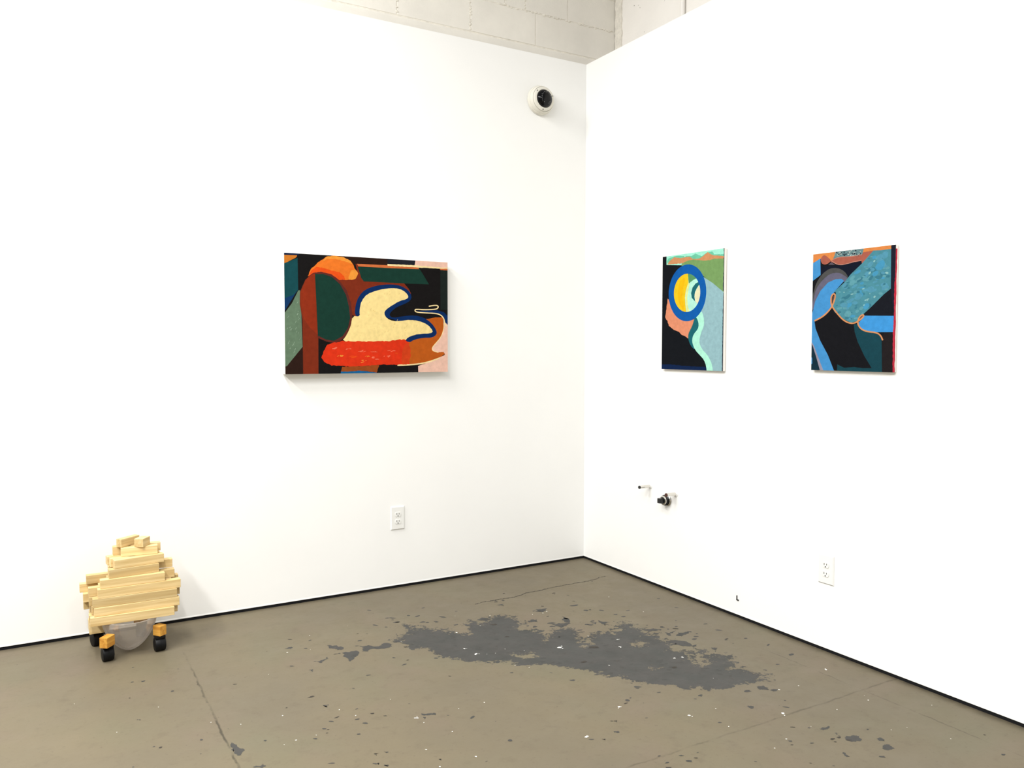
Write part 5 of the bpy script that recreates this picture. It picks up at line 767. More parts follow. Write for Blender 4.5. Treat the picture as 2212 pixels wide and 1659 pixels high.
 ('lilac', [(-0.007,0.2692), (0.0018,0.2906), (0.009,0.3129), (0.0147,0.3362), (0.026,0.3567), (0.043,0.3744), (0.0609,0.3891), (0.0798,0.4007), (0.0997,0.4067), (0.1206,0.4071), (0.1382,0.4033), (0.1527,0.3952), (0.1636,0.3884), (0.1708,0.383), (0.1699,0.3762), (0.161,0.3678), (0.1381,0.3648), (0.1006,0.3674), (0.0589,0.3362), (0.0126,0.2702), (-0.0111,0.242), (-0.0114,0.253)]),
 ('sky3', [(-0.0105,0.2146), (0.0054,0.2578), (0.0143,0.2937), (0.0395,0.3356), (0.0773,0.3689), (0.1149,0.3805), (0.1439,0.3801), (0.1564,0.3705), (0.1201,0.3379), (0.0956,0.311), (0.0962,0.2826), (0.0967,0.2595), (0.0591,0.2306), (0.0126,0.211), (0.019,0.1775), (0.0441,0.1265), (0.0841,0.0654), (0.1239,-0.0158), (0.0646,-0.0176), (0.0303,0.0613), (0.0028,0.1122), (-0.0086,0.1269)]),
 ('heather', [(0.0004,0.1213), (0.0141,0.1012), (0.0325,0.0614), (0.071,-0.0174), (0.0495,-0.018), (0.0238,0.0576), (0.0029,0.1085)]),
 ('deepteal', [(-0.0174,0.1196), (0.0042,0.1085), (0.0238,0.0595), (0.0516,-0.018), (-0.0144,-0.0199)]),
 ('sky3', [(-0.0167,0.057), (-0.0064,0.0553), (0.004,0.0535), (0.0052,0.0451), (0.0052,0.0374), (0.0058,0.0285), (-0.0017,0.0227), (-0.0081,0.0158), (-0.0159,0.0094), (-0.0159,0.0164), (-0.0156,0.0227), (-0.0153,0.0301), (-0.0159,0.0375), (-0.0165,0.0431), (-0.0159,0.0508)]),
 ('deepteal2', [(0.2069,0.1911), (0.2247,0.1924), (0.2409,0.1697), (0.2762,0.1572), (0.3142,0.1566), (0.3342,0.1362), (0.3393,-0.0095), (0.1302,-0.0157), (0.1313,0.0269), (0.1646,0.0135), (0.2129,0.0173), (0.2525,0.0137), (0.293,0.0146), (0.2591,0.0618), (0.2264,0.1201), (0.2116,0.1599)]),
 ('bark', [(0.335,0.1345), (0.3478,0.1577), (0.3989,0.1569), (0.4031,-0.0143), (0.3402,-0.0162)]),
 ('ink4', [(0.2492,0.2345), (0.2852,0.2603), (0.3405,0.3078), (0.3712,0.3258), (0.3945,0.3342), (0.3974,0.2193), (0.2545,0.2241)]),
 ('sky3b', [(0.2246,0.1941), (0.2439,0.2107), (0.2545,0.2248), (0.3844,0.2198), (0.3845,0.1571), (0.3255,0.1574), (0.2723,0.1596), (0.2448,0.1724)]),
 ('ocean', [(0.2894,0.4815), (0.3252,0.4792), (0.3671,0.4801), (0.3694,0.3259), (0.3405,0.3061), (0.2852,0.2586), (0.2512,0.2317), (0.2244,0.2044), (0.1927,0.1977), (0.1476,0.2189), (0.1138,0.2447), (0.0986,0.2683), (0.1148,0.2958), (0.1183,0.3239), (0.1119,0.3313), (0.1565,0.3635), (0.1881,0.3959), (0.2386,0.4346)]),
 ('ocean3', [(0.1949,0.3251), (0.1926,0.3233), (0.187,0.323), (0.1824,0.3244), (0.1823,0.3264), (0.1867,0.3276), (0.1923,0.3269)]),
 ('ocean1', [(0.3093,0.4049), (0.303,0.3978), (0.2886,0.3972), (0.277,0.4036), (0.2769,0.4122), (0.2885,0.4164), (0.3028,0.4132)]),
 ('foam', [(0.1978,0.3637), (0.1981,0.36), (0.1943,0.3565), (0.1893,0.356), (0.1867,0.3588), (0.1886,0.3628), (0.1936,0.365)]),
 ('ocean2', [(0.2885,0.3752), (0.285,0.3707), (0.2759,0.3695), (0.268,0.3726), (0.2674,0.3776), (0.2745,0.3808), (0.2839,0.3797)]),
 ('ocean3', [(0.3565,0.3416), (0.3509,0.3342), (0.3374,0.3327), (0.3259,0.3383), (0.3254,0.3468), (0.336,0.3517), (0.3499,0.3494)]),
 ('ocean2', [(0.3266,0.4457), (0.3266,0.4401), (0.3205,0.4349), (0.3127,0.4339), (0.3093,0.438), (0.3127,0.4441), (0.3204,0.4475)]),
 ('ocean1', [(0.352,0.3874), (0.347,0.3804), (0.3339,0.3785), (0.3224,0.3831), (0.3214,0.3908), (0.3315,0.3957), (0.3451,0.3942)]),
 ('ocean3', [(0.1848,0.2593), (0.1812,0.2544), (0.171,0.2523), (0.162,0.2545), (0.1609,0.2595), (0.1687,0.2634), (0.1793,0.2633)]),
 ('ocean1', [(0.334,0.384), (0.3353,0.3784), (0.3306,0.3722), (0.3236,0.3699), (0.3194,0.3734), (0.3212,0.38), (0.3278,0.3847)]),
 ('ocean4', [(0.2546,0.3364), (0.2498,0.3329), (0.2389,0.3329), (0.2302,0.3364), (0.2303,0.3408), (0.2391,0.3427), (0.2499,0.3407)]),
 ('ocean2', [(0.1726,0.261), (0.1703,0.2556), (0.1623,0.2531), (0.1547,0.2554), (0.1531,0.2608), (0.1589,0.2652), (0.1676,0.2653)]),
 ('ocean1', [(0.1302,0.2729), (0.1291,0.2701), (0.1244,0.2681), (0.1198,0.2683), (0.1186,0.2706), (0.1218,0.2733), (0.127,0.2743)]),
 ('foam', [(0.271,0.2851), (0.27,0.2838), (0.2671,0.2829), (0.2644,0.2831), (0.264,0.2842), (0.2662,0.2855), (0.2693,0.2859)]),
 ('ocean3', [(0.2946,0.3251), (0.2928,0.3198), (0.2844,0.3154), (0.2757,0.3152), (0.2733,0.3194), (0.279,0.3248), (0.2885,0.3273)]),
 ('ocean4', [(0.1947,0.28), (0.196,0.2713), (0.1875,0.2625), (0.1757,0.2604), (0.1694,0.2665), (0.1735,0.2762), (0.1847,0.2823)]),
 ('ocean1', [(0.1999,0.2391), (0.1949,0.2326), (0.18,0.228), (0.1663,0.2288), (0.1643,0.2345), (0.1755,0.2406), (0.1913,0.2427)]),
 ('ocean1', [(0.2908,0.401), (0.289,0.3961), (0.2807,0.3911), (0.2721,0.3896), (0.2698,0.393), (0.2754,0.3985), (0.2848,0.4021)]),
 ('ocean3', [(0.3191,0.3425), (0.3161,0.3394), (0.3087,0.3386), (0.3023,0.3406), (0.3019,0.344), (0.3077,0.3462), (0.3154,0.3455)]),
 ('ocean2', [(0.1921,0.2413), (0.1884,0.2345), (0.1775,0.2317), (0.1676,0.2353), (0.1661,0.2424), (0.1742,0.2477), (0.1858,0.2472)]),
 ('ocean1', [(0.1863,0.3394), (0.1833,0.3363), (0.1769,0.3362), (0.1718,0.3391), (0.172,0.343), (0.1773,0.3447), (0.1837,0.3431)]),
 ('ocean3', [(0.2879,0.4385), (0.2893,0.4293), (0.2807,0.4184), (0.2686,0.4139), (0.262,0.4193), (0.266,0.4305), (0.2775,0.439)]),
 ('foam', [(0.3583,0.3872), (0.3552,0.3843), (0.3486,0.3844), (0.3435,0.3875), (0.3437,0.3913), (0.3491,0.3929), (0.3556,0.3911)]),
 ('ocean1', [(0.2007,0.2136), (0.1963,0.2108), (0.1867,0.2108), (0.1791,0.2135), (0.1792,0.2169), (0.187,0.2185), (0.1966,0.217)]),
 ('ocean3', [(0.1748,0.3525), (0.1765,0.3452), (0.1701,0.3378), (0.1604,0.3359), (0.1548,0.3409), (0.1575,0.3491), (0.1664,0.3543)]),
 ('ocean2', [(0.2203,0.327), (0.2215,0.3203), (0.2155,0.3138), (0.2067,0.3124), (0.2018,0.3171), (0.2045,0.3245), (0.2127,0.3288)]),
 ('ocean3', [(0.1441,0.2974), (0.1442,0.2946), (0.1411,0.2907), (0.1373,0.2887), (0.1355,0.2899), (0.1371,0.2936), (0.141,0.2969)]),
 ('ocean1', [(0.1773,0.3541), (0.1763,0.348), (0.1677,0.342), (0.1581,0.3407), (0.1546,0.345), (0.16,0.3518), (0.1701,0.3558)]),
 ('ocean4', [(0.2492,0.3573), (0.2475,0.3524), (0.2405,0.3498), (0.2335,0.3516), (0.2317,0.3564), (0.2366,0.3606), (0.2443,0.361)]),
 ('ocean4', [(0.2412,0.3257), (0.2405,0.3209), (0.2346,0.3175), (0.2279,0.3181), (0.2255,0.3222), (0.2292,0.3268), (0.2362,0.3284)]),
 ('ocean3', [(0.2975,0.4061), (0.2925,0.4001), (0.2806,0.3992), (0.2708,0.4043), (0.2705,0.4114), (0.2799,0.4152), (0.2919,0.4128)]),
 ('foam', [(0.2633,0.2875), (0.2622,0.285), (0.2583,0.2837), (0.2546,0.2844), (0.2538,0.2868), (0.2565,0.2889), (0.2607,0.2892)]),
 ('ocean2', [(0.2294,0.2483), (0.2295,0.2427), (0.2236,0.238), (0.2161,0.2377), (0.2126,0.2421), (0.2159,0.2479), (0.2234,0.2506)]),
 ('ocean3', [(0.2209,0.3529), (0.2182,0.3467), (0.2069,0.34), (0.1955,0.3377), (0.1926,0.3417), (0.2005,0.3489), (0.2131,0.3539)]),
 ('ocean4', [(0.2694,0.3921), (0.2691,0.3858), (0.262,0.3804), (0.2532,0.3799), (0.2495,0.3847), (0.2537,0.3911), (0.2626,0.3944)]),
 ('ocean2', [(0.2469,0.2614), (0.2468,0.2561), (0.2405,0.2508), (0.2328,0.2495), (0.2296,0.2532), (0.2332,0.2591), (0.2409,0.2628)]),
 ('ocean3', [(0.2236,0.2792), (0.2193,0.2735), (0.2077,0.2713), (0.1975,0.2743), (0.1964,0.2803), (0.2053,0.2846), (0.2174,0.2841)]),
 ('foam', [(0.2032,0.3153), (0.2009,0.3129), (0.1944,0.3112), (0.1886,0.3115), (0.1879,0.3137), (0.1928,0.316), (0.1996,0.3168)]),
 ('ocean1', [(0.2007,0.3675), (0.2014,0.3619), (0.1958,0.3563), (0.1883,0.3548), (0.1843,0.3587), (0.187,0.3649), (0.1943,0.3688)]),
 ('ocean2', [(0.1464,0.2392), (0.1452,0.2363), (0.1403,0.2337), (0.1353,0.2334), (0.134,0.2355), (0.1373,0.2386), (0.1428,0.2402)]),
 ('ocean3', [(0.2785,0.3969), (0.2768,0.3889), (0.2662,0.3834), (0.2546,0.3845), (0.2508,0.3915), (0.2577,0.399), (0.27,0.4014)]),
 ('ocean3', [(0.229,0.3419), (0.2281,0.3391), (0.2235,0.3362), (0.2187,0.3354), (0.2173,0.3373), (0.2204,0.3405), (0.2256,0.3425)]),
 ('ocean2', [(0.2581,0.382), (0.255,0.3794), (0.2471,0.3784), (0.2404,0.3797), (0.2399,0.3824), (0.246,0.3844), (0.2541,0.3842)]),
 ('ocean1', [(0.3443,0.3733), (0.3414,0.3697), (0.3339,0.3685), (0.3273,0.3707), (0.3266,0.3745), (0.3324,0.3772), (0.3403,0.3766)]),
 ('ocean3', [(0.361,0.3358), (0.359,0.3257), (0.3468,0.3197), (0.3335,0.3222), (0.3292,0.3315), (0.3372,0.3405), (0.3513,0.3424)]),
 ('ocean1', [(0.1572,0.2897), (0.1584,0.2833), (0.1524,0.2766), (0.1438,0.2747), (0.139,0.279), (0.1417,0.2863), (0.1498,0.291)]),
 ('ocean2', [(0.1732,0.2771), (0.1694,0.2724), (0.1592,0.2706), (0.1504,0.2732), (0.1495,0.2782), (0.1573,0.2818), (0.1679,0.2813)]),
 ('ocean1', [(0.2568,0.3116), (0.2536,0.3073), (0.2459,0.3065), (0.2395,0.3099), (0.2393,0.3149), (0.2454,0.3177), (0.2532,0.3162)]),
 ('ocean3', [(0.2719,0.3283), (0.2678,0.3232), (0.2566,0.3211), (0.2467,0.3236), (0.2456,0.3288), (0.2542,0.3328), (0.2659,0.3325)]),
 ('ocean1', [(0.2844,0.2703), (0.2853,0.2618), (0.2772,0.2541), (0.2661,0.2529), (0.2605,0.2592), (0.2645,0.2682), (0.2752,0.2731)]),
 ('ocean2', [(0.3457,0.4252), (0.3455,0.421), (0.3406,0.4169), (0.3346,0.4161), (0.3321,0.419), (0.335,0.4237), (0.341,0.4264)]),
 ('ocean4', [(0.3201,0.3713), (0.3182,0.3658), (0.3104,0.363), (0.3026,0.3649), (0.3007,0.3701), (0.3062,0.3747), (0.3148,0.3752)]),
 ('ocean2', [(0.2873,0.4579), (0.2854,0.4559), (0.2803,0.4553), (0.276,0.4567), (0.2756,0.4589), (0.2795,0.4603), (0.2847,0.4598)]),
 ('ocean3', [(0.3543,0.4579), (0.353,0.4511), (0.3439,0.4454), (0.3337,0.445), (0.3301,0.4504), (0.3359,0.4574), (0.3467,0.4607)]),
 ('foam', [(0.2406,0.3801), (0.2394,0.3782), (0.2356,0.3771), (0.2322,0.3777), (0.2316,0.3795), (0.2343,0.3811), (0.2383,0.3814)]),
 ('ocean2', [(0.2268,0.3739), (0.2258,0.368), (0.2176,0.3609), (0.2084,0.3579), (0.2051,0.3612), (0.2102,0.3685), (0.2199,0.3741)]),
 ('ocean2', [(0.3496,0.419), (0.3506,0.4117), (0.3441,0.4051), (0.3348,0.4042), (0.3298,0.4097), (0.3329,0.4174), (0.3417,0.4216)]),
 ('ocean3', [(0.3315,0.431), (0.328,0.424), (0.3173,0.4217), (0.3076,0.426), (0.3061,0.4336), (0.314,0.4388), (0.3253,0.4376)]),
 ('foam', [(0.2802,0.3992), (0.2811,0.3951), (0.2776,0.3902), (0.2722,0.3882), (0.269,0.3907), (0.2704,0.3958), (0.2754,0.3996)]),
 ('ocean1', [(0.2795,0.4065), (0.2758,0.4013), (0.2667,0.4004), (0.2592,0.4047), (0.2589,0.4109), (0.2661,0.4142), (0.2752,0.4123)]),
 ('ocean3', [(0.3087,0.3279), (0.3061,0.3223), (0.2963,0.318), (0.2866,0.3181), (0.2844,0.3226), (0.2913,0.3281), (0.3021,0.3304)]),
 ('ocean4', [(0.2146,0.2252), (0.2096,0.2201), (0.1975,0.2186), (0.1873,0.2217), (0.1867,0.2272), (0.1963,0.2308), (0.2087,0.2299)]),
 ('ocean2', [(0.3588,0.3253), (0.3562,0.3222), (0.3491,0.3206), (0.3428,0.3219), (0.342,0.3249), (0.3474,0.3276), (0.3549,0.3277)]),
 ('ocean1', [(0.2605,0.3437), (0.2584,0.3417), (0.2533,0.3411), (0.2489,0.3423), (0.2486,0.3443), (0.2526,0.3457), (0.2579,0.3454)]),
 ('ocean1', [(0.2757,0.4502), (0.2734,0.4489), (0.2684,0.4493), (0.2645,0.4512), (0.2646,0.4531), (0.2687,0.4536), (0.2736,0.4523)]),
 ('ocean4', [(0.2352,0.4087), (0.2322,0.4014), (0.2193,0.3946), (0.2062,0.3934), (0.2028,0.3987), (0.2117,0.4065), (0.2262,0.411)]),
 ('ocean2', [(0.1958,0.2364), (0.1919,0.2265), (0.1778,0.2216), (0.164,0.2254), (0.1609,0.2352), (0.1709,0.2434), (0.1865,0.244)]),
 ('ocean1', [(0.1891,0.3138), (0.1873,0.3059), (0.1754,0.2968), (0.1623,0.2935), (0.1579,0.2985), (0.1656,0.3079), (0.1795,0.3148)]),
 ('foam', [(0.2757,0.2925), (0.2741,0.2897), (0.2684,0.2871), (0.263,0.2868), (0.262,0.2888), (0.266,0.2918), (0.2721,0.2934)]),
 ('ocean2', [(0.2503,0.2381), (0.2501,0.2351), (0.2463,0.2314), (0.2417,0.2299), (0.2399,0.2317), (0.2422,0.2354), (0.2468,0.2383)]),
 ('ocean2', [(0.317,0.4557), (0.3169,0.4496), (0.31,0.4445), (0.3016,0.4444), (0.298,0.4494), (0.302,0.4556), (0.3104,0.4584)]),
 ('foam', [(0.2539,0.3342), (0.2523,0.3317), (0.247,0.33), (0.2422,0.3304), (0.2413,0.3326), (0.2451,0.3349), (0.2507,0.3357)]),
 ('ocean3', [(0.2968,0.3354), (0.2951,0.3249), (0.2822,0.3178), (0.2679,0.3195), (0.2628,0.3288), (0.271,0.3386), (0.2861,0.3416)]),
 ('ocean2', [(0.3447,0.3417), (0.3441,0.339), (0.3401,0.3359), (0.3359,0.3349), (0.3344,0.3366), (0.3369,0.3398), (0.3415,0.3421)]),
 ('ocean3', [(0.2066,0.2966), (0.2035,0.289), (0.1901,0.2808), (0.1764,0.2783), (0.1728,0.2833), (0.182,0.2921), (0.197,0.298)]),
 ('ocean2', [(0.1427,0.3254), (0.1403,0.3228), (0.1351,0.3227), (0.1311,0.3251), (0.1312,0.3282), (0.1355,0.3298), (0.1406,0.3285)]),
 ('ocean2', [(0.2722,0.3645), (0.2687,0.3613), (0.2614,0.3615), (0.2558,0.3648), (0.2561,0.3688), (0.2621,0.3705), (0.2692,0.3686)]),
 ('ocean2', [(0.3172,0.4135), (0.3176,0.4098), (0.314,0.4051), (0.3091,0.4028), (0.3066,0.4047), (0.3085,0.4094), (0.3132,0.4133)]),
 ('ocean2', [(0.2683,0.3726), (0.2646,0.3664), (0.2535,0.3638), (0.2434,0.3668), (0.2418,0.3731), (0.25,0.378), (0.2618,0.3777)]),
 ('ocean1', [(0.3461,0.3488), (0.3464,0.3449), (0.3426,0.3415), (0.3375,0.3413), (0.335,0.3444), (0.337,0.3485), (0.3419,0.3504)]),
 ('ocean3', [(0.3107,0.3604), (0.3084,0.3558), (0.2998,0.3522), (0.2913,0.3523), (0.2895,0.3561), (0.2957,0.3607), (0.3051,0.3626)]),
 ('ocean4', [(0.3138,0.3985), (0.3135,0.3895), (0.3032,0.3805), (0.2905,0.3782), (0.285,0.3844), (0.2909,0.3944), (0.3037,0.4007)]),
 ('ocean2', [(0.176,0.3684), (0.175,0.3647), (0.1694,0.3608), (0.1633,0.3597), (0.1613,0.3621), (0.165,0.3663), (0.1715,0.3691)]),
 ('ocean1', [(0.2585,0.3845), (0.2561,0.383), (0.2509,0.3833), (0.2469,0.3853), (0.2471,0.3873), (0.2513,0.388), (0.2564,0.3867)]),
 ('foam', [(0.2986,0.443), (0.2991,0.4399), (0.2963,0.4363), (0.2922,0.4349), (0.29,0.4368), (0.2912,0.4406), (0.2951,0.4433)]),
 ('ocean1', [(0.2435,0.3815), (0.2427,0.3737), (0.2328,0.3639), (0.2211,0.3593), (0.2166,0.3635), (0.2226,0.3733), (0.2346,0.3813)]),
 ('ocean2', [(0.247,0.2562), (0.2462,0.2515), (0.24,0.2474), (0.2331,0.2471), (0.2306,0.2507), (0.2345,0.2555), (0.2418,0.258)]),
 ('ocean3', [(0.1943,0.213), (0.1894,0.2102), (0.1787,0.2106), (0.1703,0.2138), (0.1706,0.2174), (0.1794,0.2187), (0.1899,0.2167)]),
 ('ocean2', [(0.2493,0.2589), (0.2481,0.2554), (0.2423,0.252), (0.2364,0.2514), (0.2347,0.254), (0.2385,0.2578), (0.245,0.26)]),
 ('ocean3', [(0.2368,0.2961), (0.2312,0.2911), (0.2181,0.2901), (0.2073,0.294), (0.207,0.2998), (0.2174,0.3031), (0.2307,0.3015)]),
 ('ocean1', [(0.1846,0.3638), (0.1817,0.361), (0.174,0.3595), (0.1672,0.3606), (0.1665,0.3634), (0.1724,0.3658), (0.1804,0.366)]),
 ('ocean2', [(0.3631,0.4095), (0.3615,0.4042), (0.3542,0.4012), (0.3467,0.4029), (0.3447,0.408), (0.3497,0.4125), (0.3579,0.4132)]),
 ('ocean3', [(0.1688,0.3616), (0.1699,0.3544), (0.1629,0.3461), (0.153,0.343), (0.1476,0.3475), (0.151,0.3561), (0.1604,0.3624)]),
 ('ocean4', [(0.2483,0.3119), (0.2441,0.3021), (0.2299,0.2979), (0.2163,0.3025), (0.2136,0.3126), (0.2239,0.3204), (0.2394,0.3201)]),
 ('ocean2', [(0.3177,0.3748), (0.3157,0.3705), (0.308,0.3669), (0.3004,0.3667), (0.2986,0.3701), (0.304,0.3745), (0.3125,0.3766)]),
 ('ocean1', [(0.1661,0.3035), (0.1627,0.3001), (0.1534,0.298), (0.1452,0.2989), (0.1443,0.3019), (0.1514,0.305), (0.1611,0.3056)]),
 ('ocean3', [(0.2657,0.3843), (0.2653,0.3801), (0.26,0.376), (0.2537,0.3751), (0.2513,0.3782), (0.2545,0.3828), (0.2609,0.3855)]),
 ('ocean1', [(0.1454,0.2446), (0.1436,0.2392), (0.1363,0.2364), (0.1289,0.2383), (0.127,0.2435), (0.1322,0.248), (0.1404,0.2485)]),
 ('ocean2', [(0.3506,0.376), (0.3472,0.3723), (0.339,0.3718), (0.3322,0.3748), (0.332,0.3792), (0.3385,0.3815), (0.3468,0.3801)]),
 ('ocean3', [(0.2625,0.4208), (0.2603,0.4172), (0.254,0.4161), (0.2484,0.4184), (0.2477,0.4223), (0.2524,0.4249), (0.259,0.4242)]),
 ('ocean4', [(0.3435,0.3691), (0.3391,0.3662), (0.3294,0.3665), (0.3217,0.3697), (0.3219,0.3735), (0.3297,0.3749), (0.3393,0.3729)]),
 ('ocean1', [(0.3674,0.3761), (0.3645,0.3714), (0.3557,0.3693), (0.3477,0.3714), (0.3465,0.3762), (0.353,0.3801), (0.3624,0.38)]),
 ('ocean3', [(0.3533,0.4169), (0.352,0.4124), (0.3453,0.4089), (0.3382,0.4091), (0.3362,0.4129), (0.3406,0.4173), (0.3483,0.4191)]),
 ('ocean3', [(0.3438,0.3881), (0.3398,0.3839), (0.3316,0.384), (0.3253,0.3883), (0.3257,0.3935), (0.3325,0.3958), (0.3405,0.3933)]),
 ('ocean2', [(0.2061,0.3721), (0.2092,0.3626), (0.2019,0.3521), (0.1897,0.3485), (0.1817,0.3545), (0.1841,0.3657), (0.195,0.3735)]),
 ('ocean1', [(0.2339,0.3113), (0.2316,0.3066), (0.2226,0.3015), (0.2137,0.2999), (0.2116,0.303), (0.2179,0.3085), (0.2278,0.3122)]),
 ('foam', [(0.3032,0.3018), (0.3042,0.2982), (0.3014,0.2944), (0.2969,0.2934), (0.294,0.2958), (0.295,0.2999), (0.2991,0.3026)]),
 ('ocean3', [(0.3336,0.4599), (0.3318,0.4508), (0.3196,0.4438), (0.306,0.4442), (0.3014,0.4517), (0.3093,0.4607), (0.3236,0.4643)]),
 ('ocean4', [(0.2748,0.2731), (0.2775,0.2631), (0.2694,0.2523), (0.2565,0.2489), (0.2486,0.2555), (0.2516,0.2671), (0.2634,0.2749)]),
 ('ocean2', [(0.2275,0.2171), (0.224,0.2133), (0.2147,0.2112), (0.2066,0.2126), (0.2057,0.2163), (0.2128,0.2196), (0.2225,0.2199)]),
 ('ocean1', [(0.2326,0.3215), (0.2304,0.3174), (0.2235,0.3157), (0.2172,0.3176), (0.2162,0.3218), (0.2213,0.325), (0.2286,0.3249)]),
 ('ocean3', [(0.1948,0.2862), (0.1913,0.2803), (0.1804,0.2774), (0.1703,0.2797), (0.1687,0.2855), (0.1768,0.2904), (0.1884,0.2907)]),
 ('ocean2', [(0.3357,0.3082), (0.3316,0.3043), (0.3229,0.3043), (0.3162,0.3082), (0.3165,0.3131), (0.3236,0.3152), (0.3321,0.313)]),
 ('ocean3', [(0.244,0.3082), (0.2402,0.2992), (0.2267,0.2949), (0.2137,0.2987), (0.211,0.3076), (0.2207,0.315), (0.2354,0.3153)]),
 ('ocean2', [(0.2696,0.4125), (0.2672,0.4096), (0.261,0.4088), (0.2557,0.4109), (0.2553,0.4142), (0.2601,0.4163), (0.2664,0.4155)]),
 ('foam', [(0.2804,0.3113), (0.2797,0.31), (0.2775,0.3095), (0.2755,0.3102), (0.2752,0.3116), (0.2768,0.3126), (0.2791,0.3125)]),
 ('ocean1', [(0.3318,0.3727), (0.3258,0.367), (0.3119,0.3664), (0.3004,0.3713), (0.3001,0.3781), (0.3113,0.3815), (0.3254,0.3791)]),
 ('ocean2', [(0.2073,0.3877), (0.207,0.38), (0.1978,0.3721), (0.1865,0.3699), (0.1817,0.3751), (0.187,0.3838), (0.1984,0.3894)]),
 ('ocean1', [(0.2214,0.2631), (0.2218,0.2584), (0.217,0.2538), (0.2106,0.2527), (0.2074,0.2561), (0.2099,0.2612), (0.2161,0.2643)]),
 ('ocean3', [(0.3362,0.4408), (0.3336,0.4314), (0.321,0.426), (0.3077,0.4286), (0.3038,0.4374), (0.3124,0.4457), (0.3267,0.4471)]),
 ('foam', [(0.2549,0.2693), (0.2554,0.267), (0.2533,0.2647), (0.2503,0.2642), (0.2486,0.2659), (0.2495,0.2684), (0.2523,0.27)]),
 ('ocean4', [(0.3034,0.4583), (0.3029,0.4522), (0.2959,0.4478), (0.2875,0.4483), (0.2842,0.4535), (0.2885,0.4593), (0.297,0.4615)]),
 ('ocean1', [(0.224,0.2704), (0.2223,0.2676), (0.2165,0.265), (0.2109,0.2645), (0.2098,0.2665), (0.214,0.2696), (0.2203,0.2713)]),
 ('ocean3', [(0.3549,0.4674), (0.353,0.4593), (0.3425,0.4546), (0.3313,0.457), (0.3279,0.4646), (0.3348,0.4717), (0.3469,0.4729)]),
 ('ocean1', [(0.1843,0.2182), (0.1808,0.2133), (0.1716,0.2116), (0.1635,0.2143), (0.1628,0.2195), (0.1699,0.2232), (0.1794,0.2226)]),
 ('ocean2', [(0.2379,0.3779), (0.2353,0.3733), (0.2259,0.3689), (0.2168,0.368), (0.2148,0.3713), (0.2215,0.3764), (0.2318,0.3793)]),
 ('ocean2', [(0.1519,0.2613), (0.1474,0.2568), (0.1351,0.2541), (0.1243,0.2553), (0.1232,0.2595), (0.1326,0.2635), (0.1454,0.2643)]),
 ('ocean1', [(0.2908,0.3831), (0.2918,0.3762), (0.2853,0.3676), (0.2762,0.3638), (0.2712,0.3676), (0.2743,0.3763), (0.283,0.3832)]),
 ('ocean3', [(0.1781,0.2691), (0.1701,0.262), (0.1532,0.2619), (0.14,0.269), (0.1406,0.2778), (0.1546,0.2818), (0.1713,0.2779)]),
 ('foam', [(0.1611,0.3243), (0.1602,0.3223), (0.1572,0.3215), (0.1543,0.3225), (0.1538,0.3246), (0.156,0.3262), (0.1593,0.326)]),
 ('ocean4', [(0.305,0.4246), (0.3215,0.4381), (0.3335,0.4403), (0.3411,0.4314), (0.3414,0.4206), (0.3343,0.4079), (0.3242,0.4017), (0.3111,0.4019), (0.3026,0.4059), (0.2986,0.4138)]),
 ('lens', [(0.1009,0.2793), (0.099,0.2909), (0.0993,0.3006), (0.1018,0.3084), (0.1052,0.3127), (0.1094,0.3133), (0.1115,0.3101), (0.1117,0.3031), (0.1105,0.2956), (0.1079,0.2878), (0.1055,0.2813), (0.1031,0.2761)]),
 ('lens', [(0.2298,0.2103), (0.2343,0.2187), (0.2398,0.2241), (0.2462,0.2265), (0.2489,0.2255), (0.248,0.2213), (0.2447,0.2167), (0.239,0.2117), (0.234,0.2085), (0.2297,0.2069)]),
 ('rosebeige', [(0.0143,0.2075), (0.0173,0.2087), (0.0138,0.2143), (0.0108,0.2131)]),
 ('rosebeige', [(0.0173,0.2087), (0.0231,0.211), (0.0196,0.2166), (0.0138,0.2143)]),
 ('rosebeige', [(0.0231,0.211), (0.0319,0.2145), (0.0284,0.2201), (0.0196,0.2166)]),
 ('rosebeige', [(0.0319,0.2145), (0.0437,0.2192), (0.0399,0.2246), (0.0284,0.2201)]),
 ('rosebeige', [(0.0437,0.2192), (0.0549,0.2247), (0.0506,0.2299), (0.0399,0.2246)]),
 ('rosebeige', [(0.0549,0.2247), (0.0653,0.231), (0.0606,0.2359), (0.0506,0.2299)]),
 ('rosebeige', [(0.0653,0.231), (0.0751,0.2381), (0.0699,0.2427), (0.0606,0.2359)]),
 ('rosebeige', [(0.0751,0.2381), (0.0841,0.246), (0.0787,0.2502), (0.0699,0.2427)]),
 ('rosebeige', [(0.0841,0.246), (0.0915,0.253), (0.0859,0.2571), (0.0787,0.2502)]),
 ('rosebeige', [(0.0915,0.253), (0.0974,0.2594), (0.0915,0.2631), (0.0859,0.2571)]),
 ('rosebeige', [(0.0974,0.2594), (0.1018,0.2651), (0.0956,0.2684), (0.0915,0.2631)]),
 ('rosebeige', [(0.1018,0.2651), (0.1047,0.2701), (0.0982,0.2729), (0.0956,0.2684)]),
 ('rosebeige', [(0.1047,0.2701), (0.1075,0.2755), (0.1008,0.2781), (0.0982,0.2729)]),
 ('rosebeige', [(0.1075,0.2755), (0.1101,0.2814), (0.1034,0.2839), (0.1008,0.2781)]),
 ('rosebeige', [(0.1101,0.2814), (0.1128,0.2879), (0.106,0.2902), (0.1034,0.2839)]),
 ('rosebeige', [(0.1128,0.2879), (0.1154,0.295), (0.1085,0.297), (0.106,0.2902)]),
 ('rosebeige', [(0.1154,0.295), (0.1172,0.3013), (0.1102,0.3029), (0.1085,0.297)]),
 ('rosebeige', [(0.1172,0.3013), (0.1181,0.3068), (0.1111,0.3078), (0.1102,0.3029)]),
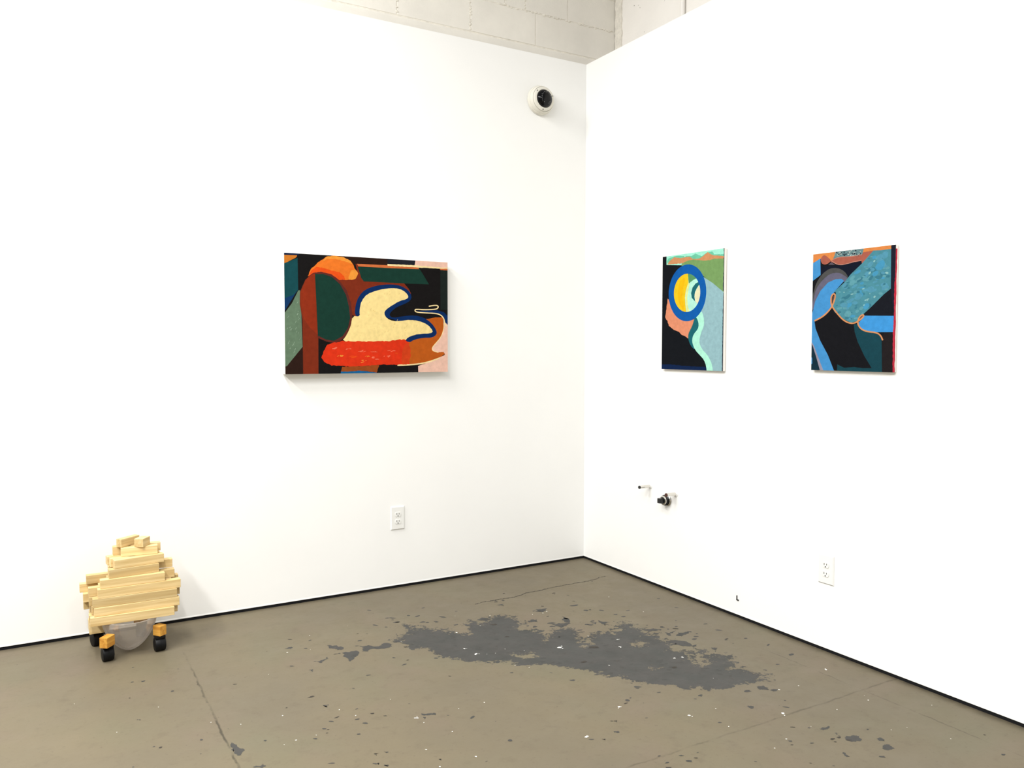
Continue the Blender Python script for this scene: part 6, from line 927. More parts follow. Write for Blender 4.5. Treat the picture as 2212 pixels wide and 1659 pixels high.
 ('rosebeige', [(0.1181,0.3068), (0.1183,0.3117), (0.1112,0.3118), (0.1111,0.3078)]),
 ('rosebeige', [(0.1183,0.3117), (0.1174,0.3158), (0.1106,0.3148), (0.1112,0.3118)]),
 ('rosebeige', [(0.1174,0.3158), (0.1158,0.3193), (0.1098,0.3165), (0.1106,0.3148)]),
 ('rosebeige', [(0.1158,0.3193), (0.1128,0.322), (0.1092,0.3171), (0.1098,0.3165)]),
 ('rosebeige', [(0.1128,0.322), (0.1088,0.3232), (0.1087,0.3172), (0.1092,0.3171)]),
 ('rosebeige', [(0.1088,0.3232), (0.1046,0.3228), (0.1072,0.3171), (0.1087,0.3172)]),
 ('rosebeige', [(0.1046,0.3228), (0.101,0.3212), (0.1056,0.3163), (0.1072,0.3171)]),
 ('rosebeige', [(0.101,0.3212), (0.098,0.3187), (0.1038,0.3147), (0.1056,0.3163)]),
 ('rosebeige', [(0.098,0.3187), (0.0954,0.3153), (0.1019,0.3121), (0.1038,0.3147)]),
 ('rosebeige', [(0.0954,0.3153), (0.0932,0.311), (0.1001,0.3087), (0.1019,0.3121)]),
 ('rosebeige', [(0.0932,0.311), (0.0918,0.3056), (0.0988,0.3042), (0.1001,0.3087)]),
 ('rosebeige', [(0.0918,0.3056), (0.0911,0.2993), (0.0982,0.2986), (0.0988,0.3042)]),
 ('rosebeige', [(0.0911,0.2993), (0.0911,0.2921), (0.0983,0.2919), (0.0982,0.2986)]),
 ('rosebeige', [(0.0911,0.2921), (0.0918,0.2837), (0.0989,0.2842), (0.0983,0.2919)]),
 ('rosebeige', [(0.0918,0.2837), (0.0944,0.275), (0.1012,0.2765), (0.0989,0.2842)]),
 ('rosebeige', [(0.0944,0.275), (0.0988,0.2662), (0.1051,0.2686), (0.1012,0.2765)]),
 ('rosebeige', [(0.0988,0.2662), (0.1048,0.2573), (0.1107,0.2604), (0.1051,0.2686)]),
 ('rosebeige', [(0.1048,0.2573), (0.1125,0.2484), (0.1181,0.2518), (0.1107,0.2604)]),
 ('rosebeige', [(0.1125,0.2484), (0.1203,0.2399), (0.1257,0.2435), (0.1181,0.2518)]),
 ('rosebeige', [(0.1203,0.2399), (0.1284,0.2316), (0.1336,0.2353), (0.1257,0.2435)]),
 ('rosebeige', [(0.1284,0.2316), (0.1366,0.2235), (0.1417,0.2274), (0.1336,0.2353)]),
 ('rosebeige', [(0.1366,0.2235), (0.1452,0.2157), (0.15,0.2198), (0.1417,0.2274)]),
 ('rosebeige', [(0.1452,0.2157), (0.1541,0.2089), (0.1583,0.2134), (0.15,0.2198)]),
 ('rosebeige', [(0.1541,0.2089), (0.1632,0.2032), (0.1668,0.2081), (0.1583,0.2134)]),
 ('rosebeige', [(0.1632,0.2032), (0.1726,0.1986), (0.1754,0.2039), (0.1668,0.2081)]),
 ('rosebeige', [(0.1726,0.1986), (0.1822,0.1952), (0.1841,0.2008), (0.1754,0.2039)]),
 ('rosebeige', [(0.1822,0.1952), (0.1913,0.1931), (0.1922,0.1989), (0.1841,0.2008)]),
 ('rosebeige', [(0.1913,0.1931), (0.2,0.1924), (0.1996,0.1983), (0.1922,0.1989)]),
 ('rosebeige', [(0.2,0.1924), (0.2081,0.1932), (0.2064,0.1989), (0.1996,0.1983)]),
 ('rosebeige', [(0.2081,0.1932), (0.2155,0.1953), (0.2128,0.2008), (0.2064,0.1989)]),
 ('rosebeige', [(0.2155,0.1953), (0.2226,0.198), (0.2193,0.2033), (0.2128,0.2008)]),
 ('rosebeige', [(0.2226,0.198), (0.2294,0.2014), (0.2256,0.2064), (0.2193,0.2033)]),
 ('rosebeige', [(0.2294,0.2014), (0.236,0.2055), (0.2318,0.2102), (0.2256,0.2064)]),
 ('rosebeige', [(0.236,0.2055), (0.2425,0.2101), (0.2379,0.2146), (0.2318,0.2102)]),
 ('rosebeige', [(0.2425,0.2101), (0.2475,0.2142), (0.2427,0.2184), (0.2379,0.2146)]),
 ('rosebeige', [(0.2475,0.2142), (0.2512,0.2179), (0.246,0.2216), (0.2427,0.2184)]),
 ('rosebeige', [(0.2512,0.2179), (0.2538,0.2212), (0.2478,0.2241), (0.246,0.2216)]),
 ('rosebeige', [(0.2538,0.2212), (0.2549,0.2244), (0.2483,0.2256), (0.2478,0.2241)]),
 ('rosebeige', [(0.2549,0.2244), (0.2546,0.2275), (0.2484,0.226), (0.2483,0.2256)]),
 ('rosebeige', [(0.2546,0.2275), (0.2521,0.2303), (0.2489,0.2254), (0.2484,0.226)]),
 ('rosebeige', [(0.2521,0.2303), (0.2486,0.2312), (0.2485,0.2254), (0.2489,0.2254)]),
 ('rosebeige', [(0.2486,0.2312), (0.2449,0.231), (0.2467,0.2253), (0.2485,0.2254)]),
 ('rosebeige', [(0.2449,0.231), (0.2412,0.2298), (0.2445,0.2246), (0.2467,0.2253)]),
 ('rosebeige', [(0.2412,0.2298), (0.2376,0.2278), (0.2419,0.2231), (0.2445,0.2246)]),
 ('rosebeige', [(0.2376,0.2278), (0.2341,0.2251), (0.239,0.2209), (0.2419,0.2231)]),
 ('rosebeige', [(0.2341,0.2251), (0.2304,0.2215), (0.2359,0.2178), (0.239,0.2209)]),
 ('rosebeige', [(0.2304,0.2215), (0.2274,0.2172), (0.2334,0.2143), (0.2359,0.2178)]),
 ('rosebeige', [(0.2274,0.2172), (0.225,0.2124), (0.2313,0.2102), (0.2334,0.2143)]),
 ('rosebeige', [(0.225,0.2124), (0.2232,0.2071), (0.2298,0.2055), (0.2313,0.2102)]),
 ('rosebeige', [(0.2232,0.2071), (0.2221,0.2011), (0.2288,0.2004), (0.2298,0.2055)]),
 ('rosebeige', [(0.2221,0.2011), (0.2224,0.1949), (0.2291,0.1955), (0.2288,0.2004)]),
 ('rosebeige', [(0.2224,0.1949), (0.2242,0.1888), (0.2305,0.1905), (0.2291,0.1955)]),
 ('rosebeige', [(0.2242,0.1888), (0.2274,0.1828), (0.2332,0.1855), (0.2305,0.1905)]),
 ('rosebeige', [(0.2274,0.1828), (0.232,0.1769), (0.2371,0.1804), (0.2332,0.1855)]),
 ('rosebeige', [(0.232,0.1769), (0.2375,0.1717), (0.2419,0.176), (0.2371,0.1804)]),
 ('rosebeige', [(0.2375,0.1717), (0.244,0.1673), (0.2475,0.1721), (0.2419,0.176)]),
 ('rosebeige', [(0.244,0.1673), (0.2514,0.1637), (0.254,0.169), (0.2475,0.1721)]),
 ('rosebeige', [(0.2514,0.1637), (0.2596,0.1609), (0.2615,0.1664), (0.254,0.169)]),
 ('rosebeige', [(0.2596,0.1609), (0.2681,0.1586), (0.2696,0.1642), (0.2615,0.1664)]),
 ('rosebeige', [(0.2681,0.1586), (0.2771,0.1569), (0.278,0.1626), (0.2696,0.1642)]),
 ('rosebeige', [(0.2771,0.1569), (0.2864,0.1556), (0.2869,0.1614), (0.278,0.1626)]),
 ('rosebeige', [(0.2864,0.1556), (0.2959,0.1549), (0.2965,0.1606), (0.2869,0.1614)]),
 ('rosebeige', [(0.2959,0.1549), (0.304,0.1536), (0.3052,0.1592), (0.2965,0.1606)]),
 ('rosebeige', [(0.304,0.1536), (0.3108,0.1519), (0.3128,0.1572), (0.3052,0.1592)]),
 ('rosebeige', [(0.3108,0.1519), (0.3165,0.1496), (0.3194,0.1546), (0.3128,0.1572)]),
 ('rosebeige', [(0.3165,0.1496), (0.321,0.1469), (0.3248,0.1513), (0.3194,0.1546)]),
 ('rosebeige', [(0.321,0.1469), (0.3249,0.1437), (0.3294,0.1476), (0.3248,0.1513)]),
 ('rosebeige', [(0.3249,0.1437), (0.3282,0.1401), (0.3333,0.1433), (0.3294,0.1476)]),
 ('rosebeige', [(0.3282,0.1401), (0.3309,0.1361), (0.3365,0.1385), (0.3333,0.1433)]),
 ('rosebeige', [(0.3309,0.1361), (0.333,0.1314), (0.3389,0.1334), (0.3365,0.1385)]),
 ('rosebeige', [(0.333,0.1314), (0.3347,0.1277), (0.3406,0.1298), (0.3389,0.1334)]),
 ('rosebeige', [(0.3347,0.1277), (0.3359,0.1253), (0.3417,0.1274), (0.3406,0.1298)]),
 ('rosebeige', [(0.3359,0.1253), (0.3364,0.1241), (0.3422,0.1261), (0.3417,0.1274)]),
 ('dusk3', [(0.3666,0.5006), (0.3975,0.5037), (0.3924,0.4194), (0.388,0.3805), (0.384,0.3217), (0.3851,0.2197), (0.3694,0.3259), (0.37,0.4214)]),
 ('crimson', [(0.3872,0.4091), (0.3927,0.4099), (0.3929,0.4041), (0.3928,0.3985), (0.3934,0.3918), (0.3929,0.3859), (0.393,0.3799), (0.393,0.3749), (0.3938,0.3679), (0.3953,0.3629), (0.3945,0.356), (0.396,0.3511), (0.3956,0.3441), (0.3964,0.3381), (0.3955,0.3324), (0.3953,0.3267), (0.3955,0.3207), (0.3974,0.3142), (0.3966,0.3083), (0.3962,0.303), (0.3974,0.2964), (0.3979,0.2907), (0.3971,0.2854), (0.3981,0.2785), (0.3976,0.273), (0.3985,0.2674), (0.3997,0.2609), (0.3995,0.255), (0.3994,0.2499), (0.3988,0.2439), (0.4006,0.2375), (0.4005,0.2319), (0.4007,0.225), (0.4007,0.2189), (0.3997,0.2133), (0.4009,0.2082), (0.4007,0.2019), (0.4019,0.1961), (0.4028,0.1894), (0.4013,0.1838), (0.4032,0.1789), (0.4034,0.1715), (0.4027,0.1664), (0.4029,0.1612), (0.4024,0.1549), (0.4039,0.1475), (0.4028,0.1424), (0.4044,0.136), (0.4052,0.1299), (0.4039,0.124), (0.4055,0.1195), (0.4051,0.1131), (0.4053,0.1066), (0.405,0.1012), (0.4066,0.095), (0.4053,0.0888), (0.4054,0.0824), (0.4055,0.0765), (0.4066,0.0707), (0.406,0.065), (0.4061,0.0585), (0.4067,0.0539), (0.4068,0.0482), (0.4072,0.0417), (0.4072,0.035), (0.4072,0.0299), (0.4072,0.024), (0.4072,0.0176), (0.4072,0.0124), (0.4072,0.0049), (0.4072,-0.0001), (0.4072,-0.0055), (0.4072,-0.0117), (0.4072,-0.0178), (0.4072,-0.02), (0.4019,-0.02), (0.3931,-0.02), (0.385,-0.02), (0.3859,-0.0188), (0.3859,-0.0116), (0.3857,-0.0057), (0.3859,0.0003), (0.3848,0.0054), (0.3857,0.0108), (0.3847,0.0179), (0.3857,0.0229), (0.3838,0.0292), (0.3836,0.0368), (0.3844,0.043), (0.385,0.0485), (0.385,0.0549), (0.3838,0.06), (0.3831,0.0657), (0.3844,0.0714), (0.385,0.0786), (0.3832,0.0836), (0.3829,0.0902), (0.384,0.0962), (0.3832,0.1036), (0.3828,0.1088), (0.383,0.1148), (0.3843,0.1201), (0.3827,0.1266), (0.3828,0.1338), (0.3835,0.1398), (0.3831,0.1459), (0.3821,0.152), (0.3832,0.1572), (0.3825,0.1626), (0.3841,0.1686), (0.3846,0.1747), (0.3833,0.1816), (0.385,0.1864), (0.385,0.1934), (0.384,0.1996), (0.3855,0.2049), (0.3847,0.2116), (0.3858,0.2177), (0.3852,0.223), (0.3848,0.2297), (0.386,0.2356), (0.386,0.2416), (0.3851,0.2474), (0.3846,0.253), (0.3857,0.2602), (0.3848,0.2653), (0.3844,0.273), (0.3839,0.2782), (0.3856,0.2852), (0.3849,0.2918), (0.3844,0.2974), (0.3839,0.3036), (0.3852,0.3101), (0.3853,0.3158), (0.3841,0.3226), (0.3853,0.3285), (0.3847,0.3336), (0.3843,0.3387), (0.3845,0.3463), (0.3848,0.3506), (0.3867,0.3565), (0.3853,0.3639), (0.3871,0.3678), (0.3874,0.3737), (0.387,0.3799), (0.3868,0.3855), (0.3878,0.3927), (0.3863,0.3991), (0.3873,0.4036)]),
]
PEEL_MAIN = [(-1.546, -0.743), (-1.492, -0.693), (-1.45, -0.66), (-1.448, -0.574), (-1.416, -0.587), (-1.401, -0.641), (-1.344, -0.684), (-1.295, -0.741), (-1.265, -0.797), (-1.215, -0.825), (-1.18, -0.72), (-1.146, -0.679), (-1.107, -0.733), (-1.038, -0.68), (-0.972, -0.687), (-0.943, -0.735), (-0.948, -0.825), (-1.013, -0.876), (-0.966, -0.922), (-0.925, -0.965), (-0.945, -1.029), (-0.969, -1.069), (-0.911, -1.011), (-0.83, -0.982), (-0.78, -1.002), (-0.779, -1.05), (-0.816, -1.103), (-0.833, -1.157), (-0.767, -1.15), (-0.741, -1.11), (-0.689, -1.121), (-0.649, -1.144), (-0.599, -1.136), (-0.589, -1.103), (-0.525, -1.06), (-0.516, -1.086), (-0.523, -1.141), (-0.508, -1.169), (-0.536, -1.229), (-0.507, -1.265), (-0.514, -1.315), (-0.511, -1.371), (-0.571, -1.439), (-0.53, -1.48), (-0.526, -1.514), (-0.454, -1.507), (-0.436, -1.534), (-0.452, -1.557), (-0.412, -1.597), (-0.426, -1.668), (-0.461, -1.709), (-0.511, -1.71), (-0.448, -1.732), (-0.452, -1.789), (-0.423, -1.834), (-0.438, -1.854), (-0.491, -1.864), (-0.568, -1.847), (-0.64, -1.845), (-0.719, -1.826), (-0.723, -1.783), (-0.793, -1.769), (-0.803, -1.724), (-0.858, -1.685), (-0.868, -1.652), (-0.91, -1.621), (-0.933, -1.594), (-0.91, -1.558), (-0.987, -1.52), (-0.984, -1.479), (-0.971, -1.465), (-1.016, -1.424), (-1.068, -1.356), (-1.111, -1.301), (-1.187, -1.272), (-1.216, -1.24), (-1.226, -1.196), (-1.304, -1.165), (-1.378, -1.115), (-1.412, -1.056), (-1.448, -1.011), (-1.463, -0.954), (-1.455, -0.925), (-1.478, -0.87), (-1.522, -0.878), (-1.532, -0.846), (-1.51, -0.808), (-1.538, -0.774)]
PEEL_HOLES = [[(-0.526, -1.514), (-0.479, -1.525), (-0.506, -1.606), (-0.544, -1.631), (-0.58, -1.64), (-0.565, -1.572)], [(-0.664, -1.299), (-0.613, -1.297), (-0.602, -1.335), (-0.664, -1.342)], [(-0.758, -1.537), (-0.744, -1.56), (-0.763, -1.566)], [(-0.838, -1.163), (-0.805, -1.155), (-0.813, -1.195), (-0.868, -1.215)], [(-0.513, -1.28), (-0.488, -1.285), (-0.499, -1.315)], [(-1.188, -1.13), (-1.095, -1.184), (-1.101, -1.213), (-1.17, -1.204)]]
PEEL_SPOTS = [[(-1.824, -0.643), (-1.775, -0.697), (-1.779, -0.72), (-1.804, -0.719), (-1.822, -0.687)], [(-1.798, -0.759), (-1.733, -0.772), (-1.743, -0.807), (-1.771, -0.832), (-1.799, -0.867), (-1.8, -0.822)], [(-1.708, -0.719), (-1.654, -0.759), (-1.601, -0.742), (-1.57, -0.77), (-1.603, -0.805), (-1.663, -0.782), (-1.721, -0.787)], [(-1.93, -0.791), (-1.899, -0.796), (-1.866, -0.776), (-1.87, -0.797), (-1.908, -0.823)], [(-1.833, -0.755), (-1.806, -0.758), (-1.81, -0.771)], [(-1.103, -0.674), (-1.069, -0.662), (-1.047, -0.685), (-1.093, -0.694)], [(-0.785, -0.686), (-0.747, -0.697), (-0.726, -0.698), (-0.778, -0.734)], [(-1.973, -0.867), (-1.956, -0.878), (-1.966, -0.896)], [(-0.833, -0.902), (-0.747, -0.932), (-0.727, -0.839), (-0.722, -0.864), (-0.744, -0.943), (-0.806, -0.967)], [(-0.605, -0.973), (-0.571, -1.023), (-0.627, -1.057), (-0.623, -1.023)], [(-0.424, -1.322), (-0.389, -1.292), (-0.348, -1.305), (-0.356, -1.324), (-0.412, -1.342)], [(-0.509, -1.34), (-0.459, -1.369), (-0.441, -1.438), (-0.487, -1.433)], [(-0.394, -1.501), (-0.372, -1.521), (-0.402, -1.54)], [(-0.535, -1.893), (-0.507, -1.898), (-0.516, -1.937), (-0.542, -1.918)], [(-0.659, -0.982), (-0.628, -0.99), (-0.654, -1.016)], [(-0.503, -1.172), (-0.453, -1.192), (-0.423, -1.219), (-0.464, -1.223), (-0.509, -1.197)], [(-0.446, -1.263), (-0.379, -1.264), (-0.453, -1.305)], [(-0.902, -0.811), (-0.857, -0.817), (-0.87, -0.85), (-0.911, -0.836)], [(-0.412, -1.597), (-0.364, -1.608), (-0.424, -1.638)], [(-0.634, -1.086), (-0.619, -1.105), (-0.644, -1.119)], [(-0.577, -2.324), (-0.539, -2.346), (-0.57, -2.373), (-0.603, -2.35)], [(-0.503, -2.387), (-0.486, -2.393), (-0.496, -2.412), (-0.51, -2.401)], [(-0.529, -2.428), (-0.505, -2.436), (-0.518, -2.46), (-0.548, -2.448)], [(-0.685, -2.393), (-0.677, -2.398), (-0.684, -2.421), (-0.693, -2.418)], [(-0.608, -2.246), (-0.569, -2.248), (-0.575, -2.258), (-0.609, -2.259)], [(-0.592, -2.291), (-0.585, -2.299), (-0.597, -2.302)], [(-0.691, -1.995), (-0.671, -2.007), (-0.698, -2.017)], [(-2.341, -1.528), (-2.31, -1.528), (-2.306, -1.543), (-2.32, -1.55), (-2.341, -1.538)], [(-2.365, -1.337), (-2.358, -1.353), (-2.356, -1.436), (-2.364, -1.438), (-2.37, -1.4), (-2.375, -1.397)], [(-2.023, -1.216), (-2.004, -1.219), (-2.014, -1.24)], [(-2.573, -0.651), (-2.559, -0.65), (-2.562, -0.662)], [(-2.618, -1.0), (-2.606, -1.004), (-2.61, -1.013)], [(-1.994, -0.583), (-1.967, -0.582), (-1.977, -0.605)], [(-1.739, -1.454), (-1.697, -1.479), (-1.704, -1.489), (-1.743, -1.469)], [(-1.747, -1.486), (-1.737, -1.488), (-1.748, -1.5)], [(-1.232, -1.908), (-1.216, -1.918), (-1.222, -1.924), (-1.236, -1.916)], [(-1.989, -1.64), (-1.978, -1.646), (-1.985, -1.656)], [(-1.955, -1.646), (-1.945, -1.651), (-1.95, -1.657)], [(-2.013, -1.696), (-1.994, -1.705), (-2.0, -1.712)], [(-1.986, -1.724), (-1.974, -1.731), (-1.978, -1.737)], [(-1.824, -1.777), (-1.817, -1.781), (-1.823, -1.788)], [(-1.298, -1.93), (-1.287, -1.937), (-1.294, -1.941)], [(-1.183, -1.847), (-1.171, -1.849), (-1.181, -1.859)]]
PAINT_CHIPS = [(-0.628, -2.103, 0.016), (-0.167, -1.918, 0.012), (-0.928, -1.947, 0.013), (-0.482, -1.956, 0.008), (-0.85, -2.263, 0.005), (-0.269, -2.186, 0.006), (-1.101, -1.768, 0.012), (-1.333, -1.891, 0.013), (-1.705, -1.633, 0.006), (-1.77, -1.48, 0.011), (-1.61, -1.489, 0.005), (-1.715, -1.822, 0.008), (-1.948, -1.354, 0.004), (-1.833, -1.701, 0.005), (-1.762, -1.525, 0.005), (-1.841, -1.821, 0.006), (-0.964, -1.173, 0.02), (-0.578, -1.525, 0.01), (-0.613, -1.517, 0.012), (-0.343, -0.708, 0.006), (-0.731, -1.302, 0.01), (-0.752, -0.743, 0.007), (-0.834, -0.743, 0.005), (-0.781, -0.754, 0.007), (-0.897, -1.441, 0.007), (-0.686, -1.224, 0.01), (-1.326, -0.98, 0.01), (-1.312, -1.058, 0.013), (-1.268, -0.785, 0.009), (-2.111, -1.426, 0.004), (-1.983, -1.28, 0.005), (-2.687, -1.068, 0.004), (-2.399, -1.152, 0.004), (-2.171, -1.225, 0.006), (-2.802, -0.749, 0.004), (-2.18, -1.427, 0.007), (-1.999, -0.638, 0.008)]
DARK_PITS = [(-0.366, -1.248, 0.016), (-0.831, -1.247, 0.026), (-0.966, -1.358, 0.018), (-0.68, -1.591, 0.017), (-1.069, -0.775, 0.02), (-1.093, -0.946, 0.014), (-0.565, -0.527, 0.005), (-0.632, -0.803, 0.005), (-0.893, -0.555, 0.007), (-0.894, -0.485, 0.012), (-0.168, -2.555, 0.006), (-0.828, -2.386, 0.005)]
CRACK = [(-1.006, -0.468), (-0.983, -0.46), (-0.945, -0.449), (-0.911, -0.457), (-0.876, -0.456), (-0.83, -0.46), (-0.781, -0.465), (-0.739, -0.455), (-0.679, -0.431), (-0.625, -0.432), (-0.572, -0.43), (-0.529, -0.421), (-0.487, -0.421), (-0.437, -0.418), (-0.39, -0.42), (-0.329, -0.417), (-0.27, -0.419), (-0.214, -0.411), (-0.168, -0.391), (-0.127, -0.391)]
JOINTS = {'L1': [(-2.397, -0.461), (-2.384, -0.899), (-2.364, -1.332), (-2.353, -1.531)], 'L2': [(-1.187, -2.124), (-0.959, -2.128), (-0.716, -2.123), (-0.494, -2.125), (-0.307, -2.119), (-0.21, -2.11), (-0.008, -2.1)], 'L3': [(-0.22, -1.721), (-0.211, -1.855), (-0.208, -1.993), (-0.21, -2.11), (-0.206, -2.21), (-0.21, -2.29), (-0.207, -2.347), (-0.207, -2.486)]}

# ------------------------------------------------------------------ floor
def sdf(px, py, poly):
    P = np.array(poly)
    Q = np.roll(P, -1, 0)
    d = np.full(px.shape, 1e9)
    ins = np.zeros(px.shape, bool)
    for (x1, y1), (x2, y2) in zip(P, Q):
        ex, ey = x2 - x1, y2 - y1
        t = np.clip(((px - x1) * ex + (py - y1) * ey) / (ex * ex + ey * ey + 1e-12), 0, 1)
        d = np.minimum(d, np.hypot(px - x1 - t * ex, py - y1 - t * ey))
        c = ((y1 > py) != (y2 > py)) & (px < (x2 - x1) * (py - y1) / (y2 - y1 + 1e-12) + x1)
        ins ^= c
    return np.where(ins, d, -d)

FLOOR_K = 0.39     # the coating's own albedo against its displayed value
def floor_mat(flake=False):
    def srgb(r, g, b_, k=FLOOR_K):
        return globals()['srgb'](r, g, b_, k)
    m, nt, b = new_mat('worn_painted_concrete' if not flake else 'bare_concrete_spot')
    L = nt.links.new
    geo = N(nt, 'ShaderNodeNewGeometry')
    pos = geo.outputs['Position']
    def noise(scale, detail=4.0, rough=0.6, dist=0.0, vec=None):
        n = N(nt, 'ShaderNodeTexNoise', i_Scale=scale, i_Detail=detail, i_Roughness=rough, i_Distortion=dist)
        L(vec or pos, n.inputs['Vector'])
        return n.outputs['Fac']
    def math_(op, a, c=None, clamp=False):
        n = N(nt, 'ShaderNodeMath', operation=op, use_clamp=clamp)
        for i, v in enumerate((a, c)):
            if v is None: continue
            if isinstance(v, (int, float)): n.inputs[i].default_value = v
            else: L(v, n.inputs[i])
        return n.outputs[0]
    def rng(v, a, c, lo=0.0, hi=1.0):
        n = N(nt, 'ShaderNodeMapRange')
        for i, q in ((1, a), (2, c), (3, lo), (4, hi)): n.inputs[i].default_value = q
        L(v, n.inputs[0])
        return n.outputs[0]
    def mix(f, a, c):
        n = N(nt, 'ShaderNodeMix', data_type='RGBA')
        for i, v in ((0, f), (6, a), (7, c)):
            if isinstance(v, (tuple, float)): n.inputs[i].default_value = v
            else: L(v, n.inputs[i])
        return n.outputs[2]
    # grey bare concrete
    grey = mix(rng(noise(9.0, 6.0), .35, .65), srgb(96, 97, 93, .33), srgb(108, 105, 101, .33))
    grey = mix(rng(noise(28.0, 5.0), .58, .72, 0, .55), grey, srgb(78, 70, 60, .33))
    grey = mix(rng(noise(75.0, 4.0, .7), .64, .70, 0, .6), grey, srgb(140, 132, 112))
    if flake:
        L(grey, b.inputs['Base Color'])
        b.inputs['Roughness'].default_value = 0.6
        b.inputs['Specular IOR Level'].default_value = 0.3
        return m
    # beige coating: broad blotches of greenish, pinkish and yellowish beige
    beige = mix(rng(noise(1.1, 3.0), .38, .62), srgb(157, 145, 120), srgb(166, 152, 122))
    beige = mix(rng(noise(2.3, 2.0, .5), .50, .72, 0, .55), beige, srgb(155, 150, 121))
    beige = mix(rng(noise(3.1, 2.0, .5), .55, .75, 0, .45), beige, srgb(168, 148, 128))
    beige = mix(rng(noise(14.0, 8.0, .7), .54, .74, 0, .5), beige, srgb(134, 121, 98))
    beige = mix(rng(noise(60.0, 6.0, .7), .58, .74, 0, .5), beige, srgb(120, 108, 86))
    beige = mix(rng(noise(45.0, 4.0, .6, vec=None), .70, .76, 0, .7), beige, srgb(92, 84, 70))
    # peeled patch
    at = N(nt, 'ShaderNodeAttribute', attribute_name='peel')
    e = math_('ADD', at.outputs['Fac'], rng(noise(34.0, 7.0, .72), .3, .7, -.030, .030))
    e = math_('ADD', e, rng(noise(120.0, 3.0, .6), .3, .7, -.008, .008))
    mask = rng(e, -.0015, .0015)
    edge = math_('MULTIPLY', rng(e, -.006, 0), rng(e, .008, .002))
    col = mix(mask, beige, grey)
    col = mix(math_('MULTIPLY', edge, rng(noise(22.0, 3.0), .5, .65, 0, .7)), col, srgb(76, 70, 58))
    # saw-cut joints
    sx = N(nt, 'ShaderNodeSeparateXYZ'); L(pos, sx.inputs[0])
    X, Y = sx.outputs[0], sx.outputs[1]
    wob = rng(noise(14.0, 4.0), .3, .7, -.005, .005)
    def line(axis, c, w, lo, hi, other, brk, soft):
        d = math_('ABSOLUTE', math_('SUBTRACT', math_('ADD', axis, wob), c))
        f = rng(d, w, w * soft)
        g = math_('MULTIPLY', rng(other, lo - .04, lo), rng(other, hi + .04, hi))
        h = rng(noise(brk, 5.0, .7), .42, .60, .12, 1.0)
        return math_('MULTIPLY', math_('MULTIPLY', f, g), h)
    f1 = line(X, -2.380, .0055, -4.0, -.44, Y, 7.0, .3)
    f2 = line(Y, -2.118, .006, -2.4, 0.0, X, 5.0, .2)
    f3 = line(X, -.208, .0045, -2.7, -1.68, Y, 6.0, .3)
    col = mix(math_('MULTIPLY', f1, .75), col, srgb(72, 66, 50))
    col = mix(math_('MULTIPLY', f2, .55), col, srgb(92, 82, 60))
    col = mix(math_('MULTIPLY', f3, .55), col, srgb(84, 74, 58))
    # grime where the floor meets the walls
    dirt = math_('MAXIMUM', rng(Y, -.045, -.005), rng(X, -.045, -.005))
    col = mix(math_('MULTIPLY', dirt, rng(noise(16.0, 5.0), .35, .65, .1, .6)), col, srgb(84, 80, 68))
    L(col, b.inputs['Base Color'])
    b.inputs['Specular IOR Level'].default_value = 0.3
    L(rng(noise(6.0, 4.0), .3, .7, .48, .62), b.inputs['Roughness'])
    bp = N(nt, 'ShaderNodeBump', i_Strength=0.5, i_Distance=0.002)
    hh = math_('ADD', math_('MULTIPLY', mask, -.5), math_('MULTIPLY', noise(50.0, 6.0), .35))
    L(hh, bp.inputs['Height'])
    L(bp.outputs[0], b.inputs['Normal'])
    return m

M_FLOOR = floor_mat()
M_SPOT = floor_mat(True)
M_CHIP = plain('white_paint_chip', (0.85, 0.84, 0.78, 1), 0.6)
M_PIT = plain('dark_pit', srgb(44, 38, 30), 0.7, var=0.3, vscale=80)

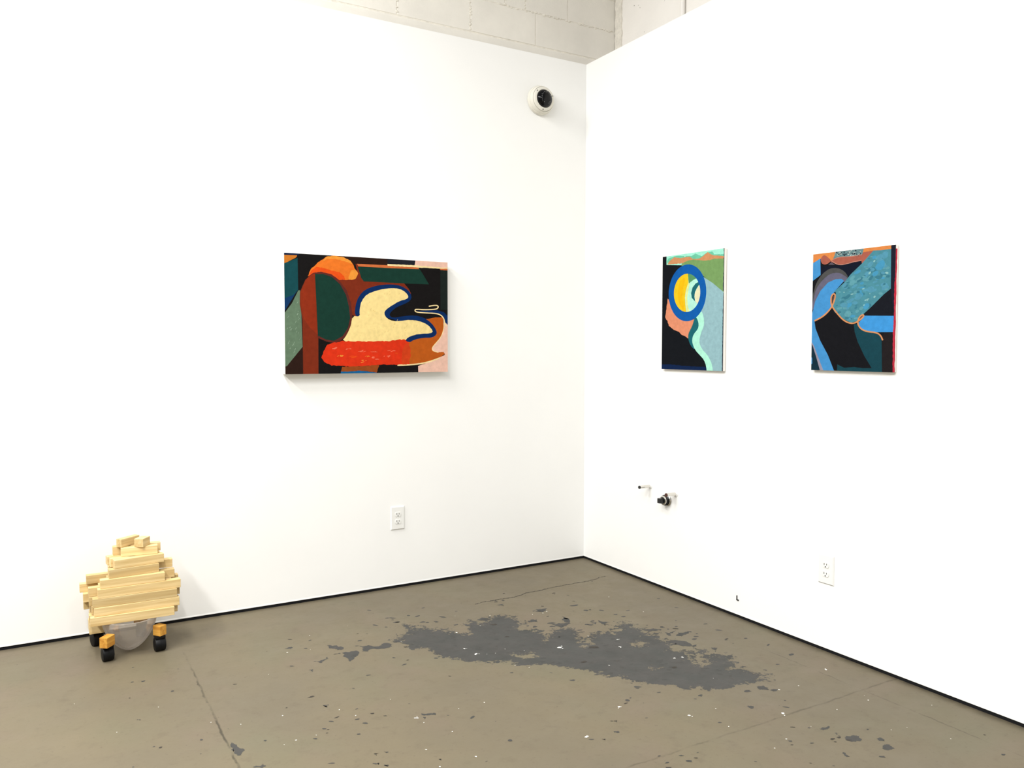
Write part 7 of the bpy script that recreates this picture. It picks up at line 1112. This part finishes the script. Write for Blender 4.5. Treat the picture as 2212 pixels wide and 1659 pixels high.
def build_floor():
    xs = [-9, -6, -4, -3, -2.2] + list(np.arange(-1.75, -0.25, 0.01)) + [-.2, 0.0, .32]
    ys = [-10, -7, -5, -4, -3, -2.3] + list(np.arange(-2.0, -0.35, 0.01)) + [-.3, 0.0, .12]
    xs, ys = np.array(xs, float), np.array(ys, float)
    nx, ny = len(xs), len(ys)
    gx, gy = np.meshgrid(xs, ys)
    val = sdf(gx, gy, PEEL_MAIN)
    for h in PEEL_HOLES:
        val = np.minimum(val, -sdf(gx, gy, h))
    far = sdf(gx + .02, gy + .034, PEEL_MAIN) < sdf(gx, gy, PEEL_MAIN)      # the frayed side, away from the open floor
    val = np.where(far & (val < .10), np.where(val < 0, val * .42, val * .55), val)
    val = np.clip(val, -.25, .25)
    co = np.stack([gx, gy, np.zeros_like(gx)], -1).reshape(-1, 3).tolist()
    attr = val.reshape(-1).tolist()
    faces, mi = [], []
    for j in range(ny - 1):
        for i in range(nx - 1):
            k = j * nx + i
            faces.append((k, k + 1, k + nx + 1, k + nx)); mi.append(0)
    rr = random.Random(5)
    def flake(pts, z, mat):
        b0 = len(co)
        for x, y in pts:
            co.append([x, y, z]); attr.append(-.25)
        a = sum(pts[i][0] * pts[(i + 1) % len(pts)][1] - pts[(i + 1) % len(pts)][0] * pts[i][1] for i in range(len(pts)))
        idx = list(range(b0, b0 + len(pts)))
        faces.append(tuple(idx if a > 0 else idx[::-1])); mi.append(mat)
    def ragged(poly, amp):
        out = []
        for i in range(len(poly)):
            a, b = Vector(poly[i]), Vector(poly[(i + 1) % len(poly)])
            n = max(1, int((b - a).length / .006))
            for k in range(n):
                p = a.lerp(b, k / n)
                out.append((p.x + rr.uniform(-amp, amp), p.y + rr.uniform(-amp, amp)))
        return out
    def rough(poly):
        p = [Vector(q) for q in poly]
        for it in range(3):                              # midpoint displacement of the outline
            q = []
            for i in range(len(p)):
                a, b = p[i], p[(i + 1) % len(p)]
                d = b - a
                q += [a, a.lerp(b, rr.uniform(.35, .65)) + Vector((-d.y, d.x)) * rr.uniform(-.24, .24)]
            p = q
        return p
    def blob(x, y, r, el=1.0, ang=0.0, n=9):
        return [(x + r * (math.cos(t) * el * math.cos(ang) - math.sin(t) * math.sin(ang)) * q,
                 y + r * (math.cos(t) * el * math.sin(ang) + math.sin(t) * math.cos(ang)) * q)
                for t, q in [(2 * math.pi * k / n, rr.uniform(.55, 1.15)) for k in range(n)]]
    for s in PEEL_SPOTS:
        flake(ragged(rough(s), .0026), .0003, 1)
    for x, y, r in DARK_PITS:
        flake(blob(x, y, r * .5, 1.9, rr.uniform(-.8, -.2), 10), .0006, 3)
    for x, y, r in PAINT_CHIPS:
        flake(blob(x, y, r * .42, rr.uniform(1.2, 2.2), rr.uniform(0, 3), 7), .0008, 2)
        if r > .009:
            for k in range(2):
                flake(blob(x + rr.uniform(-r, r), y + rr.uniform(-r, r), r * .18, 1.3, rr.uniform(0, 3), 6), .0008, 2)
    # small chips scattered over the worn area and the open floor
    for k in range(150):
        a = rr.choice(PEEL_MAIN)
        x, y = a[0] + rr.gauss(.02, .12), a[1] + rr.gauss(.05, .16)
        if x > -.03 or y > -.03: continue
        flake(blob(x, y, rr.uniform(.003, .011), rr.uniform(1, 2.4), rr.uniform(-1, .4), 9), .0003, 1)
    for k in range(120):
        x, y = rr.uniform(-2.7, -.1), rr.uniform(-2.75, -.3)
        flake(blob(x, y, rr.uniform(.002, .007), rr.uniform(1, 2.6), rr.uniform(-1, .4), 8), .0004, rr.choice((1, 3, 1)))
    for k in range(50):
        x, y = rr.uniform(-2.7, -.1), rr.uniform(-2.75, -.3)
        flake(blob(x, y, rr.uniform(.0012, .0028), 1.3, rr.uniform(0, 3), 6), .0007, 2)
    # cluster of pits near the lower edge
    for cx_, cy_, n, sx, sy in ((-1.86, -2.47, 16, .12, .14), (-1.18, -2.2, 14, .05, .05), (-2.02, -1.42, 8, .06, .06), (-.62, -2.32, 12, .1, .06)):
        for k in range(n):
            flake(blob(rr.gauss(cx_, sx), rr.gauss(cy_, sy), rr.uniform(.002, .007), 1.8, rr.uniform(-.8, 0), 8), .0005, rr.choice((1, 3)))
    # hairline crack with a broken tail
    pts = []
    for i in range(len(CRACK) - 1):
        a, b = Vector(CRACK[i]), Vector(CRACK[i + 1])
        for k in range(5):
            p = a.lerp(b, k / 5)
            pts.append(p + Vector((rr.uniform(-.002, .002), rr.uniform(-.004, .004))))
    pts.append(Vector(CRACK[-1]))
    W = [.0034 * (0.4 + rr.random()) for _ in pts]
    for i in range(len(pts) - 1):
        a, b = pts[i], pts[i + 1]
        flake([(a.x, a.y - W[i]), (b.x, b.y - W[i + 1]), (b.x, b.y + W[i + 1]), (a.x, a.y + W[i])], .0005, 3)
    me = bpy.data.meshes.new('floor')
    me.from_pydata(co, [], faces)
    for m in (M_FLOOR, M_SPOT, M_CHIP, M_PIT): me.materials.append(m)
    me.polygons.foreach_set('material_index', mi)
    at = me.attributes.new('peel', 'FLOAT', 'POINT')
    at.data.foreach_set('value', attr)
    me.update()
    o = bpy.data.objects.new('floor', me)
    COL.objects.link(o)
    return tag(o, 'worn beige painted concrete floor with a grey peeled patch', 'floor', kind='structure')
build_floor()

# ------------------------------------------------------------------ drywall, black reveals, block walls
TOP = 3.004
def drywall(name, left):
    bm = bmesh.new()
    if left:
        bm_box(bm, (-9, 0, .0145), (.016, .016, TOP))
        bm_box(bm, (-9, -.0016, .0145), (0, 0, .0195), bevel=.0007)
    else:
        bm_box(bm, (0, -10, .0145), (.016, 0, TOP))
        bm_box(bm, (-.0016, -10, .0145), (0, 0, .0195), bevel=.0007)
    return link(name, bm, M_DRYWALL)
tag(drywall('wall_left', True), 'white drywall behind the wooden stack and the wide canvas', 'wall', kind='structure')
tag(drywall('wall_right', False), 'white drywall carrying the two upright canvases', 'wall', kind='structure')

bm = bmesh.new(); bm_box(bm, (-9, .0025, 0), (.010, .0155, .0145))  # near-black fill in the open gap, its shade put into the colour
tag(link('gap_shade_left', bm, M_BLACK_GAP), 'black strip painted as the dark gap under the left white wall', 'gap_shade', kind='structure')
bm = bmesh.new(); bm_box(bm, (.0025, -10, 0), (.0155, .002, .0145))  # same fill under the right wall, gap darkness painted on a solid strip
tag(link('gap_shade_right', bm, M_BLACK_GAP), 'black strip painted as the dark gap under the right white wall', 'gap_shade', kind='structure')

def block_wall_left():
    rr = random.Random(11)
    bm = bmesh.new()
    bm_box(bm, (-9, .1024, 2.6), (.31, .25, 4.9), 1)                     # mortar ground behind the block faces
    bm_box(bm, (-9, .090, 2.6), (.297, .11, 3.082), 0, .006)            # flush course just above the drywall
    z = 3.092
    joints = {0: [-2.93, -2.50, -2.06, -1.63, -1.18, -.734, -.298], 1: [-2.75, -2.3, -1.85, -1.41, -.96, -.508, -.369, -.070],
              2: [-2.93, -2.50, -2.06, -1.63, -1.18, -.734, -.298]}
    for r in range(8):
        js = sorted([-9] + list(joints[r if r < 2 else (r % 2)]) + [.297])
        for a, b in zip(js[:-1], js[1:]):
            g = .0026
            bm_box(bm, (a + g, .1005 + rr.uniform(-.0012, .0012), z + .0025), (b - g, .12, z + .189), 0, .0022)
        z += .1915
    # squeezed-out mortar along the first bed joint and drips at the upright joints
    def lumps(x0, x1, zc, n, r0, r1):
        for k in range(n):
            x = rr.uniform(x0, x1)
            t = bmesh.new()
            bmesh.ops.create_icosphere(t, subdivisions=2, radius=1)
            for v in t.verts:
                v.co *= rr.uniform(.75, 1.15)
            s = rr.uniform(r0, r1)
            merge(bm, t, 1, Matrix.Translation((x, .101, zc + rr.uniform(-.004, .004))) @ Matrix.Diagonal((s * 1.9, s * .7, s, 1)))
    lumps(-.56, .29, 3.283, 60, .003, .008)
    lumps(-.05, .2, 3.078, 26, .003, .010)
    lumps(-.75, -.72, 3.2, 6, .003, .006)
    for x in (-1.18, -.734, -.508, -.369):
        for k in range(14):
            zz = rr.uniform(3.10, 3.27) if x in (-1.18, -.734) else rr.uniform(3.29, 3.46)
            lumps(x - .003, x + .003, zz, 1, .004, .006)
    return link('wall_back', bm, [M_BLOCK, M_MORTAR])
tag(block_wall_left(), 'cream painted concrete block wall above the left drywall', 'wall', kind='structure')

def block_wall_right():
    rr = random.Random(4)
    bm = bmesh.new()
    bm_box(bm, (.297, -10, 2.6), (.45, .106, 4.9), 0)
    for k in range(16):
        y, z = rr.uniform(-.9, 0), rr.uniform(3.1, 3.6)
        t = bmesh.new(); bmesh.ops.create_icosphere(t, subdivisions=1, radius=1)
        s = rr.uniform(.0015, .003)
        merge(bm, t, 1, Matrix.Translation((.297, y, z)) @ Matrix.Diagonal((s * .5, s, s, 1)))
    return link('wall_end', bm, [M_MASONRY, M_PIT])
tag(block_wall_right(), 'cream painted masonry wall above the right drywall', 'wall', kind='structure')

def plaster_strip():
    rr = random.Random(8)
    bm = bmesh.new()
    n = 90
    L, R = [], []
    for k in range(n + 1):
        z = 2.9 + 1.9 * k / n
        L.append((.098 + rr.uniform(-.007, .003), z))
        R.append((.032 + rr.uniform(-.005, .005), z))
    for k in range(n):
        for a, b, x0 in ((L, R, .288),):
            v = [bm.verts.new((x0, a[k][0], a[k][1])), bm.verts.new((x0, a[k + 1][0], a[k + 1][1])),
                 bm.verts.new((x0, b[k + 1][0], b[k + 1][1])), bm.verts.new((x0, b[k][0], b[k][1]))]
            w = [bm.verts.new((.30, q.co.y, q.co.z)) for q in v]
            bm.faces.new(v)
            bm.faces.new((v[0], v[1], w[1], w[0])); bm.faces.new((v[3], v[2], w[2], w[3]))
    return link('trim_1', bm, M_MORTAR)
tag(plaster_strip(), 'rough plaster strip in the upper masonry corner', 'trim', kind='structure')

# painted conduit running up the masonry above the right drywall
e = thing('conduit', 'white painted vertical conduit at the top above the right wall', 'pipe', (.279, -.533, 2.75))
bm = bmesh.new(); bm_lathe(bm, [(0, 0), (.0135, 0), (.0135, 2.1), (0, 2.1)], 24, 'z'); link('tube', bm, M_CONDUIT, e, True)
for zz in (.32, 1.3):
    bm = bmesh.new(); bm_box(bm, (-.005, -.032, zz), (.0178, .032, zz + .022), 0, .002); link('strap', bm, M_CONDUIT, e)

# ------------------------------------------------------------------ paintings
def canvas_face(name, box, polys, base, depth, parent):
    w, h = box[2], box[3]
    verts, faces, mats = [], [], []
    def add(pts, m):
        pts = [p for i, p in enumerate(pts) if i == 0 or (abs(p[0] - pts[i - 1][0]) + abs(p[1] - pts[i - 1][1])) > 1e-5]
        if len(pts) < 3: return
        a = sum(pts[i][0] * pts[(i + 1) % len(pts)][1] - pts[(i + 1) % len(pts)][0] * pts[i][1] for i in range(len(pts)))
        if a < 0: pts = pts[::-1]
        b0 = len(verts)
        verts.extend(Vector((x, y)) for x, y in pts)
        faces.append(list(range(b0, b0 + len(pts)))); mats.append(m)
    add([(0, 0), (w, 0), (w, h), (0, h)], base)
    for m, pts in polys: add(pts, m)
    vo, eo, fo, ov, oe, of = mgeo.delaunay_2d_cdt(verts, [], faces, 1, 1e-6, True)
    names = sorted(set(mats))
    me = bpy.data.meshes.new(name)
    cxy = np.array([[sum(vo[i].x for i in f) / len(f), sum(vo[i].y for i in f) / len(f)] for f in fo])
    top = np.full(len(fo), -1)
    for k, fc in enumerate(faces):                       # the topmost brush shape over every little face
        P_ = np.array([verts[i][:] for i in fc]); Q_ = np.roll(P_, -1, 0)
        lo, hi = P_.min(0), P_.max(0)
        c_ = np.nonzero((cxy >= lo).all(1) & (cxy <= hi).all(1))[0]
        if not len(c_): continue
        X_, Y_ = cxy[c_, 0][:, None], cxy[c_, 1][:, None]
        dy = np.where(np.abs(Q_[:, 1] - P_[:, 1]) < 1e-12, 1e-12, Q_[:, 1] - P_[:, 1])
        ins = (((P_[:, 1] > Y_) != (Q_[:, 1] > Y_)) & (X_ < (Q_[:, 0] - P_[:, 0]) * (Y_ - P_[:, 1]) / dy + P_[:, 0])).sum(1) % 2 == 1
        top[c_[ins]] = k
        if k == 0: inside0 = top == 0
    keep = [(fo[i], top[i]) for i in range(len(fo)) if inside0[i]]
    me.from_pydata([(v.x, -depth, v.y) for v in vo], [], [f for f, _ in keep])
    for n_ in names: me.materials.append(oil(n_))
    me.polygons.foreach_set('material_index', [names.index(mats[k]) for _, k in keep])
    me.update()
    o = bpy.data.objects.new(name, me)
    o.parent = parent
    COL.objects.link(o)
    return o

def painting(label, box, polys, base, depth, left, side_mat, back_mat=None):
    u0, v0, w, h = box
    e = thing('painting', label, 'painting', (u0, 0, v0) if left else (0, u0, v0), 0 if left else -math.pi / 2)
    canvas_face('painted_face', box, polys, base, depth, e)
    bm = bmesh.new()
    bm_box(bm, (0, -depth + .0006, 0), (w, -.004, h))
    link('canvas_edge', bm, side_mat, e)
    bm = bmesh.new()
    for a, b in (((.006, 0), (w - .006, .03)), ((.006, h - .03), (w - .006, h - .004)),
                 ((.006, .03), (.036, h - .03)), ((w - .036, .03), (w - .006, h - .03))):
        bm_box(bm, (a[0], -.004, max(a[1], .006)), (b[0], -.0004, b[1]))
    link('stretcher', bm, back_mat or M_WOODEDGE, e)
    return e, w, h

painting('wide abstract canvas with cream swan-like shape and red band on the left wall', PAINT_A_BOX, PAINT_A, 'black1', .05, True, M_CANVAS)
painting('narrow upright canvas with a blue ring and mint stream on the right wall', PAINT_B_BOX, PAINT_B, 'black2', .02, False, M_CANVAS, M_WOODEDGE)
e, w, h = painting('upright canvas with teal dappled slab and sky blue arch, farthest from the corner', PAINT_C_BOX, PAINT_C, 'black3', .02, False, M_CANVAS)
rr = random.Random(2)
bm = bmesh.new()
zs = np.linspace(0, h * .97, 40)
prev = None
for z in zs:
    d = -.020 + .0085 + rr.uniform(-.0015, .0015) - .004 * (z / h - .5) * 0
    cur = (bm.verts.new((w + .0003, -.0199, z)), bm.verts.new((w + .0003, d, z)))
    if prev: bm.faces.new((prev[0], prev[1], cur[1], cur[0]))
    prev = cur
link('painted_edge', bm, oil('crimson'), e)['label'] = 'crimson brushed stripe along the side'

# ------------------------------------------------------------------ outlets
def outlet(label, loc, rotz):
    e = thing('wall_outlet', label, 'outlet', loc, rotz, None)
    W, H, D = .0785, .1255, .0065
    bm = bmesh.new()
    t = bmesh.new()
    b = .004
    v = [t.verts.new(c) for c in ((-W/2, 0, -H/2), (W/2, 0, -H/2), (W/2, 0, H/2), (-W/2, 0, H/2))]
    u = [t.verts.new(c) for c in ((-W/2, -.002, -H/2), (W/2, -.002, -H/2), (W/2, -.002, H/2), (-W/2, -.002, H/2))]
    f = [t.verts.new(c) for c in ((-W/2 + b, -D, -H/2 + b), (W/2 - b, -D, -H/2 + b), (W/2 - b, -D, H/2 - b), (-W/2 + b, -D, H/2 - b))]
    for A, B in ((v, u), (u, f)):
        for i in range(4):
            j = (i + 1) % 4
            t.faces.new((A[i], A[j], B[j], B[i]))
    t.faces.new(f); t.faces.new(v[::-1])
    merge(bm, t)
    link('wall_plate', bm, M_PLATE, e)
    for s in (1, -1):
        zc = s * .0195
        pts = []
        for k in range(36):
            a = 2 * math.pi * k / 36
            pts.append((.0172 * math.cos(a), zc + max(-.0125, min(.0125, .0172 * math.sin(a)))))
        bm = bmesh.new(); bm_prism(bm, pts, -D + .0002, -D - .0022, 'xz', 0, .0006)
        r = link('receptacle', bm, M_PLATE, e)
        for sx, hh in ((-.0064, .0085), (.0064, .0072)):
            bm = bmesh.new(); bm_box(bm, (sx - .0013, -D - .0026, zc + .0035 - hh / 2), (sx + .0013, -D - .0018, zc + .0035 + hh / 2))
            link('slot', bm, M_SLOT, r)
        pts = [(.0026 * math.cos(a), zc - .0075 + .0028 * math.sin(a)) for a in np.linspace(0, 2 * math.pi, 14, endpoint=False)]
        bm = bmesh.new(); bm_prism(bm, pts, -D - .0016, -D - .0027, 'xz'); link('ground_hole', bm, M_BLACK_GAP, r)
    bm = bmesh.new(); bm_lathe(bm, [(0, D - .0003), (.0032, D - .0003), (.0030, D + .0008), (0, D + .0012)], 16); link('screw', bm, M_PLATE, e, True)
    return e
outlet('white duplex outlet low on the left wall below the wide canvas', (-1.2325, -.0002, .3815), 0)
outlet('white duplex outlet low on the right wall, below the two upright canvases', (-.0002, -1.782, .3555), -math.pi / 2)

# ------------------------------------------------------------------ dome camera
e = thing('security_camera', 'cream dome security camera high on the left wall beside the corner', 'security camera', (-.334, -.0002, 2.737))
bm = bmesh.new(); bm_lathe(bm, [(0, 0), (.079, 0), (.0825, .003), (.083, .020), (.081, .0235), (.0795, .0238), (.0795, .025), (.0765, .036), (.0725, .0445), (.071, .0452)], 64)
link('housing', bm, M_CAMBODY, e, True)
bm = bmesh.new(); bm_lathe(bm, [(.0695, .0400), (.0695, .0475), (.0685, .0500), (.0660, .0525), (.0560, .0560), (.0520, .0568), (.0510, .0555), (.0510, .044)], 64)
link('trim_ring', bm, M_CAMBODY, e, True)
bm = bmesh.new(); bm_lathe(bm, [(.0508, .0545)] + [(.0505 * math.cos(a), .0545 + .030 * math.sin(a)) for a in np.linspace(.05, math.pi / 2 - .06, 12)] + [(0, .0846)], 56)
d = link('dome', bm, M_DOME, e, True); d['label'] = 'glossy black dome window'
for k in range(18):
    a = math.radians(-60 + k * 17.6)
    rad = .031 if k % 2 else .0335
    hgt = .0545 + .030 * math.sqrt(max(0, 1 - (rad / .0505) ** 2)) + .0001
    t = bmesh.new(); bmesh.ops.create_icosphere(t, subdivisions=1, radius=.0016)
    bm = bmesh.new(); merge(bm, t, 0, Matrix.Translation((rad * math.cos(a), -hgt, rad * math.sin(a))))
    link('infrared_led', bm, M_LED, d)
for a in (140, 262, 22):
    a = math.radians(a)
    x, z = .0625 * math.cos(a), .0625 * math.sin(a)
    bm = bmesh.new(); bm_lathe(bm, [(.0028, .050), (.0028, .0552), (0, .0556)], 14, origin=(x, 0, z)); link('screw', bm, M_SLOT, e, True)

# ------------------------------------------------------------------ pipe stubs and plug on the right wall
def stub(label, y, z, L, r, endm, tilt):
    e = thing('pipe_stub', label, 'pipe', (-.0002, y, z), -math.pi / 2)
    bm = bmesh.new(); bm_lathe(bm, [(0, 0), (r * 1.75, 0), (r * 1.7, .002), (r * 1.1, .0045), (r * 1.02, .0055)], 32); link('escutcheon', bm, M_PLATE, e, True)
    bm = bmesh.new(); bm_lathe(bm, [(r, .001), (r, L - .001), (r * .92, L), (r * .7, L)], 28); link('tube', bm, M_CHROME, e, True)
    bm = bmesh.new(); bm_lathe(bm, [(r * .96, L - .004), (r * 1.03, L - .004), (r * 1.03, L + .0008), (r * .55, L + .0012), (0, L + .0008)], 28); link('end_cap', bm, endm, e, True)
    return e
stub('thin chrome pipe stub on the right wall nearest the corner', -.625, .541, .078, .0085, M_BLACKIRON, 0)
stub('chrome pipe stub with rusty end above the plug on the right wall', -.831, .530, .068, .0095, M_RUST, 0)
e = thing('pipe_plug', 'square headed black pipe plug with chrome flange on the right wall', 'pipe plug', (-.0002, -.768, .4885), -math.pi / 2)
bm = bmesh.new(); bm_lathe(bm, [(0, 0), (.0315, 0), (.0315, .002), (.024, .006), (.022, .010)], 40); link('flange', bm, M_CHROME, e, True)
bm = bmesh.new()
bm_lathe(bm, [(.0215, .008)] + [q for k in range(4) for q in ((.0285, .012 + k * .0035), (.0262, .01375 + k * .0035))] + [(.0255, .027), (0, .027)], 40)
link('threaded_collar', bm, M_BLACKIRON, e, True)
bm = bmesh.new(); bm_lathe(bm, [(.0235, .0265), (.0245, .0285), (.0245, .0335), (.0200, .0355), (0, .0355)], 40); link('chrome_ring', bm, M_CHROME, e, True)
bm = bmesh.new(); bm_lathe(bm, [(.018, .035), (.018, .040), (0, .040)], 32); link('neck', bm, M_BLACKIRON, e, True)
bm = bmesh.new(); bm_box(bm, (-.0125, -.062, -.0125), (.0125, -.0395, .0125), 0, .0015); link('square_head', bm, M_BLACKIRON, e)

# tiny black hook low on the right wall
e = thing('wall_hook', 'tiny black L-shaped hook low on the right wall above the floor', 'hook', (-.0002, -1.278, .090), -math.pi / 2)
bm = bmesh.new(); bm_box(bm, (-.0065, -.004, -.001), (-.0025, 0, .017), 0, .0008); link('shank', bm, M_BLACKIRON, e)
bm = bmesh.new(); bm_box(bm, (-.0065, -.005, -.006), (.0075, -.0005, -.0012), 0, .0008); link('foot', bm, M_BLACKIRON, e)

# ------------------------------------------------------------------ caster dolly, bowl and stacked wooden blocks
BASEX, BASEY = -2.575, -.235
d = thing('caster_dolly', 'small amber wooden dolly on four black casters under the block stack', 'dolly', (BASEX, BASEY, 0))
def bar(name, p0, p1, wid, z0, z1, mat, parent, bev=.0025):
    a, b = Vector(p0), Vector(p1)
    L = (b - a).length
    bm = bmesh.new(); bm_box(bm, (0, -wid / 2, 0), (L, wid / 2, z1 - z0), 0, bev)
    return link(name, bm, mat, parent, False, (a.x - BASEX, a.y - BASEY, z0), (0, 0, math.atan2(b.y - a.y, b.x - a.x)))
for p0, p1 in (((-2.6845, -.3990), (-2.6525, -.3585)), ((-2.4520, -.3580), (-2.4770, -.3240)), ((-2.4950, -.0900), (-2.5330, -.1350))):
    bar('arm', p0, p1, .0345, .0690, .1120, M_AMBER, d)
bm = bmesh.new(); bm_box(bm, (-2.7245 - BASEX, -.192 - BASEY, .0690), (-2.6480 - BASEX, -.095 - BASEY, .1134), 0, .0015)
link('corner_block', bm, M_PINE, d)['label'] = 'pale corner block over the hidden caster'
for (x, y, yaw) in ((-2.666, -.352, .12), (-2.465, -.338, .1), (-2.693, -.136, .3), (-2.512, -.112, -.2)):
    c = bpy.data.objects.new('caster', None); c.location = (x - BASEX, y - BASEY, 0); c.rotation_euler = (0, 0, yaw)
    c.empty_display_size = .02; c.parent = d; COL.objects.link(c)
    R, Wd = .0300, .0220
    bm = bmesh.new()
    bm_lathe(bm, [(0, -Wd), (R * .78, -Wd), (R * .93, -Wd * .93), (R, -Wd * .75), (R, -.0010), (R * .985, -.0005), (R * .985, .0005), (R, .0010), (R, Wd * .75), (R * .93, Wd * .93), (R * .78, Wd), (0, Wd)], 40, 'x', (0, 0, R))
    link('wheel', bm, M_RUBBER, c, True)
    bm = bmesh.new(); bm_box(bm, (-Wd * .92, -R * .72, .0560), (Wd * .92, R * .72, .0686), 0, .003)
    bm_box(bm, (-.007, -.007, .0600), (.007, .007, .0692), 0, .001)
    link('mount', bm, M_RUBBER, c)

bw = thing('plastic_bowl', 'clear plastic bowl hanging under the wooden block stack', 'bowl', (-2.575, -.272, 0))
bm = bmesh.new()
ra, cz, zr = .110, .1450, .1488
us = [1 - (1 - k / 26) ** 1.6 for k in range(27)]                       # rim (0) to the lowest point (1)
outer = [(ra * max(0.0, 1 - u ** 1.5) ** .55, zr - cz * u) for u in us]
inner = [((ra - .0018) * max(0.0, 1 - u ** 1.5) ** .55, zr - (cz - .0018) * u) for u in us][::-1]
outer[-1] = (0, zr - cz); inner[0] = (0, zr - cz + .0018)
bm_lathe(bm, inner + [(ra + .003, zr + .0006), (ra + .003, zr - .002)] + outer, 64, 'z')
link('bowl_shell', bm, M_BOWL, bw, True)

T, Z0 = .0365, .1502
S = 'sticks of the wooden block stack'
def block(x, y, tier, L, rot, label, wid=.0345, z=None, mat=None):
    bm = bmesh.new()
    bm_box(bm, (0, 0, 0), (L, wid, T - .0005), 0, .0009, 1)
    o = link('wooden_block', bm, mat or M_PINE, None, False, (x, y, (Z0 + tier * T) if z is None else z), (0, 0, math.radians(rot)))
    return tag(o, label, 'wooden block', S)

# bearers between the dolly and the bottom tier
block(-2.7215, -.184, 0, .070, 0, 'pale wooden bearer under the left end of the stack, set back in shadow', .085, .1136)
block(-2.5220, -.150, 0, .050, 0, 'pale wooden bearer block behind the clear bowl', .07, .1136)
# front row
block(-2.727, -.352, 0, .321, -1.2, 'front stick of the bottom tier, resting over the clear bowl')
block(-2.712, -.344, 1, .328, -.3, 'front stick of the second tier from the bottom, jutting over the bottom one')
block(-2.717, -.337, 2, .325, -1.3, 'front stick of the third tier from the bottom')
block(-2.697, -.335, 3, .321, .3, 'front stick of the fourth tier, its right end reaching farthest right')
block(-2.687, -.328, 4, .249, -.4, 'front stick of the middle tier, ending short on the right')
block(-2.653, -.318, 5, .196, 3.8, 'short front stick of the sixth tier from the bottom')
block(-2.631, -.315, 6, .198, 8.2, 'slightly turned front stick of the third tier from the top')
block(-2.603, -.263, 7, .1445, -5.2, 'front stick right under the two top blocks')
# rows behind
block(-2.7300, -.3075, 0, .343, -1.0, 'stick behind the front one in the bottom tier, its end peeking out right')
block(-2.7250, -.2640, 0, .300, -.5, 'rear stick of the bottom tier above the clear bowl')
block(-2.7220, -.2200, 0, .300, 0, 'rearmost stick of the bottom tier')
block(-2.7200, -.3070, 1, .320, -.3, 'stick just behind the front one in the second tier')
block(-2.7240, -.2580, 1, .300, -.3, 'stick in the middle row of the second tier, dark end on the left')
block(-2.7450, -.2120, 1, .310, 0, 'back stick of the second tier, poking out low on the left')
block(-2.7285, -.2990, 2, .352, -1.0, 'stick behind the front one in the third tier, its end peeking out right')
block(-2.7465, -.2350, 2, .300, 0, 'back stick of the third tier, poking out on the left')
block(-2.7290, -.2920, 3, .320, .3, 'second-row stick of the fourth tier, stepped out on the left')
block(-2.6900, -.2520, 3, .316, .2, 'third-row stick of the fourth tier, dim tip showing on the right')
block(-2.7580, -.2060, 3, .310, 0, 'back stick of the fourth tier, reaching farthest left of all')
block(-2.6600, -.2860, 4, .266, -.4, 'second-row stick of the middle tier, showing on the right')
block(-2.7330, -.2220, 4, .230, 0, 'back stick of the middle tier, jutting out on the left')
block(-2.6510, -.2500, 5, .254, 0, 'rear stick of the sixth tier, showing on the right')
block(-2.6430, -.2755, 6, .200, 8.2, 'second stick of the third tier from the top')
block(-2.6520, -.2330, 6, .195, 8.2, 'rear stick of the third tier from the top')
block(-2.6300, -.2195, 7, .189, -1.0, 'rear stick right under the two top blocks')
# the two small blocks on top
block(-2.5990, -.2500, 8, .095, 36, 'left block of the two on top, turned with a shaded side', .030)
block(-2.5170, -.2870, 8, .057, 55.5, 'right block of the two on top, turned corner to the front', .040)
